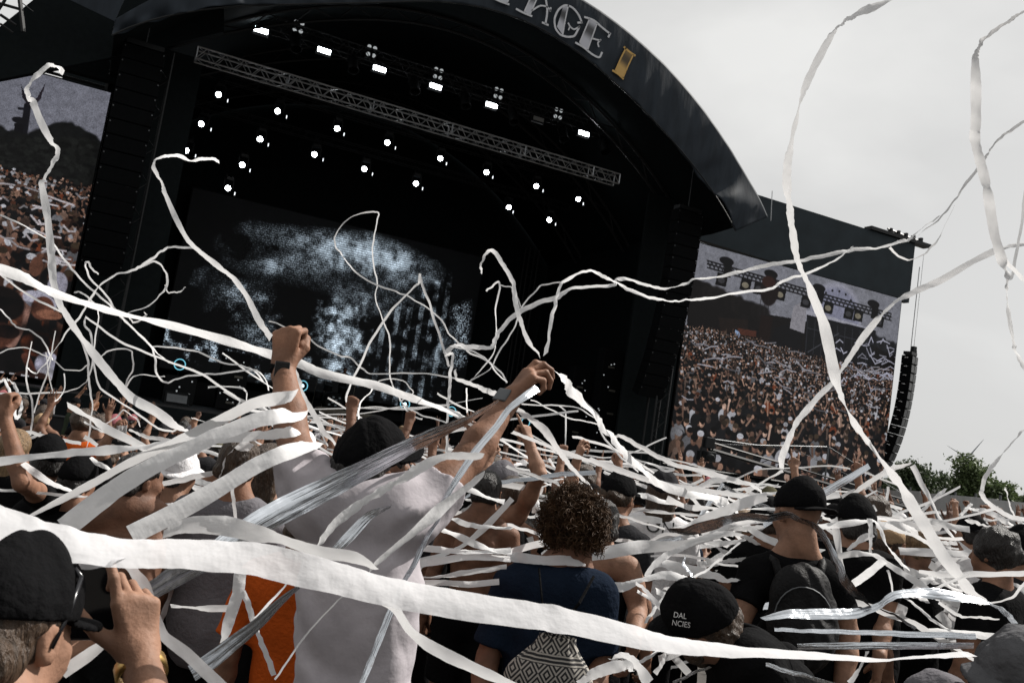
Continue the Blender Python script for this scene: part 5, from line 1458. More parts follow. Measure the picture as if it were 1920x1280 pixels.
# man in black t-shirt and leather-look cap, with backpack
P4, J4, O4 = hero('broad man in black t-shirt and glossy black cap wearing a black backpack', (1494, 965), 4.1,
    dict(skin=1, shirt='tee', shirt_col='black', hat='capback', hat_col='black', hair='none', fold=.010, seed=8, svox=.009, sleeve=.62, leg_col='black'), yaw=-22, vox=.010,
    over=dict(shL=(1412, 1078, 4.05), shR=(1560, 1092, 4.05), chest=(1486, 1075, 4.1), pel=(1500, 1395, 4.0), elL=(1385, 1168, 3.95), wrL=(1290, 1160, 4.15), elR=(1590, 1190, 4.0), wrR=(1575, 1330, 3.85)))
def backpack():
    c = at(1505, 1165, 3.86); T4 = torso_frame(J4); r = empty('backpack', c, 'black backpack on the back of the broad man in black', 'backpack')
    G = Field(.010); G.el((0, 0, 0), (.15, .075, .22), T4, k=.02); G.el(T4 @ V(0, -.06, -.07), (.11, .05, .11), T4, k=.02); G.el(T4 @ V(0, 0, .12), (.12, .07, .12), T4, k=.03)
    G.disp = lambda P: -.004 * np.sin(40 * P[:, 2] + 6 * np.sin(20 * P[:, 0]))
    mesh_with_slots('pack_body', G.mesh(), r, [mat('backpack nylon', (.006, .006, .0065), .6, spec=.15, bump=.3, bscale=60)])
    for sd in (-1, 1):
        mb = MB().origin(c); a = c + T4 @ V(.08 * sd, .02, .16); b = (J4['sh' + ('R' if sd > 0 else 'L')] * .7 + J4['chest'] * .3) + O4 + V(0, 0, .085)
        mb.tube([a, (a + b) / 2 + T4 @ V(0, -.03, .03), b, b + T4 @ V(0, .08, -.02)], .018, 6); mb.build('strap', mat('backpack nylon', (0, 0, 0)), r, smooth=True)
    mb = MB().origin(c); mb.tube([c + T4 @ V(-.02 + .12 * math.cos(q), -.075, .02 + .13 * math.sin(q)) for q in np.linspace(.2, 2.9, 12)], .003, 4); mb.build('zip', M_STEEL, r)
backpack()

# bent figure with lettered cap in front of the curls
P5, J5, O5 = hero('bearded person stooping in a black jacket and black cap with white lettering', (1318, 1172), 2.75,
    dict(skin=0, shirt='long', shirt_col='black', hat='cap', hat_col='black', hat_tilt=2, hair='short', hair_col='brown', fold=.010, hvx=.005, beard=.03), yaw=40, vox=.008, H=1.72,
    over=dict(hf=(-.78, -.30, .42), hu=(-.22, .86, -.30), chest=(1392, 1225, 2.82), pel=(1520, 1400, 2.95), shL=(1375, 1250, 3.02), shR=(1420, 1240, 2.62),
    elR=(1475, 1330, 2.62), wrR=(1370, 1345, 2.55), elL=(1470, 1240, 3.1), wrL=(1345, 1330, 3.0)))
def cap_text():
    Hm = frame(J5['hf'], J5['hu'])
    for i, (tx, px, py) in enumerate((('DAL', 1262, 1156), ('NCIES', 1259, 1171))):
        cu = bpy.data.curves.new('cap_lettering', 'FONT'); cu.body = tx; cu.size = .034; cu.extrude = .0008; cu.align_x = 'LEFT'; cu.shear = .15
        ob = bpy.data.objects.new('cap_lettering', cu); COL.objects.link(ob)
        dg = bpy.context.evaluated_depsgraph_get(); me = bpy.data.meshes.new_from_object(ob.evaluated_get(dg)); bpy.data.objects.remove(ob)
        c0 = O5 + J5['head'] + Hm @ (V(0, -.012, .045))
        co = np.zeros(len(me.vertices) * 3, np.float32); me.vertices.foreach_get('co', co); co = co.reshape(-1, 3)
        # wrap the letters round the crown
        st_ = at(px, py, 2.6); out = []
        for x, y, z in co:
            p = at(px + (x / .034) * 13, py + (x / .034) * 2 - (y / .034) * 15, 2.6); d = nrm(p - CO)
            # meet the crown ellipsoid
            q0 = Hm.T @ (CO - c0) / V(.098, .116, .102); qd = Hm.T @ d / V(.098, .116, .102)
            A = qd @ qd; B = q0 @ qd; C_ = q0 @ q0 - 1; D = B * B - A * C_
            t = (-B - math.sqrt(D)) / A if D > 0 else np.linalg.norm(c0 - CO)
            out.append(CO + d * (t - z) - O5)
        me.vertices.foreach_set('co', np.array(out, np.float32).ravel()); me.update()
        link('cap_lettering', me, P5, mat('white embroidery', (.6, .6, .6), .8))
cap_text()

# the two grey figures at the lower right corner
P6, J6, O6 = hero('person in crumpled grey bucket hat at the lower right corner', (1902, 1292), 2.35,
    dict(skin=0, shirt='tee', shirt_col='grey', hat='bucket', hat_col='dark_grey', hair='short', hvx=.006, fold=.012), yaw=-20, vox=.010, H=1.66)
P6b, J6b, O6b = hero('person in grey marl hooded top, cropped by the lower edge beside the bucket hat', (1748, 1352), 2.5,
    dict(skin=0, shirt='long', shirt_col='grey', hat='beanie', hat_col='grey', hair='none', fold=.012), yaw=-10, vox=.012, H=1.64)

MID = [  # label, head pixel, depth, style, yaw, extra
 ('bearded person in slouchy tan beanie turned sideways beside the broad man in black', (1664, 1024), 5.6, dict(skin=0, shirt='tee', shirt_col='black', hat='beanie', hat_col='tan', hair='long', hair_col='brown', beard=.09), 100, {}),
 ('person in black t-shirt and wide black cap standing right behind the backpack', (1600, 985), 4.9, dict(skin=1, shirt='tee', shirt_col='black', hat='cap', hat_col='black', hair='short'), -5, dict(over=dict(shL=(1552, 1062, 4.8), shR=(1668, 1072, 4.8), elR=(1655, 1165, 4.75), wrR=(1648, 1240, 4.6)))),
 ('dark haired man in black t-shirt seen from behind near the right edge', (1862, 1042), 4.9, dict(skin=0, shirt='tee', shirt_col='black', hair='mop', hair_col='black'), -35, {}),
 ('man with black cap and shaved neck behind the dark haired man', (1818, 1002), 7.2, dict(skin=1, shirt='tee', shirt_col='white', hat='capback', hat_col='black', hair='short'), -12, {}),
 ('person in black cap cut by the right edge, below the fence', (1912, 1035), 5.6, dict(skin=1, shirt='tee', shirt_col='charcoal', hat='cap', hat_col='black', hair='short'), -5, {}),
 ('bare backed person with a paper streamer round the neck at left', (262, 902), 3.9, dict(skin=2, shirt='none', hair='short', hair_col='black', leg_col='black'), 40, dict(over=dict(shL=(168, 968, 3.8), shR=(300, 965, 3.9), chest=(235, 955, 3.85)))),
 ('person in black cap with strong bent arm raised at the left edge', (88, 868), 4.6, dict(skin=0, shirt='tee', shirt_col='black', hat='cap', hat_col='black', hair='short'), -25,
   dict(over=dict(shL=(95, 942, 4.45), elL=(42, 905, 4.0), wrL=(8, 778, 4.1), hdL=(0, 1, .1), pnL=(.3, 0, 1), hpL='fist'))),
 ('person in a low black cap between the bent arm and the bare back', (146, 905), 4.5, dict(skin=0, shirt='tee', shirt_col='black', hat='cap', hat_col='black', hair='short'), 10, {}),
 ('person in white bucket hat behind the paper bands at left', (332, 888), 4.5, dict(skin=1, shirt='tee', shirt_col='white', hat='bucket', hat_col='white', hair='short'), 25, {}),
 ('shirtless dark haired man in black shorts between the raised arm and the curls', (913, 922), 5.5, dict(skin=2, shirt='none', hair='short', hair_col='black', legs='shorts', leg_col='black'), 8, {}),
 ('person in black and white cap with hair bun behind the curly head', (1160, 935), 5.3, dict(skin=0, shirt='tee', shirt_col='charcoal', hat='cap', hat_col='black', hair='mop', hair_col='brown'), 35, {}),
 ('tattooed person in black tank top raising a banded wrist beside the shirtless man', (958, 930), 5.8, dict(skin=1, shirt='tank', shirt_col='black', hair='short', hair_col='brown'), 0,
   dict(over=dict(shR=(975, 962, 5.7), elR=(1012, 890, 5.5), wrR=(992, 828, 5.6), hdR=(-.25, .95, .1), pnR=(-.8, 0, .6), hpR='point'))),
 ('person behind the curls with one arm up and hand flicked sideways', (1092, 948), 6.6, dict(skin=1, shirt='tee', shirt_col='black', hat='cap', hat_col='black', hair='short'), 5,
   dict(over=dict(shR=(1100, 985, 6.5), elR=(1068, 918, 6.4), wrR=(1082, 862, 6.4), hdR=(.35, .9, .1), pnR=(.6, -.5, .5), hpR='claw'))),
 ('person in bright orange t-shirt left of the man in white', (588, 985), 3.3, dict(skin=0, shirt='tee', shirt_col='orange', hair='short', hair_col='brown', leg_col='black', sleeve=.75, loose=1.1), 10, dict(over=dict(pel=(565, 1290, 3.3)))),
 ('person in grey t-shirt and short dark shorts behind the left paper bands', (448, 872), 4.1, dict(skin=0, shirt='tee', shirt_col='grey', hair='short', hair_col='brown', legs='shorts', leg_col='black'), 0, {}),
 ('person in patterned green jacket beside the white sleeve', (505, 882), 4.6, dict(skin=0, shirt='long', shirt_col='green', hair='long', hair_col='brown'), 15, {}),
 ('person in black tank top with bare arm hanging right of the curls', (1126, 985), 4.4, dict(skin=1, shirt='tank', shirt_col='black', hair='short', hair_col='black'), 5, dict(over=dict(shR=(1180, 1062, 4.3), elR=(1196, 1145, 4.25), wrR=(1188, 1210, 4.0)))),
 ('person in grey cap and glasses looking right behind the raised arm', (940, 906), 6.4, dict(skin=1, shirt='tee', shirt_col='charcoal', hat='cap', hat_col='grey', hair='short'), 70, {}),
 ('person in grey knit cap with lettered white shirt in mid crowd', (1242, 925), 6.2, dict(skin=0, shirt='tee', shirt_col='white', hat='beanie', hat_col='charcoal', hair='long', hair_col='brown'), 12, {}),
 ('person making horns with a raised hand left of the glossy black cap', (1440, 945), 8.6, dict(skin=1, shirt='tee', shirt_col='black', hat='cap', hat_col='olive', hair='short'), 0, dict(right='horns_up')),
 ('person making horns with a raised hand right of the glossy black cap', (1560, 958), 8.4, dict(skin=0, shirt='tee', shirt_col='charcoal', hat='capback', hat_col='black', hair='short'), 0, dict(right='horns_up')),
 ('person in grey long sleeves with curly brown mop below the right screen edge', (1640, 972), 6.8, dict(skin=0, shirt='long', shirt_col='grey', hair='mop', hair_col='brown'), 0, dict(right='bent')),
 ('person stretching an arm up to hold a plastic cup in left crowd', (206, 858), 7.7, dict(skin=0, shirt='tee', shirt_col='black', hair='short', hair_col='brown'), 0, dict(over=dict(shR=(196, 878, 7.6), elR=(190, 842, 7.55), wrR=(214, 806, 7.6), hdR=(.5, .8, 0), pnR=(.8, -.5, .1), hpR='grip'))),
 ('curly fair haired person far left beside the bent arm', (28, 842), 5.6, dict(skin=1, shirt='tee', shirt_col='black', hair='long', hair_col='fair'), 0, {}),
]
for lab, hp, d, st, yw, ex in MID:
    st.setdefault('shirt_col', 'black'); st.setdefault('seed', int(hp[0]))
    hero(lab, hp, d, st, yaw=yw, vox=.0125 if d > 4 else .010, hvox=.0055, **ex)

# the shirt with letters in mid crowd and a dark tattooed band
def plastic_cup():
    c = at(228, 812, 7.6); r = empty('plastic_cup', c, 'translucent white plastic cup held up in the left crowd', 'cup')
    mb = MB(); up = CU; mb.lathe((0, 0, 0), up, [(0, -.065), (.032, -.065), (.044, .065), (.046, .066), (.042, .064), (.03, -.06)], 20)
    mb.build('cup_wall', mat('cup plastic', (.75, .75, .76), .4, trans=.4), r, smooth=True)
    mb = MB(); mb.lathe(-CF * .037, -CF, [(0, .003), (.014, .003), (.014, 0)], 14); mb.build('printed_disc', mat('cup print', (.10, .11, .12), .6), r)
plastic_cup()

def shirt_print(person, txt, px, py, d, size, m):
    """letters printed on a shirt back, laid on its cloth"""
    from mathutils.bvhtree import BVHTree
    sh = [c for c in person.children if c.name.startswith('shirt')][0]; me0 = sh.data
    bv = BVHTree.FromPolygons([v.co.copy() for v in me0.vertices], [tuple(p.vertices) for p in me0.polygons])
    cu = bpy.data.curves.new('shirt_lettering', 'FONT'); cu.body = txt; cu.size = size; cu.align_x = 'CENTER'; cu.align_y = 'CENTER'
    ob = bpy.data.objects.new('shirt_lettering', cu); COL.objects.link(ob); me = bpy.data.meshes.new_from_object(ob.evaluated_get(bpy.context.evaluated_depsgraph_get())); bpy.data.objects.remove(ob)
    c = at(px, py, d) - np.array(person.location); rt = nrm(CR * V(1, 1, 0)); fw = nrm(np.cross(V(0, 0, 1), rt))
    for v in me.vertices:
        p = c + rt * v.co.x + V(0, 0, v.co.y) - fw * .6
        h = bv.ray_cast(Vector(p), Vector(fw), 2.0)
        v.co = (h[0] - Vector(fw) * .005) if h[0] is not None else Vector(p + fw * .6)
    me.update(); link('shirt_lettering', me, person, m)
for o_ in [o for o in bpy.data.objects if o.get('label', '').startswith('person in grey knit cap')]:
    shirt_print(o_, 'ON', 1240, 990, 6.0, .12, mat('black print', (.02, .02, .02), .8))

# ------------------------------------------------------------------ the rest of the crowd: twelve figures, each copied with its parts
TEMPL = [
 (dict(shirt='tee', hat='cap', hair='short'), dict(), 'cap', 'arms down'),
 (dict(shirt='tee', hair='short'), dict(right='fist_up'), 'short hair', 'right fist raised'),
 (dict(shirt='tee', hat='capback', hair='short'), dict(right='open_up', left='open_up'), 'backward cap', 'both arms raised'),
 (dict(shirt='none', hair='short', legs='shorts'), dict(right='horns_up'), 'short hair', 'making horns'),
 (dict(shirt='tank', hair='long'), dict(right='bent', left='hip'), 'long hair', 'one arm bent'),
 (dict(shirt='tee', hat='bucket', hair='short'), dict(), 'bucket hat', 'arms down'),
 (dict(shirt='tee', hair='mop'), dict(right='bent', left='bent'), 'curly mop', 'hands at chest'),
 (dict(shirt='tank', hat='cap', hair='short'), dict(left='point_up'), 'cap', 'left hand pointing up'),
 (dict(shirt='long', hat='beanie', hair='none'), dict(right='bent'), 'beanie', 'one arm bent'),
 (dict(shirt='tee', hair='short', legs='shorts'), dict(left='open_up'), 'short hair', 'left palm raised'),
 (dict(shirt='tee', hat='cap', hair='short'), dict(right='fist_up', left='fist_up'), 'cap', 'both fists raised'),
 (dict(shirt='tee', hair='long'), dict(right='open_up'), 'long hair', 'right palm raised'),
]
protos = []
for i, (st, kw, hd, ac) in enumerate(TEMPL):
    s2 = dict(st); s2.setdefault('shirt_col', 'black'); s2['seed'] = i
    root = empty('person', (0, 0, 0)); J = stand(1.75, 0.0, wide=1.0 + .05 * (i % 3), **kw)
    build_person(root, J, s2, .0165, .0095)
    protos.append((root, st, hd, ac))
SKW = [0, 0, 1, 1, 2, 2, 3]
SH = ['black'] * 11 + ['charcoal'] * 3 + ['white'] * 3 + ['grey'] * 2 + ['navy', 'green', 'red', 'orange']
HT = ['black'] * 7 + ['charcoal'] * 2 + ['grey', 'tan', 'white', 'olive', 'pink']
HRC = ['black'] * 5 + ['brown'] * 4 + ['fair', 'ginger']
def place_crowd():
    r = random.Random(19); spots = []
    def ok(x, y, sp):
        return all((x - a) ** 2 + (y - b) ** 2 > sp * sp for a, b in HEADS) and all((x - a) ** 2 + (y - b) ** 2 > sp * sp for a, b in spots)
    tries = 0
    bands = [(5.6, 8.5, 62, .62), (8.5, 13, 70, .72), (13, 20, 70, .85), (20, 27, 36, 1.0), (24, 40, 30, 1.2)]
    for bi, (d0, d1, n, sp) in enumerate(bands):
        got = 0; t = 0
        while got < n and t < 6000:
            t += 1
            d = math.sqrt(r.uniform(d0 * d0, d1 * d1))
            px = r.uniform(-140, 2040) if bi < 4 else r.uniform(1450, 2040)
            p = at(px, 850 + (px - 960) * .15, d)
            if p[1] > 28.4 and bi < 4: continue
            if px < 560 and d < 8.6: continue
            if p[1] > 27 and p[0] < 26: continue
            if bi >= 2 and 560 < px < 1180 and r.random() < .45: continue      # the near people hide most of the middle
            if not ok(p[0], p[1], sp): continue
            spots.append((p[0], p[1])); got += 1
    recs = []
    for x, y in spots:
        i = r.randrange(12)
        dep = (V(x, y, 1.7) - CO) @ CF; q = V(x, y, 1.7) - CO; px = 960 + FPX * (q @ CR) / dep
        if r.random() < .45: i = r.choice([0, 0, 5, 8, 4, 6])
        recs.append((i, x, y, dep, px, r.uniform(.93, 1.07), r.choice(SKW), r.choice(SH), r.choice(HT), r.choice(HRC), r.uniform(-.35, .35)))
    recs.sort(key=lambda q: q[4])
    labels = []
    for (i, x, y, dep, px, sc, sk, shc, htc, hrc, dy) in recs:
        root, st, hd, ac = protos[i]
        zone = 'left' if px < 480 else ('central' if px < 1240 else ('right' if px < 1640 else 'far right'))
        dist = 'near' if dep < 9 else ('middle' if dep < 15 else 'far')
        hdl = (htc + ' ' + hd) if st.get('hat') else (hrc + ' ' + hd)
        top = 'bare chest' if st['shirt'] == 'none' else shc + {'tee': ' t-shirt', 'tank': ' tank top', 'long': ' long sleeves'}[st['shirt']]
        labels.append('%s, %s, %s, %s %s crowd' % (hdl, top, ac, dist, zone))
    tot = {}; seen = {}
    for l in labels: tot[l] = tot.get(l, 0) + 1
    used = set()
    for (i, x, y, dep, px, sc, sk, shc, htc, hrc, dy), l in zip(recs, labels):
        root, st, hd, ac = protos[i]
        o = root if i not in used else copy_tree(root); used.add(i)
        o.location = (x, y, ground_z(x, y)); o.scale = (sc, sc, sc)
        o.rotation_euler = (0, 0, -(math.atan2(XC - x, 36 - y) + dy))
        k = seen.get(l, 0); seen[l] = k + 1
        tag(o, 'person, ' + l + ((', ' + ordn(k, tot[l])) if tot[l] > 1 else ''), 'person', 'people of the festival crowd')
        for c in o.children:
            n = c.name.split('.')[0]
            m = M_SKIN[sk] if n == 'body' else M_CL[shc] if n == 'shirt' else M_HAIR[hrc] if n in ('hair', 'beard') else M_CL[htc] if n.startswith(('cap', 'hat', 'beanie')) else None
            if m is not None and len(c.material_slots):
                c.material_slots[0].link = 'OBJECT'; c.material_slots[0].material = m
place_crowd()

# ---- two musicians and a drummer on the stage
def musician(px, py, y, lab, st, yaw, ex):
    p = on_y(px, py, y); r = empty('person', (p[0], y, STZ if y < 43 else STZ + 1.0), lab, 'person')
    build_person(r, stand(1.78, yaw, **ex), st, .02, .011)
musician(112, 725, 37.0, 'musician in black tank top and dark shorts on the stage by left screen', dict(shirt='tank', shirt_col='black', hair='short', hair_col='brown', legs='shorts', leg_col='black', skin=1), math.pi * .62, dict(right='bent', left='bent'))
musician(188, 735, 39.0, 'bald musician in black on the stage behind the first one', dict(shirt='tee', shirt_col='black', hair='none', leg_col='black', skin=1), math.pi * .8, dict(right='bent', left='hip'))
musician(640, 735, 44.4, 'drummer in black behind the dark drum kit', dict(shirt='tee', shirt_col='black', hair='short', leg_col='black', skin=2), math.pi, dict(right='bent', left='bent'))
# ------------------------------------------------------------------ boundary fence, trees and wind turbine at the right
def fence():
    A = at(1630, 938, 48.0); B = at(1925, 972, 23.0); d = (B - A) * V(1, 1, 0); A = A - d * .5; n = 26
    top = 2.42; root = empty('boundary_fence', (A[0], A[1], 0), 'long pale solid fence closing the field at the right below the trees', 'fence')
    o = np.array(root.location); E_ = A + d * 2.6; L_ = E_ - A; t = nrm(L_ * V(1, 1, 0)); nn = np.cross(t, V(0, 0, 1))
    m = mat('weathered pale sheet', (.58, .59, .59), .65, var=.10, vscale=1.6, bump=.2, bscale=3)
    for i in range(n):
        a = A + L_ * i / n; b = A + L_ * (i + 1) / n - t * .05; a, b = a * V(1, 1, 0), b * V(1, 1, 0)
        h = top + RNG.uniform(-.05, .05)
        mb = MB().origin(o); mb.prism([a + V(0, 0, -.2), b + V(0, 0, -.2), b + V(0, 0, h), a + V(0, 0, h)], nn, .06); mb.build('panel', m, root)
        mb = MB().origin(o); mb.tube([b - nn * .05 + V(0, 0, -.1), b - nn * .05 + V(0, 0, h + .12)], .04, 6); mb.build('post', M_STEEL, root)
    # a firm's banner fixed on the fence, red letters
    c = at(1690, 948, 40.5); u = (c - A) @ t; c = (A + t * u) * V(1, 1, 0) + V(0, 0, 1.55)
    if nn @ (CO - c) < 0: nn = -nn
    off = nn * .22
    bn = empty('banner', c + off, 'small white banner with red lettering on the pale fence', 'banner')
    rt = t if t @ CR > 0 else -t; M = np.stack([rt, -nn, V(0, 0, 1)], 1)
    mb = MB(); mb.box((0, 0, 0), (3.2, .02, .9), M); mb.build('sheet', mat('banner sheet', (.62, .62, .62), .6), bn)
    cu = bpy.data.curves.new('lettering', 'FONT'); cu.body = 'aggreko'; cu.size = .62; cu.align_x = 'CENTER'; cu.align_y = 'CENTER'; cu.extrude = .004
    ob = bpy.data.objects.new('lettering', cu); COL.objects.link(ob); me = bpy.data.meshes.new_from_object(ob.evaluated_get(bpy.context.evaluated_depsgraph_get())); bpy.data.objects.remove(ob)
    co = np.zeros(len(me.vertices) * 3, np.float32); me.vertices.foreach_get('co', co); co = co.reshape(-1, 3)
    me.vertices.foreach_set('co', (np.stack([co[:, 0], co[:, 2] - .016 - .004, co[:, 1]], 1) @ M.T).astype(np.float32).ravel()); me.update()
    link('lettering', me, bn, mat('red print', (.25, .05, .035), .6))
fence()

M_LEAF = [mat('leaf mid', (.075, .105, .040), .6, var=.45, vscale=1.2, trans=.25), mat('leaf dark', (.042, .062, .027), .6, var=.4, vscale=1.2, trans=.2), mat('leaf pale', (.12, .135, .070), .6, var=.4, vscale=1.2, trans=.25)]
M_BARK = mat('bark', (.06, .045, .032), .9, bump=.8, bscale=12)
def tree(px, py_top, w_px, d, leaf, label, seed, slim=1.0):
    r = np.random.default_rng(seed)
    top = at(px, py_top, d); base = V(top[0], top[1], 0.0); H = top[2]; rad = w_px * d / FPX / 2
    root = empty('tree', base, label, 'tree', 'trees behind the pale fence')
    mb = MB(); tp_ = []
    for k in range(7):
        u = k / 6; tp_.append(V(r.normal() * .12 * u, r.normal() * .12 * u, H * .9 * u))
    mb.tube(tp_, [.20 * (1 - .9 * k / 6) for k in range(7)], 8)
    tips = []
    for k in range(26):
        u = r.uniform(.22, .97); p = V(0, 0, H * .9 * u); a = r.uniform(0, 6.28); l = rad * (1.1 - .75 * u) * r.uniform(.55, 1.1) * slim
        e = p + V(math.cos(a) * l, math.sin(a) * l, l * r.uniform(.15, .8)); m = (p + e) / 2 + V(0, 0, -.1 * l)
        mb.tube([p, m, e], [.06, .04, .012], 5); tips += [e, (m + e) / 2, m]
    mb.build('trunk', M_BARK, root, smooth=True)
    vs = []; fs = []
    for e in tips:
        for c in range(r.integers(3, 6)):
            cc = e + r.normal(size=3) * rad * .16; sc = rad * r.uniform(.10, .24)
            for q in range(r.integers(34, 60)):
                p = cc + r.normal(size=3) * sc * V(1, 1, .8); n_ = nrm(r.normal(size=3) + V(0, 0, .5)); a = nrm(np.cross(n_, r.normal(size=3))); b = np.cross(n_, a); s_ = r.uniform(.07, .17) * (d / 60)
                i = len(vs); vs += [p - a * s_, p + b * s_ * .5, p + a * s_, p - b * s_ * .5]; fs.append((i, i + 1, i + 2, i + 3))
    link('crown', mesh_np('crown', vs, fs, False), root, M_LEAF[leaf])
for a in ((1772, 888, 74, 64, 1, 'middling green tree between the pale olive and broad trees', 11), (1716, 858, 84, 62, 1, 'tallest slim dark tree beside the right screen edge', 1), (1660, 900, 44, 58, 1, 'narrow dark tree touching the foot of the right screen', 2), (1748, 895, 50, 66, 2, 'pale olive tree with thin crown between two darker trees', 3),
          (1832, 866, 92, 58, 0, 'broad bushy green tree in front of the wind turbine', 4), (1786, 905, 60, 60, 1, 'low dark tree left of the broad bushy tree', 5), (1882, 902, 62, 56, 0, 'round green tree right of the broad bushy tree', 6),
          (1925, 926, 50, 52, 0, 'low green tree cut by the right edge', 7), (1694, 885, 64, 70, 1, 'low dark tree between the screen and the tallest tree', 8), (1846, 915, 60, 70, 1, 'dark low tree behind the two green ones', 9), (1985, 900, 80, 52, 0, 'green tree just beyond the right edge of the view', 10)):
    tree(*a)
def turbine():
    d = 900.0; hub = at(1814, 858, d); root = empty('wind_turbine', (hub[0], hub[1], -5), 'pale three bladed wind turbine rising behind the broad bushy tree', 'wind turbine'); o = np.array(root.location)
    m = mat('turbine white', (.26, .28, .31), .6)
    mb = MB().origin(o); mb.tube([o, hub + V(0, 2, 0)], [2.0, 1.2], 12); mb.build('tower', m, root, smooth=True)
    mb = MB().origin(o); mb.box(hub + CF * 2.5, (3, 7, 3)); mb.lathe(hub, -CF, [(1.6, -1), (1.5, .6), (.9, 1.8), (0, 2.2)], 12); mb.build('nacelle', m, root, smooth=False)
    for tx, ty in ((1841, 826), (1789, 843), (1818, 905)):
        t = at(tx, ty, d); ax = t - hub; L_ = np.linalg.norm(ax); ax = ax / L_; sd = nrm(np.cross(ax, CF)); vs = []; fs = []
        L_ = 24.0
        for k in range(9):
            u = k / 8; w = 1.5 * (1 - u) ** .8 + .15; c = hub - CF * 1.2 + ax * L_ * u
            vs += [c - sd * w * .35, c + CF * .25 * (1 - u), c + sd * w * .75, c - CF * .25 * (1 - u)]
        for k in range(8):
            for j in range(4): fs.append((k * 4 + j, k * 4 + (j + 1) % 4, k * 4 + 4 + (j + 1) % 4, k * 4 + 4 + j))
        mb = MB().origin(o); mb.add(vs, fs); mb.build('blade', m, root, smooth=True)
turbine()
# ------------------------------------------------------------------ streamers: paper and foil ribbons in the air
def ribbon_mat(name, col, rough, metal=0.0, trans=0.0, spec=.25, streak=(3, 40), bstr=.2, cvar=.06, creases=(24, .6), cstr=.12, clear=0.0):
    m = bpy.data.materials.new(name); m.use_nodes = True; n = m.node_tree.nodes; l = m.node_tree.links.new; b = n['Principled BSDF']
    b.inputs['Roughness'].default_value = rough; b.inputs['Metallic'].default_value = metal; b.inputs['Specular IOR Level'].default_value = spec
    uv = n.new('ShaderNodeUVMap')
    def noise(sc, det=3):
        mp_ = n.new('ShaderNodeMapping'); mp_.inputs['Scale'].default_value = (sc[0], sc[1], 1); l(uv.outputs[0], mp_.inputs['Vector'])
        z = n.new('ShaderNodeTexNoise'); z.inputs['Scale'].default_value = 1.0; z.inputs['Detail'].default_value = det; l(mp_.outputs[0], z.inputs['Vector']); return z.outputs['Fac']
    f1 = noise(streak); f2 = noise(creases, 2)
    r = n.new('ShaderNodeValToRGB'); c = np.array(col); r.color_ramp.elements[0].position = .3; r.color_ramp.elements[1].position = .7
    r.color_ramp.elements[0].color = (*(c * (1 - cvar)), 1); r.color_ramp.elements[1].color = (*np.minimum(1, c * (1 + cvar)), 1); l(f1, r.inputs['Fac']); l(r.outputs['Color'], b.inputs['Base Color'])
    b1 = n.new('ShaderNodeBump'); b1.inputs['Strength'].default_value = bstr; b1.inputs['Distance'].default_value = .02; l(f1, b1.inputs['Height'])
    b2 = n.new('ShaderNodeBump'); b2.inputs['Strength'].default_value = cstr; b2.inputs['Distance'].default_value = .02; l(f2, b2.inputs['Height']); l(b1.outputs[0], b2.inputs['Normal'])
    l(b2.outputs[0], b.inputs['Normal'])
    if trans:
        t = n.new('ShaderNodeBsdfTranslucent'); l(r.outputs['Color'], t.inputs['Color']); ms = n.new('ShaderNodeMixShader'); ms.inputs['Fac'].default_value = trans
        l(b.outputs[0], ms.inputs[1]); l(t.outputs[0], ms.inputs[2]); l(ms.outputs[0], n['Material Output'].inputs['Surface'])
    if clear:
        tp_ = n.new('ShaderNodeBsdfTransparent'); m2 = n.new('ShaderNodeMixShader'); m2.inputs['Fac'].default_value = clear
        l(ms.outputs[0], m2.inputs[1]); l(tp_.outputs[0], m2.inputs[2]); l(m2.outputs[0], n['Material Output'].inputs['Surface'])
    return m
M_PAPER = ribbon_mat('streamer paper', (.74, .74, .745), .8, trans=.36, streak=(1.5, 3), bstr=.10, cvar=.02, creases=(4, .8), cstr=.05)
M_TISSUE = ribbon_mat('sheer paper', (.68, .68, .695), .8, trans=.28, streak=(1.2, 2.5), bstr=.12, cvar=.02, creases=(2.5, 1.5), cstr=.10, clear=.13)
M_FOIL = ribbon_mat('silver foil', (.66, .69, .73), .20, metal=1.0, streak=(.22, 5), bstr=.30, cvar=.35, creases=(1.2, .8), cstr=.16)
M_DARKFOIL = ribbon_mat('smoked foil', (.38, .40, .43), .24, metal=1.0, streak=(.22, 5), bstr=.3, cvar=.3, creases=(1.2, .8), cstr=.16)
MKEY = {'p': M_PAPER, 't': M_TISSUE, 'f': M_FOIL, 'd': M_DARKFOIL}
def catmull(P, n):
    P = np.asarray(P, float); Q = np.vstack([2 * P[0] - P[1], P, 2 * P[-1] - P[-2]]); out = []
    for i in range(1, len(Q) - 2):
        a, b, c, d = Q[i - 1], Q[i], Q[i + 1], Q[i + 2]
        for k in range(n):
            t = k / n; h = t * t * (3 - 2 * t); out.append(.62 * .5 * (2 * b + (c - a) * t + (2 * a - 5 * b + 4 * c - d) * t * t + (3 * b - a - 3 * c + d) * t ** 3) + .38 * (b + (c - b) * t))
    out.append(P[-1]); return np.array(out)
GS_NAME = 'white streamers in front of the stage'; SEEDC = [100]; COUNT = [0]
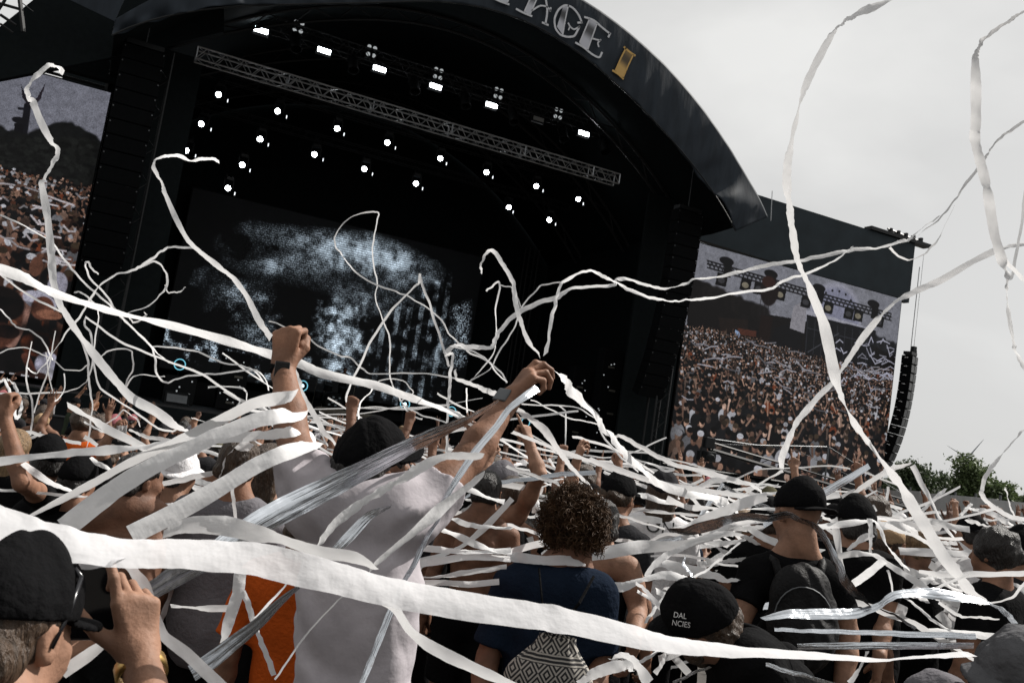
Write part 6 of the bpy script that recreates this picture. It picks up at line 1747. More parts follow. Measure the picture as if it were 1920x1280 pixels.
def streamer(label, key, d0, d1, pts, group='streamers flying over the crowd', w0=None, cat='streamer', raw=False):
    """pts: (px, py, apparent width px[, depth]) along the ribbon; it has one real width and turns edge on where it looks narrow"""
    SEEDC[0] += 1; r = np.random.default_rng(SEEDC[0])
    n = len(pts); ds = [p[3] if len(p) > 3 else None for p in pts]
    L_ = np.concatenate([[0], np.cumsum([math.hypot(pts[i + 1][0] - pts[i][0], pts[i + 1][1] - pts[i][1]) + 1e-6 for i in range(n - 1)])]); L_ /= L_[-1]
    dd = [ds[i] if ds[i] is not None else d0 + (d1 - d0) * L_[i] for i in range(n)]
    big = max(p[2] for p in pts)
    sub = 5 if big < 9 else 8
    ws = lambda w: w * (.62 if big < 9 else .62 + .30 * min(1, (big - 9) / 12))
    if group == GS_NAME: ws0 = ws; ws = lambda w: ws0(w) * .88
    C = catmull([(p[0], p[1], ws(max(1.2, p[2])), dd[i]) for i, p in enumerate(pts)], sub)
    if big < 15: C[1:-1, :2] += np.stack([np.convolve(r.normal(size=len(C) + 2), [.25, .5, .25], 'valid') for _ in (0, 1)], 1)[1:-1] * 1.1
    C[:, 2] = np.maximum(C[:, 2], 1.4)
    W = w0 or max(c[2] * c[3] for c in C) / FPX * 1.02
    P = np.array([at(c[0], c[1], c[3]) for c in C]); k = len(P)
    T = np.array([nrm(P[min(i + 1, k - 1)] - P[max(i - 1, 0)]) for i in range(k)])
    m = 5 if big >= 9 else 3
    tws = np.convolve(r.normal(size=k + 6), np.ones(5) / 5, 'same')[3:3 + k] * (.42 if big < 26 else .12) * (.3 if key in 'fd' else 1)
    vs = []; fs = []; prev = None
    sgn = r.choice([-1, 1]); ph = r.uniform(0, 6, 4)
    for i in range(k):
        v = nrm(P[i] - CO); s = nrm(np.cross(T[i], v)); n_ = np.cross(s, T[i])
        if prev is not None and s @ prev < 0: s, n_ = -s, -n_
        prev = s
        c = min(1.0, C[i, 2] * C[i, 3] / FPX / W); th = math.acos(max(-1, min(1, c))) * sgn + tws[i]
        wv = s * math.cos(th) + n_ * math.sin(th); nv = -s * math.sin(th) + n_ * math.cos(th)
        curl = W * (.05 + .05 * math.sin(i * .13 + ph[1])); cr = W * .018
        for j in range(m):
            u = -1 + 2 * j / (m - 1)
            vs.append(P[i] + wv * u * W / 2 + nv * (curl * (u * u - .5) + cr * math.sin(i * .9 + j * 2.1 + ph[2]) * (1 - abs(u) * .3)) + T[i] * 0)
    for i in range(k - 1):
        for j in range(m - 1):
            a = i * m + j; fs.append((a, a + 1, a + m + 1, a + m))
    vs = np.array(vs); o = vs.mean(0)
    if not raw: me = mesh_np('streamer', vs - o, fs); COUNT[0] += 1
    al = np.concatenate([[0], np.cumsum(np.linalg.norm(np.diff(P, axis=0), axis=1))]) / W + r.uniform(0, 99)
    uvv = np.stack([np.repeat(al, m), np.tile(np.linspace(0, 1, m), k)], 1); fq = np.array(fs).ravel()
    if raw: return vs, np.array(fs), uvv
    me.uv_layers.new(name='UVMap').data.foreach_set('uv', uvv[fq].astype(np.float32).ravel())
    ob = link('streamer', me, None, MKEY[key]); ob.location = o
    tag(ob, label, cat, group)
    return ob
GS = 'white streamers in front of the stage'; GR = 'streamers flung past the right screen'; GC_ = 'streamers lying across the crowd'; GF = 'streamers near the camera'; GK = 'white streamers against the sky'
S = streamer
S('white streamer curling over at its knotted top in front of left video screen', 'p', 7, 4.5, [(119,138,9),(110,127,8),(92,122,10),(70,140,9),(50,165,8),(55,185,8),(62,192,14),(75,225,16),(90,255,15),(100,270,10),(108,285,12),(100,305,12),(84,333,7),(78,345,12),(88,400,17),(95,470,17),(100,530,16),(112,570,14),(130,600,14),(165,650,18),(205,700,20),(245,745,21),(290,770,23),(325,795,17),(357,810,8)], GS)
S('white streamer with a loose curl at its top running down to the left fist', 'p', 5, 2.75, [(411,304,6),(400,298,7),(375,298,8),(360,302,4),(335,292,9),(310,293,8),(292,300,8),(287,312,9),(295,328,9),(303,343,6),(308,360,11),(330,410,14),(352,450,13),(378,475,12),(410,500,12),(440,525,13),(462,555,14),(485,600,16),(508,634,16)], GS)
S('wide straight white streamer crossing the whole stage behind the watch wrist', 'p', 4.2, 6, [(-20,498,22),(45,520,20),(100,548,17),(210,583,14),(330,612,18),(430,640,20),(510,665,20),(560,680,22),(605,700,21),(705,722,20),(755,740,18),(805,757,11),(855,775,7),(885,788,4)], GS)
S('thin white streamer dropping from left screen to the left crowd', 'p', 9, 8, [(0,514,5),(30,537,5),(67,561,7),(104,578,7),(121,591,7),(141,618,7),(158,652,6),(165,678,6),(166,705,7),(170,732,7),(172,769,6),(168,810,5),(161,842,4)], GS)
S('long thin streamer winding from the left edge past the cyan ring light', 'p', 10, 9, [(0,403,6),(40,420,5),(62,432,5),(101,457,6),(124,490,6),(144,516,6),(178,548,7),(205,571,6),(218,585,6),(235,601,6),(262,628,6),(285,652,6),(292,672,6),(292,695,6),(302,714,6),(316,717,6),(339,707,6),(366,703,6),(403,702,6),(463,694,6),(487,697,5),(500,715,5),(504,732,4)], GS)
S('thin streamer arching right above the cyan ring light', 'p', 11, 9, [(285,650,5),(329,652,6),(373,660,6),(413,679,6),(450,684,5),(477,695,5),(497,719,4)], GS)
S('streamer with a small hook at its top left of the stage', 'p', 10, 10, [(185,514,5),(175,507,5),(165,492,6),(160,497,5),(168,521,6),(188,541,6),(205,561,7),(218,585,7),(242,608,6),(269,635,5),(292,658,5),(318,680,4)], GS)
S('streamer arching up from the lower left and over to the curl', 'p', 9, 8, [(50,689,4),(67,699,5),(97,665,6),(121,628,6),(148,595,6),(175,551,6),(188,534,6),(218,514,6),(255,504,8),(279,490,9),(299,474,8),(319,462,6),(363,464,5),(381,474,6)], GS)
S('looping streamer with a tangled lower end beside the drum screen', 'p', 10, 10, [(256,503,8),(286,490,6),(302,497,6),(312,514,6),(312,537,7),(296,558,6),(279,574,5),(245,585,4),(240,591,4),(249,605,5),(262,600,5),(269,595,6),(275,590,5),(270,585,3)], GS)
S('short streamer tail flicking right below the loop', 'p', 10, 10, [(309,534,4),(316,548,4),(327,548,5),(339,546,5),(348,538,4)], GS)
S('thin streamer falling from left and bending back along the stage lip', 'p', 12, 12, [(139,548,5),(151,548,5),(168,559,5),(183,578,5),(186,595,4),(178,632,5),(175,665,5),(166,709,5),(148,726,4),(118,734,5),(50,737,6),(-5,737,6)], GS)
S('thin streamer from a kinked top down to the crowd at left', 'p', 9, 7, [(160,595,5),(158,608,6),(171,628,7),(175,658,6),(176,689,6),(188,729,6),(235,759,6),(269,783,7),(296,803,7),(322,808,6),(338,802,5)], GS)
S('streamer running down right through the first cyan ring', 'p', 8, 6, [(160,594,7),(188,615,7),(235,645,8),(285,665,7),(336,685,7),(380,702,6),(420,729,6),(450,749,6),(440,766,5)], GS)
S('short bent streamer right of the second cyan ring', 'p', 9, 9, [(390,726,7),(416,724,5),(450,726,5),(462,732,5),(463,752,5)], GS)
S('very thin arching streamer over the filmed lettered shirt', 'p', 14, 14, [(0,662,4),(20,653,4),(50,652,4),(74,662,4),(97,672,4),(121,692,4),(148,694,4),(168,682,4)], GS)
S('thin streamer stepping down across left screen', 'p', 13, 13, [(0,579,4),(20,601,5),(30,613,5),(54,618,5),(77,635,5),(91,655,5),(99,675,4)], GS)
S('square kinked thin streamer below the bald musician', 'p', 11, 11, [(190,668,4),(202,658,5),(228,653,5),(248,660,5),(249,695,5),(240,709,5),(234,727,5),(249,706,5),(269,702,4),(292,705,4),(309,706,4)], GS)
S('hanging streamer loop at the left edge, outer strand', 'p', 7, 6.5, [(13,710,7),(27,722,8),(36,742,9),(40,760,9),(37,776,10),(30,786,9)], GS)
S('hanging streamer loop at the left edge, inner strand', 'p', 7.2, 6.6, [(0,716,6),(8,711,8),(18,730,9),(26,762,9),(30,784,9)], GS)
S('thin crooked streamer hanging over the tan cap', 'p', 10, 10, [(60,640,3),(50,689,4),(50,719,5),(59,749,6),(62,783,6),(57,816,5)], GS)
S('thin slanting streamer left of the tan cap', 'p', 11, 11, [(104,620,3),(91,689,4),(77,732,5),(64,774,4)], GS)
S('thin wavering streamer right of the tan cap', 'p', 12, 12, [(86,660,3),(92,706,4),(104,752,4),(101,776,4)], GS)
S('thin crinkled streamer end above the raised hands at left', 'p', 12, 11, [(120,700,4),(121,728,4),(113,745,4),(100,752,4),(85,770,4)], GS)
S('streamer tent over the plastic cup', 'p', 9, 9, [(192,798,4),(215,785,5),(232,768,5),(248,780,5),(258,786,6),(263,800,4)], GS)
S('streamer slung from a raised fist to the cup', 'p', 8, 8, [(158,790,6),(175,800,7),(192,809,6),(200,812,4)], GS)
S('thin looped streamer high over the grey back wall picture', 'p', 12, 11, [(751,752,4),(731,709,4),(732,665,5),(731,628,5),(717,598,4),(705,564,4),(707,534,5),(702,504,5),(697,464,5),(705,430,5),(710,403,4),(700,396,4),(663,405,4),(640,421,4),(627,445,4),(630,462,5),(640,477,5),(660,504,5),(690,527,6),(741,546,6),(764,554,5),(801,578,5),(828,601,5),(841,625,5),(862,645,5),(882,662,6),(919,679,6),(942,702,5),(950,718,4)], GS)
S('left leg of the tall inverted vee of streamer', 'p', 9, 8, [(788,513,8),(784,531,7),(764,551,7),(734,581,7),(697,635,8),(677,679,8),(657,722,7),(650,752,7),(665,789,6)], GS)
S('right leg of the tall inverted vee of streamer', 'p', 9, 9, [(787,513,8),(791,534,7),(805,571,8),(821,618,8),(835,665,8),(842,687,8)], GS)
S('straight vertical streamer hanging right of the black cap', 'p', 7, 6, [(836,668,5),(848,662,8),(845,699,10),(842,732,10),(840,766,9),(838,800,8),(838,850,8)], GS)
S('long wavy streamer from the stage centre to the header tip at right', 'p', 6, 7.5, [(833,662,7),(855,647,9),(882,650,9),(922,650,8),(932,628,10),(952,601,11),(976,583,13),(1010,568,12),(1043,558,12),(1070,541,9),(1110,537,7),(1151,534,7),(1154,526,6),(1171,522,9),(1211,534,8),(1245,541,6),(1280,534,6),(1300,524,6),(1347,519,7),(1401,506,9),(1448,495,11),(1492,490,9),(1532,482,10),(1569,474,10),(1602,467,10),(1646,465,10),(1683,455,9),(1703,448,6),(1727,430,3),(1760,405,3)], GR)
S('streamer looping from the right hand up and along to the right screen', 'p', 4, 7, [(1023,664,11,3.0),(1033,605,10,3.6),(1043,558,9),(1053,531,8),(1080,514,7),(1107,507,7),(1130,517,6),(1151,527,5),(1177,541,7),(1218,558,7),(1255,564,6),(1283,563,6),(1330,559,7),(1398,546,8),(1448,541,7),(1465,527,7),(1508,514,8),(1549,497,6),(1582,477,4),(1599,462,4)], GR)
S('streamer hooked over at its top above the right hand', 'p', 5, 3, [(904,511,6),(902,497,7),(915,472,10),(929,474,11),(946,501,13),(962,531,13),(966,564,14),(973,591,13),(986,632,13),(1012,667,11)], GS)
S('thin streamer hook left of the right hand', 'p', 11, 10, [(912,546,6),(926,534,6),(936,529,6),(932,564,5),(929,605,4),(931,632,5),(926,662,4),(905,689,4),(882,712,4)], GS)
S('very thin streamer strand crossing behind the hook', 'p', 11, 11, [(936,534,4),(959,539,4),(971,558,4),(976,575,4)], GS)
S('faint thin streamer sweeping down behind the right hand', 'p', 13, 12, [(1051,529,4),(1016,534,5),(996,554,5),(976,581,5),(962,618,5),(936,658,5),(919,692,3),(880,715,3)], GS)
S('thin streamer running right from the left fist over the cap', 'p', 11, 9, [(504,602,5),(535,612,4),(568,625,4),(598,648,5),(640,667,5),(657,670,5),(677,689,5),(694,700,5),(741,700,5),(791,699,5),(828,705,5),(875,715,5),(929,742,5)], GS)
S('thin streamer bundle right of the vee, upper strand', 'p', 11, 10, [(833,662,5),(845,650,5),(888,658,6),(919,679,5),(932,699,5),(951,716,5)], GS)
S('twisted white streamer ending at the right wrist', 'p', 6, 3.2, [(854,692,8),(857,710,9),(889,722,12),(905,729,14),(925,737,14),(945,743,10)], GS)
S('thin level streamer low over the drum riser', 'p', 14, 13, [(560,767,4),(630,766,4),(680,764,4),(730,766,4),(780,763,4),(836,758,4),(905,746,4)], GS)
S('second thin level streamer low over the drum riser', 'p', 13, 13, [(655,765,3),(705,762,4),(760,768,4),(800,764,4),(838,760,4)], GS)
S('thin curved streamer left of the round loop', 'p', 12, 9, [(705,720,5),(695,735,4),(677,752,5),(673,770,5),(672,786,5)], GS)
S('round thin streamer loop over the fourth cyan ring', 'p', 12, 12, [(695,735,4),(712,713,4),(745,710,4),(767,725,4),(775,735,4),(768,743,4),(750,752,4)], GS)
S('short thin streamer below the loop, ending in a knot', 'p', 12, 11, [(755,760,5),(768,772,5),(780,781,5),(792,785,5)], GS)
S('thin streamer slanting down right to the vertical one', 'p', 12, 10, [(752,752,4),(767,767,5),(800,782,5),(837,792,4)], GS)
S('short straight streamer crossing the vertical one', 'p', 8, 7, [(820,737,6),(850,755,7),(890,772,6)], GS)
S('thin vertical streamer left of the watch strap', 'p', 10, 9, [(875,727,5),(876,752,5),(877,778,5)], GS)
S('streamer dropping from the watch wrist behind the sleeve', 'p', 2.9, 3.4, [(549,688,9),(557,710,12),(567,740,14),(585,770,13),(605,805,14),(634,842,9)], GF)
S('thin streamer left of the cap above the sandbags', 'p', 9, 8, [(562,782,5),(600,790,6),(647,805,5)], GS)
S('small hooked streamer left of the cap', 'p', 8, 8, [(591,822,5),(593,815,4),(600,812,5),(607,822,5),(615,836,4)], GS)
# right of the hand, over the crowd
S('crumpled streamer starting at the right hand and fanning over the crowd', 'p', 3.0, 5.5, [(1046,703,7),(1060,715,14),(1070,732,20),(1090,749,17),(1115,778,12),(1130,800,10),(1150,822,10),(1177,855,10),(1202,877,10),(1225,900,14),(1255,915,18),(1292,925,18),(1335,932,14),(1360,940,14),(1370,950,8),(1385,962,4)], GR)
S('thin streamer strand parallel to the fan, left side', 'p', 5.5, 6.5, [(1095,752,7),(1122,780,6),(1122,800,5),(1135,825,5),(1167,860,6),(1197,884,5)], GR)
S('streamer branch swinging right of the fan', 'p', 5.5, 5.5, [(1150,817,5),(1167,819,10),(1197,835,12),(1235,857,12),(1272,872,11),(1335,887,11),(1372,897,11),(1405,907,10),(1422,917,8),(1438,934,4)], GR)
S('long nearly straight streamer from the forearm to the silver one', 'p', 4.6, 5, [(960,810,7),(1000,825,8),(1042,842,12),(1085,857,14),(1135,872,14),(1185,890,14),(1222,902,14),(1260,912,16),(1310,917,12),(1360,925,8),(1435,937,6)], GR)
S('short straight streamer passing the banded arm', 'p', 4.8, 5, [(950,873,9),(997,890,10),(1035,902,9),(1072,918,7)], GC_)
S('streamer falling diagonally past the pointing hand', 'p', 4, 4.6, [(963,762,9),(995,785,14),(1020,805,18),(1035,827,16),(1055,855,14),(1072,877,12),(1100,905,9),(1127,932,7)], GR)
S('thin upper streamer from the right wrist to the fan', 'p', 10, 8, [(978,757,4),(1017,759,4),(1055,761,4),(1085,765,4),(1110,780,4),(1130,797,4)], GR)
S('thin lower streamer from the right wrist to the fan', 'p', 10, 8, [(995,750,4),(1022,762,4),(1060,782,4),(1090,787,4),(1120,795,4)], GR)
S('thin streamer hanging down over the flicked hand', 'p', 10, 8, [(1048,760,4),(1060,770,4),(1062,800,4),(1059,842,4)], GR)
S('small curled streamer over the brown cap', 'p', 6, 6, [(1205,872,4),(1212,867,5),(1230,872,6),(1247,882,8),(1265,879,6)], GC_)
S('streamer from the bun cap to the middle of the crowd', 'p', 5.2, 5.5, [(1107,937,4),(1147,947,10),(1175,955,12),(1210,957,10),(1260,962,8),(1317,967,4)], GC_)
S('streamer crossing below the bun cap', 'p', 4.9, 5, [(1115,937,6),(1160,965,9),(1200,977,7),(1247,992,5)], GC_)
S('folded streamer end above the lettered white shirt', 'p', 5.6, 6, [(1198,928,12),(1215,930,14),(1242,940,12),(1280,945,6),(1335,962,5)], GC_)
S('broad crumpled paper streamer rising to the right, in front of the silver one', 'p', 4.4, 4.2, [(1262,990,6),(1310,977,14),(1360,957,20),(1397,942,22),(1438,930,14)], GC_)
S('long silver streamer bending over the broad man in black', 'd', 4.4, 3.4, [(1255,994,5),(1285,997,16),(1310,990,22),(1340,982,22),(1360,975,18),(1397,968,14),(1440,972,14),(1477,965,14),(1502,975,9),(1525,985,12),(1540,1000,14),(1552,1020,14),(1565,1050,15),(1575,1067,16),(1582,1087,16),(1597,1103,18),(1615,1118,10),(1632,1133,3)], GC_)
S('streamer band right of the curls, upper', 'p', 4.6, 4.6, [(1130,1008,10),(1167,1012,10),(1210,1016,8),(1247,1002,9),(1290,1000,8)], GC_)
S('wide paper streamer right of the curls', 'p', 3.7, 4.2, [(1105,1042,20),(1147,1034,26),(1197,1025,26),(1247,1024,20),(1285,1020,16),(1335,1007,12),(1372,997,10)], GC_)
S('wide streamer sweeping up from beside the bare arm', 'p', 3.6, 4, [(1210,1083,8),(1225,1060,14),(1247,1042,16),(1272,1030,12),(1310,1012,14),(1360,1000,14),(1395,1005,12),(1422,1021,6)], GC_)
S('thin streamer crossing toward the black sleeve', 'p', 4.3, 4.3, [(1220,1042,6),(1260,1040,8),(1310,1045,8),(1350,1057,7),(1384,1061,6)], GC_)
S('wide streamer below the sweep, left of the black sleeve', 'p', 3.9, 4, [(1240,1054,18),(1285,1067,22),(1330,1075,20),(1365,1087,10),(1384,1085,5)], GC_)
S('wide streamer across the bare arm right of the navy shirt', 'p', 3.5, 3.5, [(1128,1096,16),(1167,1100,20),(1200,1087,10),(1242,1077,14),(1280,1082,14),(1299,1088,6)], GC_)
S('narrow streamer from the bare arm down to the lettered cap', 'p', 3.2, 2.75, [(1192,1092,8),(1215,1110,10),(1240,1140,12),(1258,1162,6)], GC_)
S('second narrow streamer above the lettered cap', 'p', 3.1, 3.1, [(1195,1107,8),(1225,1125,12),(1248,1146,10)], GC_)
S('long diagonal streamer left of the broad man in black', 'p', 3.9, 3.4, [(1387,1016,5),(1360,1040,6),(1322,1070,6),(1272,1097,8),(1235,1130,10),(1210,1168,10)], GC_)
S('short streamer above the lettered cap', 'p', 3.2, 3.2, [(1300,1094,5),(1270,1102,10),(1242,1121,12)], GC_)
S('small twisted foil scrap sticking up above the lettered cap', 'f', 3, 2.9, [(1285,1042,3),(1282,1057,8),(1295,1077,6),(1302,1090,9),(1312,1102,10)], GC_)
S('streamer left of the curls, upper', 'p', 4.2, 3.9, [(950,983,8),(985,992,10),(1019,1003,10)], GC_)
S('wide streamer left of the curls, lower', 'p', 3.8, 3.7, [(950,1037,14),(997,1022,16),(1032,1016,12)], GC_)
S('paper streamer draped across the nape below the curls', 't', 3.45, 3.42, [(950,1042,16),(985,1046,20),(1020,1050,20),(1062,1050,20),(1098,1058,10)], GC_)
# left crowd
S('upper level paper streamer from left edge to the wrapped forearm', 'p', 3.1, 2.52, [(-10,866,15),(75,855,15),(150,847,16),(225,842,16),(275,836,15),(337,830,14),(400,824,15),(475,817,18),(520,813,22),(550,808,24,2.56),(561,804,12,2.74)], GF)
S('narrow paper band fanning from the top of the wrapped forearm', 'p', 2.54, 3.0, [(556,739,10,2.80),(547,743,22,2.60),(515,748,27),(475,757,24),(425,782,22),(375,807,20),(325,832,18),(275,852,18),(225,877,17),(175,905,17),(125,932,14),(62,966,6)], GF)
S('middle grey paper band fanning from the wrapped forearm', 'p', 2.5, 2.3, [(562,771,12,2.76),(552,776,28,2.56),(520,780,32),(480,787,30),(400,817,30),(350,842,30),(287,872,34),(225,910,40),(175,947,42),(120,990,44)], GF)
S('lower grey paper band fanning from the wrapped elbow', 'p', 2.44, 2.2, [(592,829,12,2.68),(578,834,28,2.50),(530,850,32),(480,872,32),(400,920,36),(325,962,40),(245,1002,40)], GF)
S('short paper streamer standing upright left of the man in white', 'p', 4, 4, [(468,828,22),(450,845,24),(437,857,24),(422,878,16),(412,900,12)], GC_)
S('narrow upright streamer leaning left, left of the man in white', 'p', 4, 4, [(408,922,16),(418,942,12),(428,962,7)], GC_)
S('straight thin upright streamer left of the man in white', 'p', 3.9, 3.9, [(435,910,9),(438,940,10),(443,978,8)], GC_)
S('level streamer across the white bucket hat', 'p', 4.1, 4.1, [(262,917,12),(325,902,14),(375,892,14),(422,882,10)], GC_)
S('streamer dangling from behind the bent arm', 'p', 4, 4, [(43,868,12),(65,885,16),(95,905,14),(137,921,6)], GC_)
S('level streamer low at the left edge', 'p', 4.1, 4.1, [(-5,917,8),(62,922,9),(125,930,8),(164,930,8)], GC_)
S('small streamer over the low black cap', 'p', 4.2, 4.2, [(170,857,8),(190,872,12),(212,883,6)], GC_)
# close to the camera
S('huge sheer paper streamer sweeping across the foreground from left to right', 't', 1.25, 2.2, [(-70,962,72),(0,985,78),(80,1010,72),(160,1025,66),(240,1035,58),(330,1035,60),(420,1042,64),(480,1047,66),(560,1066,68),(640,1085,62),(700,1101,58),(780,1118,56),(900,1139,56),(1000,1153,55),(1060,1163,52),(1160,1185,46),(1260,1206,36),(1360,1216,27),(1440,1222,20),(1530,1228,14),(1650,1236,6),(1720,1231,9),(1815,1224,12)], GF)
S('paper streamer hanging from the foreground twist past the filming hand', 't', 1.56, 1.7, [(236,1052,16),(250,1070,20),(270,1100,25),(287,1155,26),(307,1192,20),(350,1225,24),(400,1272,24),(430,1300,22)], GF)
S('bright folded paper above the foreground sweep', 'p', 1.75, 2.0, [(305,1003,12),(350,985,30),(420,985,40),(480,1000,36),(530,1012,20),(600,1035,24),(660,1045,24),(702,1066,6)], GF)
S('pale tissue flap above the filming phone', 't', 1.42, 1.38, [(95,1040,40),(130,1042,46),(170,1046,44),(222,1052,22)], GF)
S('broad silver foil streamer running from the right wrist to the lower left', 'f', 1.9, 2.72, [(228,1142,30),(275,1112,36),(320,1085,42),(400,1040,48),(480,985,50),(530,957,52),(580,932,50),(655,895,42),(730,857,36),(780,832,30),(830,810,24),(880,787,15),(930,757,8)], GF)
S('narrow silver foil streamer hanging from the right palm across the arm', 'f', 2.6, 2.3, [(1008,727,18,2.66),(985,742,16,2.6),(955,765,14),(930,800,13),(892,845,16),(855,900,14),(830,942,11),(820,975,8),(800,1005,11),(775,1060,11),(757,1090,11),(730,1150,15),(710,1200,15),(690,1250,13),(672,1295,12)], GF)
S('white paper streamer pulled from the right arm down the back', 'p', 2.4, 2.15, [(908,888,8),(855,930,16),(817,962,26),(767,1005,14),(717,1047,11),(692,1070,8)], GF)
S('white paper streamer arching over the shoulder below the ear', 'p', 2.45, 2.2, [(905,856,12),(840,855,14),(805,867,22),(767,890,16),(730,912,16),(680,942,18),(630,980,16),(595,1024,6)], GF)
S('short dark foil streamer on the back of the white shirt', 'f', 2.3, 2.2, [(733,949,5),(692,967,18),(655,1005,22),(620,1039,16)], GF)
S('thin white streamer over the lower back of the white shirt', 'p', 2.2, 2.1, [(642,1118,5),(600,1160,6),(555,1215,6),(515,1273,7)], GF)
S('white streamer falling right from below the white shirt', 'p', 2.0, 2.0, [(715,1130,8),(742,1142,18),(767,1180,16),(800,1207,22),(842,1230,26),(905,1260,20),(965,1286,12)], GF)
S('foil streamer at the lower left in front of the orange shirt', 'd', 2.0, 1.85, [(562,1100,6),(530,1125,16),(480,1172,24),(437,1205,30),(400,1235,34),(360,1262,34)], GF)
S('upright paper streamer left of the orange shirt', 'p', 2.7, 2.6, [(451,1065,24),(446,1110,24),(430,1160,20),(419,1204,14)], GF)
S('paper streamer slanting down across the orange shirt', 'p', 2.6, 2.5, [(455,1108,14),(470,1145,14),(482,1185,12),(496,1218,14),(514,1265,12)], GF)
S('small level streamer left of the orange shirt', 'p', 3, 3, [(320,1135,5),(375,1140,12),(428,1140,16)], GF)
S('narrow streamer over the orange shirt', 'p', 2.3, 2.2, [(538,1092,6),(505,1130,8),(478,1159,8)], GF)
S('paper streamer under the chin of the man filming', 'p', 1.62, 1.6, [(115,1262,26),(162,1230,26),(198,1203,14)], GF)
for i, P_ in enumerate(([(822,990,6),(855,1002,16),(892,1020,16),(930,1032,12),(960,1035,8)], [(793,1027,14),(830,1030,16),(880,1034,12),(958,1032,14)], [(780,1073,6),(790,1056,18),(830,1050,16),(880,1042,14),(957,1047,14)], [(780,1082,5),(830,1080,8),(880,1072,14),(950,1062,12)], [(776,1092,15),(830,1092,14),(880,1095,14),(936,1090,14)])):
    S('level paper streamer between the white shirt and navy shirt, %s from the top' % ('first', 'second', 'third', 'fourth', 'fifth')[i], 'p', 3.3 - .03 * i, 3.3, P_, GC_)
S('paper streamer over the bare shoulder of the shirtless man', 'p', 4.6, 4.2, [(838,966,6),(867,980,14),(905,987,10),(962,990,9)], GC_)
# right crowd
S('streamer over the neck of the person behind the backpack', 'p', 4.5, 4.8, [(1533,988,12),(1580,982,16),(1615,977,12),(1637,975,8),(1650,990,7),(1665,1025,7),(1690,1055,6),(1704,1066,3)], GC_)
S('paper streamer across black shoulders, bending down right', 'p', 4.4, 4.2, [(1563,1044,14),(1602,1037,16),(1640,1040,12),(1665,1057,12),(1702,1080,16),(1727,1095,16),(1742,1103,8)], GC_)
S('wide streamer slanting over the black back beside the backpack', 'p', 3.9, 4.1, [(1595,1098,10),(1627,1075,18),(1657,1050,16)], GC_)
S('streamer slanting up left of the tan beanie', 'p', 4.6, 4.6, [(1588,1031,8),(1615,1010,16),(1637,1001,14)], GC_)
S('upright streamer just left of the tan beanie', 'p', 4.6, 4.4, [(1631,972,14),(1632,1005,10),(1632,1038,9)], GC_)
S('wide streamer slanting up to the dark hood', 'p', 5.1, 5.2, [(1583,981,10),(1615,965,14),(1642,951,16)], GC_)
S('level streamer behind the glossy black cap', 'p', 5.2, 5.2, [(1380,955,5),(1440,953,9),(1535,957,10),(1597,966,9)], GC_)
S('level streamer across the back of the dark haired man', 'p', 4.6, 4.4, [(1723,1071,6),(1765,1076,14),(1815,1077,14),(1925,1074,14)], GC_)
S('wide level streamer left of the dark haired man', 'p', 5.2, 5.2, [(1686,1032,16),(1740,1035,18),(1790,1037,16),(1832,1037,16)], GC_)
S('crumpled silver foil streamer twisting across the lower right', 'f', 3.3, 3.5, [(1430,1160,8),(1477,1150,16),(1515,1150,20),(1565,1150,22),(1602,1149,20),(1635,1140,14),(1652,1132,14),(1677,1115,14),(1715,1110,17),(1752,1112,22),(1790,1117,18),(1840,1125,10),(1862,1132,4)], GC_)
S('brownish foil streamer end above the grey bucket hat', 'd', 3.3, 3.0, [(1858,1131,5),(1885,1147,14),(1903,1168,12)], GC_)
S('thin streamer rising at the right edge', 'p', 3.6, 3.5, [(1843,1132,5),(1877,1127,6),(1902,1115,8),(1924,1090,8)], GC_)
S('taut silver foil streamer near the lower right, upper one', 'f', 2.8, 2.7, [(1452,1179,8),(1515,1182,10),(1615,1185,12),(1715,1188,14),(1830,1192,14)], GF)
S('taut silver foil streamer near the lower right, lower one', 'f', 2.7, 2.6, [(1495,1212,14),(1590,1210,16),(1690,1210,16),(1826,1210,14)], GF)
S('thin streamer slanting down from the foil at right', 'p', 3.9, 3.6, [(1703,1124,5),(1730,1145,8),(1752,1165,9),(1789,1186,6)], GC_)
S('thin streamer sagging below the foil at right', 'p', 3.7, 3.6, [(1760,1129,8),(1785,1145,10),(1802,1155,8),(1840,1157,7),(1874,1160,5)], GC_)
S('streamer hanging beside the bare forearm at the bottom right', 'p', 3.2, 3.2, [(1592,1280,14),(1615,1247,10),(1626,1220,6)], GF)
S('blueish foil streamer at the bottom edge left of the forearm', 'f', 2.4, 2.3, [(1436,1245,12),(1490,1262,12),(1570,1284,10)], GF)
S('dark foil end hanging below the twisted foil', 'd', 3.5, 3.3, [(1643,1139,4),(1677,1152,6),(1717,1178,10)], GC_)
S('thin streamer from the foil up to the level streamer at right', 'p', 3.9, 4.2, [(1750,1103,6),(1790,1087,8),(1817,1076,7)], GC_)
S('thin upright streamer below the tan beanie', 'p', 4.1, 4, [(1664,1068,8),(1672,1095,6),(1678,1120,5)], GC_)
S('curved paper streamer at the bottom centre', 'p', 2.5, 2.5, [(1085,1282,12),(1115,1262,22),(1150,1250,24),(1175,1248,22),(1184,1258,10)], GF)
S('folded paper streamer dropping at the bottom centre', 'p', 2.6, 2.5, [(1147,1237,12),(1167,1230,16),(1185,1237,16),(1200,1255,22),(1217,1280,24)], GF)
S('thin streamer rising from the bottom centre fold', 'p', 2.7, 2.8, [(1190,1246,6),(1210,1235,10),(1236,1219,6)], GF)
S('foil streamer at the bottom beside the stooping person', 'f', 2.5, 2.4, [(1262,1279,8),(1297,1262,9),(1332,1249,6)], GF)
S('upright streamer strip right of the navy shirt', 'p', 2.8, 2.8, [(1250,1225,8),(1240,1245,12),(1228,1262,14)], GF)
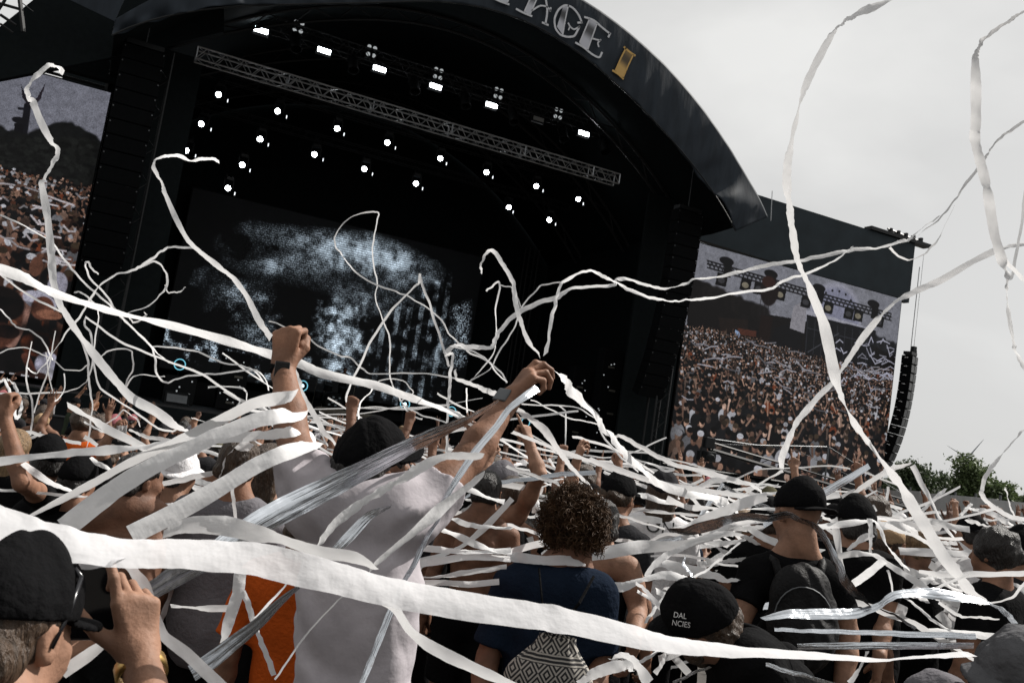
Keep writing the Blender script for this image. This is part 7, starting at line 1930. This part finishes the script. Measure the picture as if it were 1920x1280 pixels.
# against the sky
S('longest streamer falling from the top of the sky across right screen to the crowd', 'p', 5.2, 4.2, [(1690,-10,10),(1640,12,10),(1600,30,7),(1585,40,5),(1575,48,4),(1562,60,8),(1540,100,15),(1515,150,15),(1498,200,8),(1485,255,5),(1477,300,12),(1475,340,16),(1480,385,12),(1485,430,11),(1495,490,13),(1515,535,13),(1545,610,20),(1560,680,22),(1568,715,17),(1580,750,10),(1602,795,8),(1635,840,9),(1665,880,12),(1690,912,18),(1715,955,22),(1740,995,24),(1765,1037,24),(1795,1077,22),(1820,1110,18),(1845,1130,8)], GK)
S('tall streamer hanging down the sky near the right edge', 'p', 5, 5, [(1930,15,4),(1895,38,6),(1870,55,8),(1850,70,6),(1840,80,7),(1835,92,5),(1829,110,14),(1830,170,20),(1830,230,20),(1828,260,19),(1840,310,18),(1850,350,20),(1858,400,20),(1865,440,18),(1878,485,16),(1890,515,10),(1888,540,7),(1890,580,6),(1900,640,5),(1905,660,8),(1925,695,8)], GK)
S('thin streamer slanting up right across the sky', 'p', 6.5, 6, [(1930,222,9),(1895,245,9),(1880,255,5),(1860,275,4),(1850,290,8),(1840,310,8),(1810,345,8),(1795,370,5),(1760,412,4),(1710,448,3)], GK)
S('narrow streamer along the right edge of the sky', 'p', 6, 5.5, [(1925,345,6),(1912,440,8),(1902,490,9),(1895,525,8)], GK)
S('short streamer end at the right edge of the sky', 'p', 5.4, 5.4, [(1868,470,4),(1895,500,12),(1930,532,12)], GK)
S('streamer crossing right screen from the sky down left, tapering at its foot', 'p', 6, 6.2, [(1930,455,4),(1895,461,6),(1861,472,14),(1817,494,14),(1767,524,16),(1727,541,14),(1700,554,14),(1680,564,8),(1660,583,8),(1643,601,12),(1616,635,14),(1596,665,9),(1576,695,8),(1562,716,11),(1535,742,11),(1515,766,16),(1495,789,13),(1482,816,15),(1471,843,15),(1465,860,15),(1465,878,12)], GK)
S('curved streamer beside the wind turbine at right', 'p', 6, 5.6, [(1930,795,3),(1905,822,5),(1875,855,8),(1850,890,9),(1840,915,10),(1845,935,10),(1870,955,12),(1900,970,12),(1930,976,10)], GK)
S('flat streamer over the crowd below the fence', 'p', 7, 6.6, [(1753,980,4),(1815,967,6),(1862,955,8),(1872,950,5)], GR)
S('thin curled streamer at the header tip', 'p', 8, 8, [(1668,464,8),(1683,480,5),(1703,487,5),(1727,480,4),(1750,460,5),(1764,443,4),(1790,385,4)], GK)

# ---- the many shorter streamers lying over heads further back
def scatter():
    r = np.random.default_rng(77); recs = []
    zones = [('left', 20, 470, 800, 960, 18), ('middle', 800, 1260, 890, 1040, 44), ('right', 1240, 1640, 915, 1075, 74), ('far right', 1640, 1915, 960, 1100, 60), ('lower right', 1150, 1900, 1085, 1260, 26), ('lower left', 300, 500, 1100, 1250, 6)]
    for zn, x0, x1, y0, y1, n in zones:
        for i in range(n):
            x = r.uniform(x0, x1); y = r.uniform(y0, y1); hz = 838 + (x - 960) * .1537
            d = r.uniform(5.0, 10.5) if 'lower' not in zn else r.uniform(4.4, 6.5)
            L_ = r.uniform(90, 260) * (5.5 / d) ** .5; a = math.radians(r.normal(6, 26)); k = r.integers(4, 7)
            w = r.uniform(.042, .060) * FPX / d; pts = []
            cx = x - math.cos(a) * L_ / 2; cy = y - math.sin(a) * L_ / 2
            bend = r.normal(0, .16); tw = r.uniform(0, 6)
            for j in range(k + 1):
                t = j / k; sagg = 4 * t * (1 - t)
                pts.append((cx + math.cos(a) * L_ * t + r.normal() * 2, cy + math.sin(a) * L_ * t + sagg * bend * L_ * .5 + r.normal() * 2.5, max(2, w * (.35 + .65 * abs(math.cos(tw + t * r.uniform(1.2, 3.5)))))))
            key = 'p' if r.random() < .86 else ('f' if r.random() < .7 else 'd')
            recs.append((zn, x, y, d, key, pts, r.uniform(-.25, .25)))
    for i in range(54):            # thin taut strands further back
        x = r.uniform(560, 1780); hz = 838 + (x - 960) * .1537; y = hz + r.uniform(-22, 80); d = r.uniform(7, 13)
        L_ = r.uniform(190, 430); a = math.radians(r.normal(9, 13)); w = r.uniform(.030, .045) * FPX / d; bend = r.normal(0, .10); pts = []
        for j in range(6):
            t = j / 5; pts.append((x + math.cos(a) * L_ * (t - .5) + r.normal() * 2, y + math.sin(a) * L_ * (t - .5) + 4 * t * (1 - t) * bend * L_ * .5 + r.normal() * 3, max(2.2, w * r.uniform(.6, 1))))
        recs.append(('middle' if x < 1240 else 'right', x, y, d, 'p', pts, r.uniform(-1.5, 1.5)))
    def desc(q): 
        zn, x, y, d, key, pts, dd = q
        ln = math.hypot(pts[-1][0] - pts[0][0], pts[-1][1] - pts[0][1])
        w_ = max(p[2] for p in pts); size = 'thin' if w_ < 9 else 'short' if ln < 110 else ('middling' if ln < 180 else 'long')
        sl = math.degrees(math.atan2(pts[-1][1] - pts[0][1], pts[-1][0] - pts[0][0])); way = 'level' if abs(sl) < 12 else ('falling right' if sl > 0 else 'rising right')
        return '%s %s streamer, %s, over heads of %s crowd' % (size, {'p': 'white', 'f': 'silver', 'd': 'dark foil'}[key], way, zn)
    # only the largest are things of their own, the rest is one tangle
    area = lambda q: math.hypot(q[5][-1][0] - q[5][0][0], q[5][-1][1] - q[5][0][1]) * max(p[2] for p in q[5])
    recs.sort(key=area, reverse=True); keep = 292 - COUNT[0]; rest = recs[keep:]; recs = recs[:keep]
    av = []; af = []; au = []; nv = 0
    for q in rest:
        v, f, u = S('', 'p', q[3], q[3] + q[6], q[5], raw=True); av.append(v); af.append(f + nv); au.append(u[f.ravel()]); nv += len(v)
    me = mesh_np('streamer_tangle', np.concatenate(av), np.concatenate(af)); me.uv_layers.new(name='UVMap').data.foreach_set('uv', np.concatenate(au).astype(np.float32).ravel())
    tg_ = link('streamer_tangle', me, None, M_PAPER); tg_['kind'] = 'stuff'
    tag(tg_, 'tangle of small white paper streamers strewn over the heads further back', 'streamers')
    recs.sort(key=lambda q: q[1]); tot = {}; seen = {}
    for q in recs: tot[desc(q)] = tot.get(desc(q), 0) + 1
    for q in recs:
        l = desc(q); k = seen.get(l, 0); seen[l] = k + 1
        S(l + ((', ' + ordn(k, tot[l])) if tot[l] > 1 else ''), q[4], q[3], q[3] + q[6], q[5], 'streamers lying over the heads')
scatter()
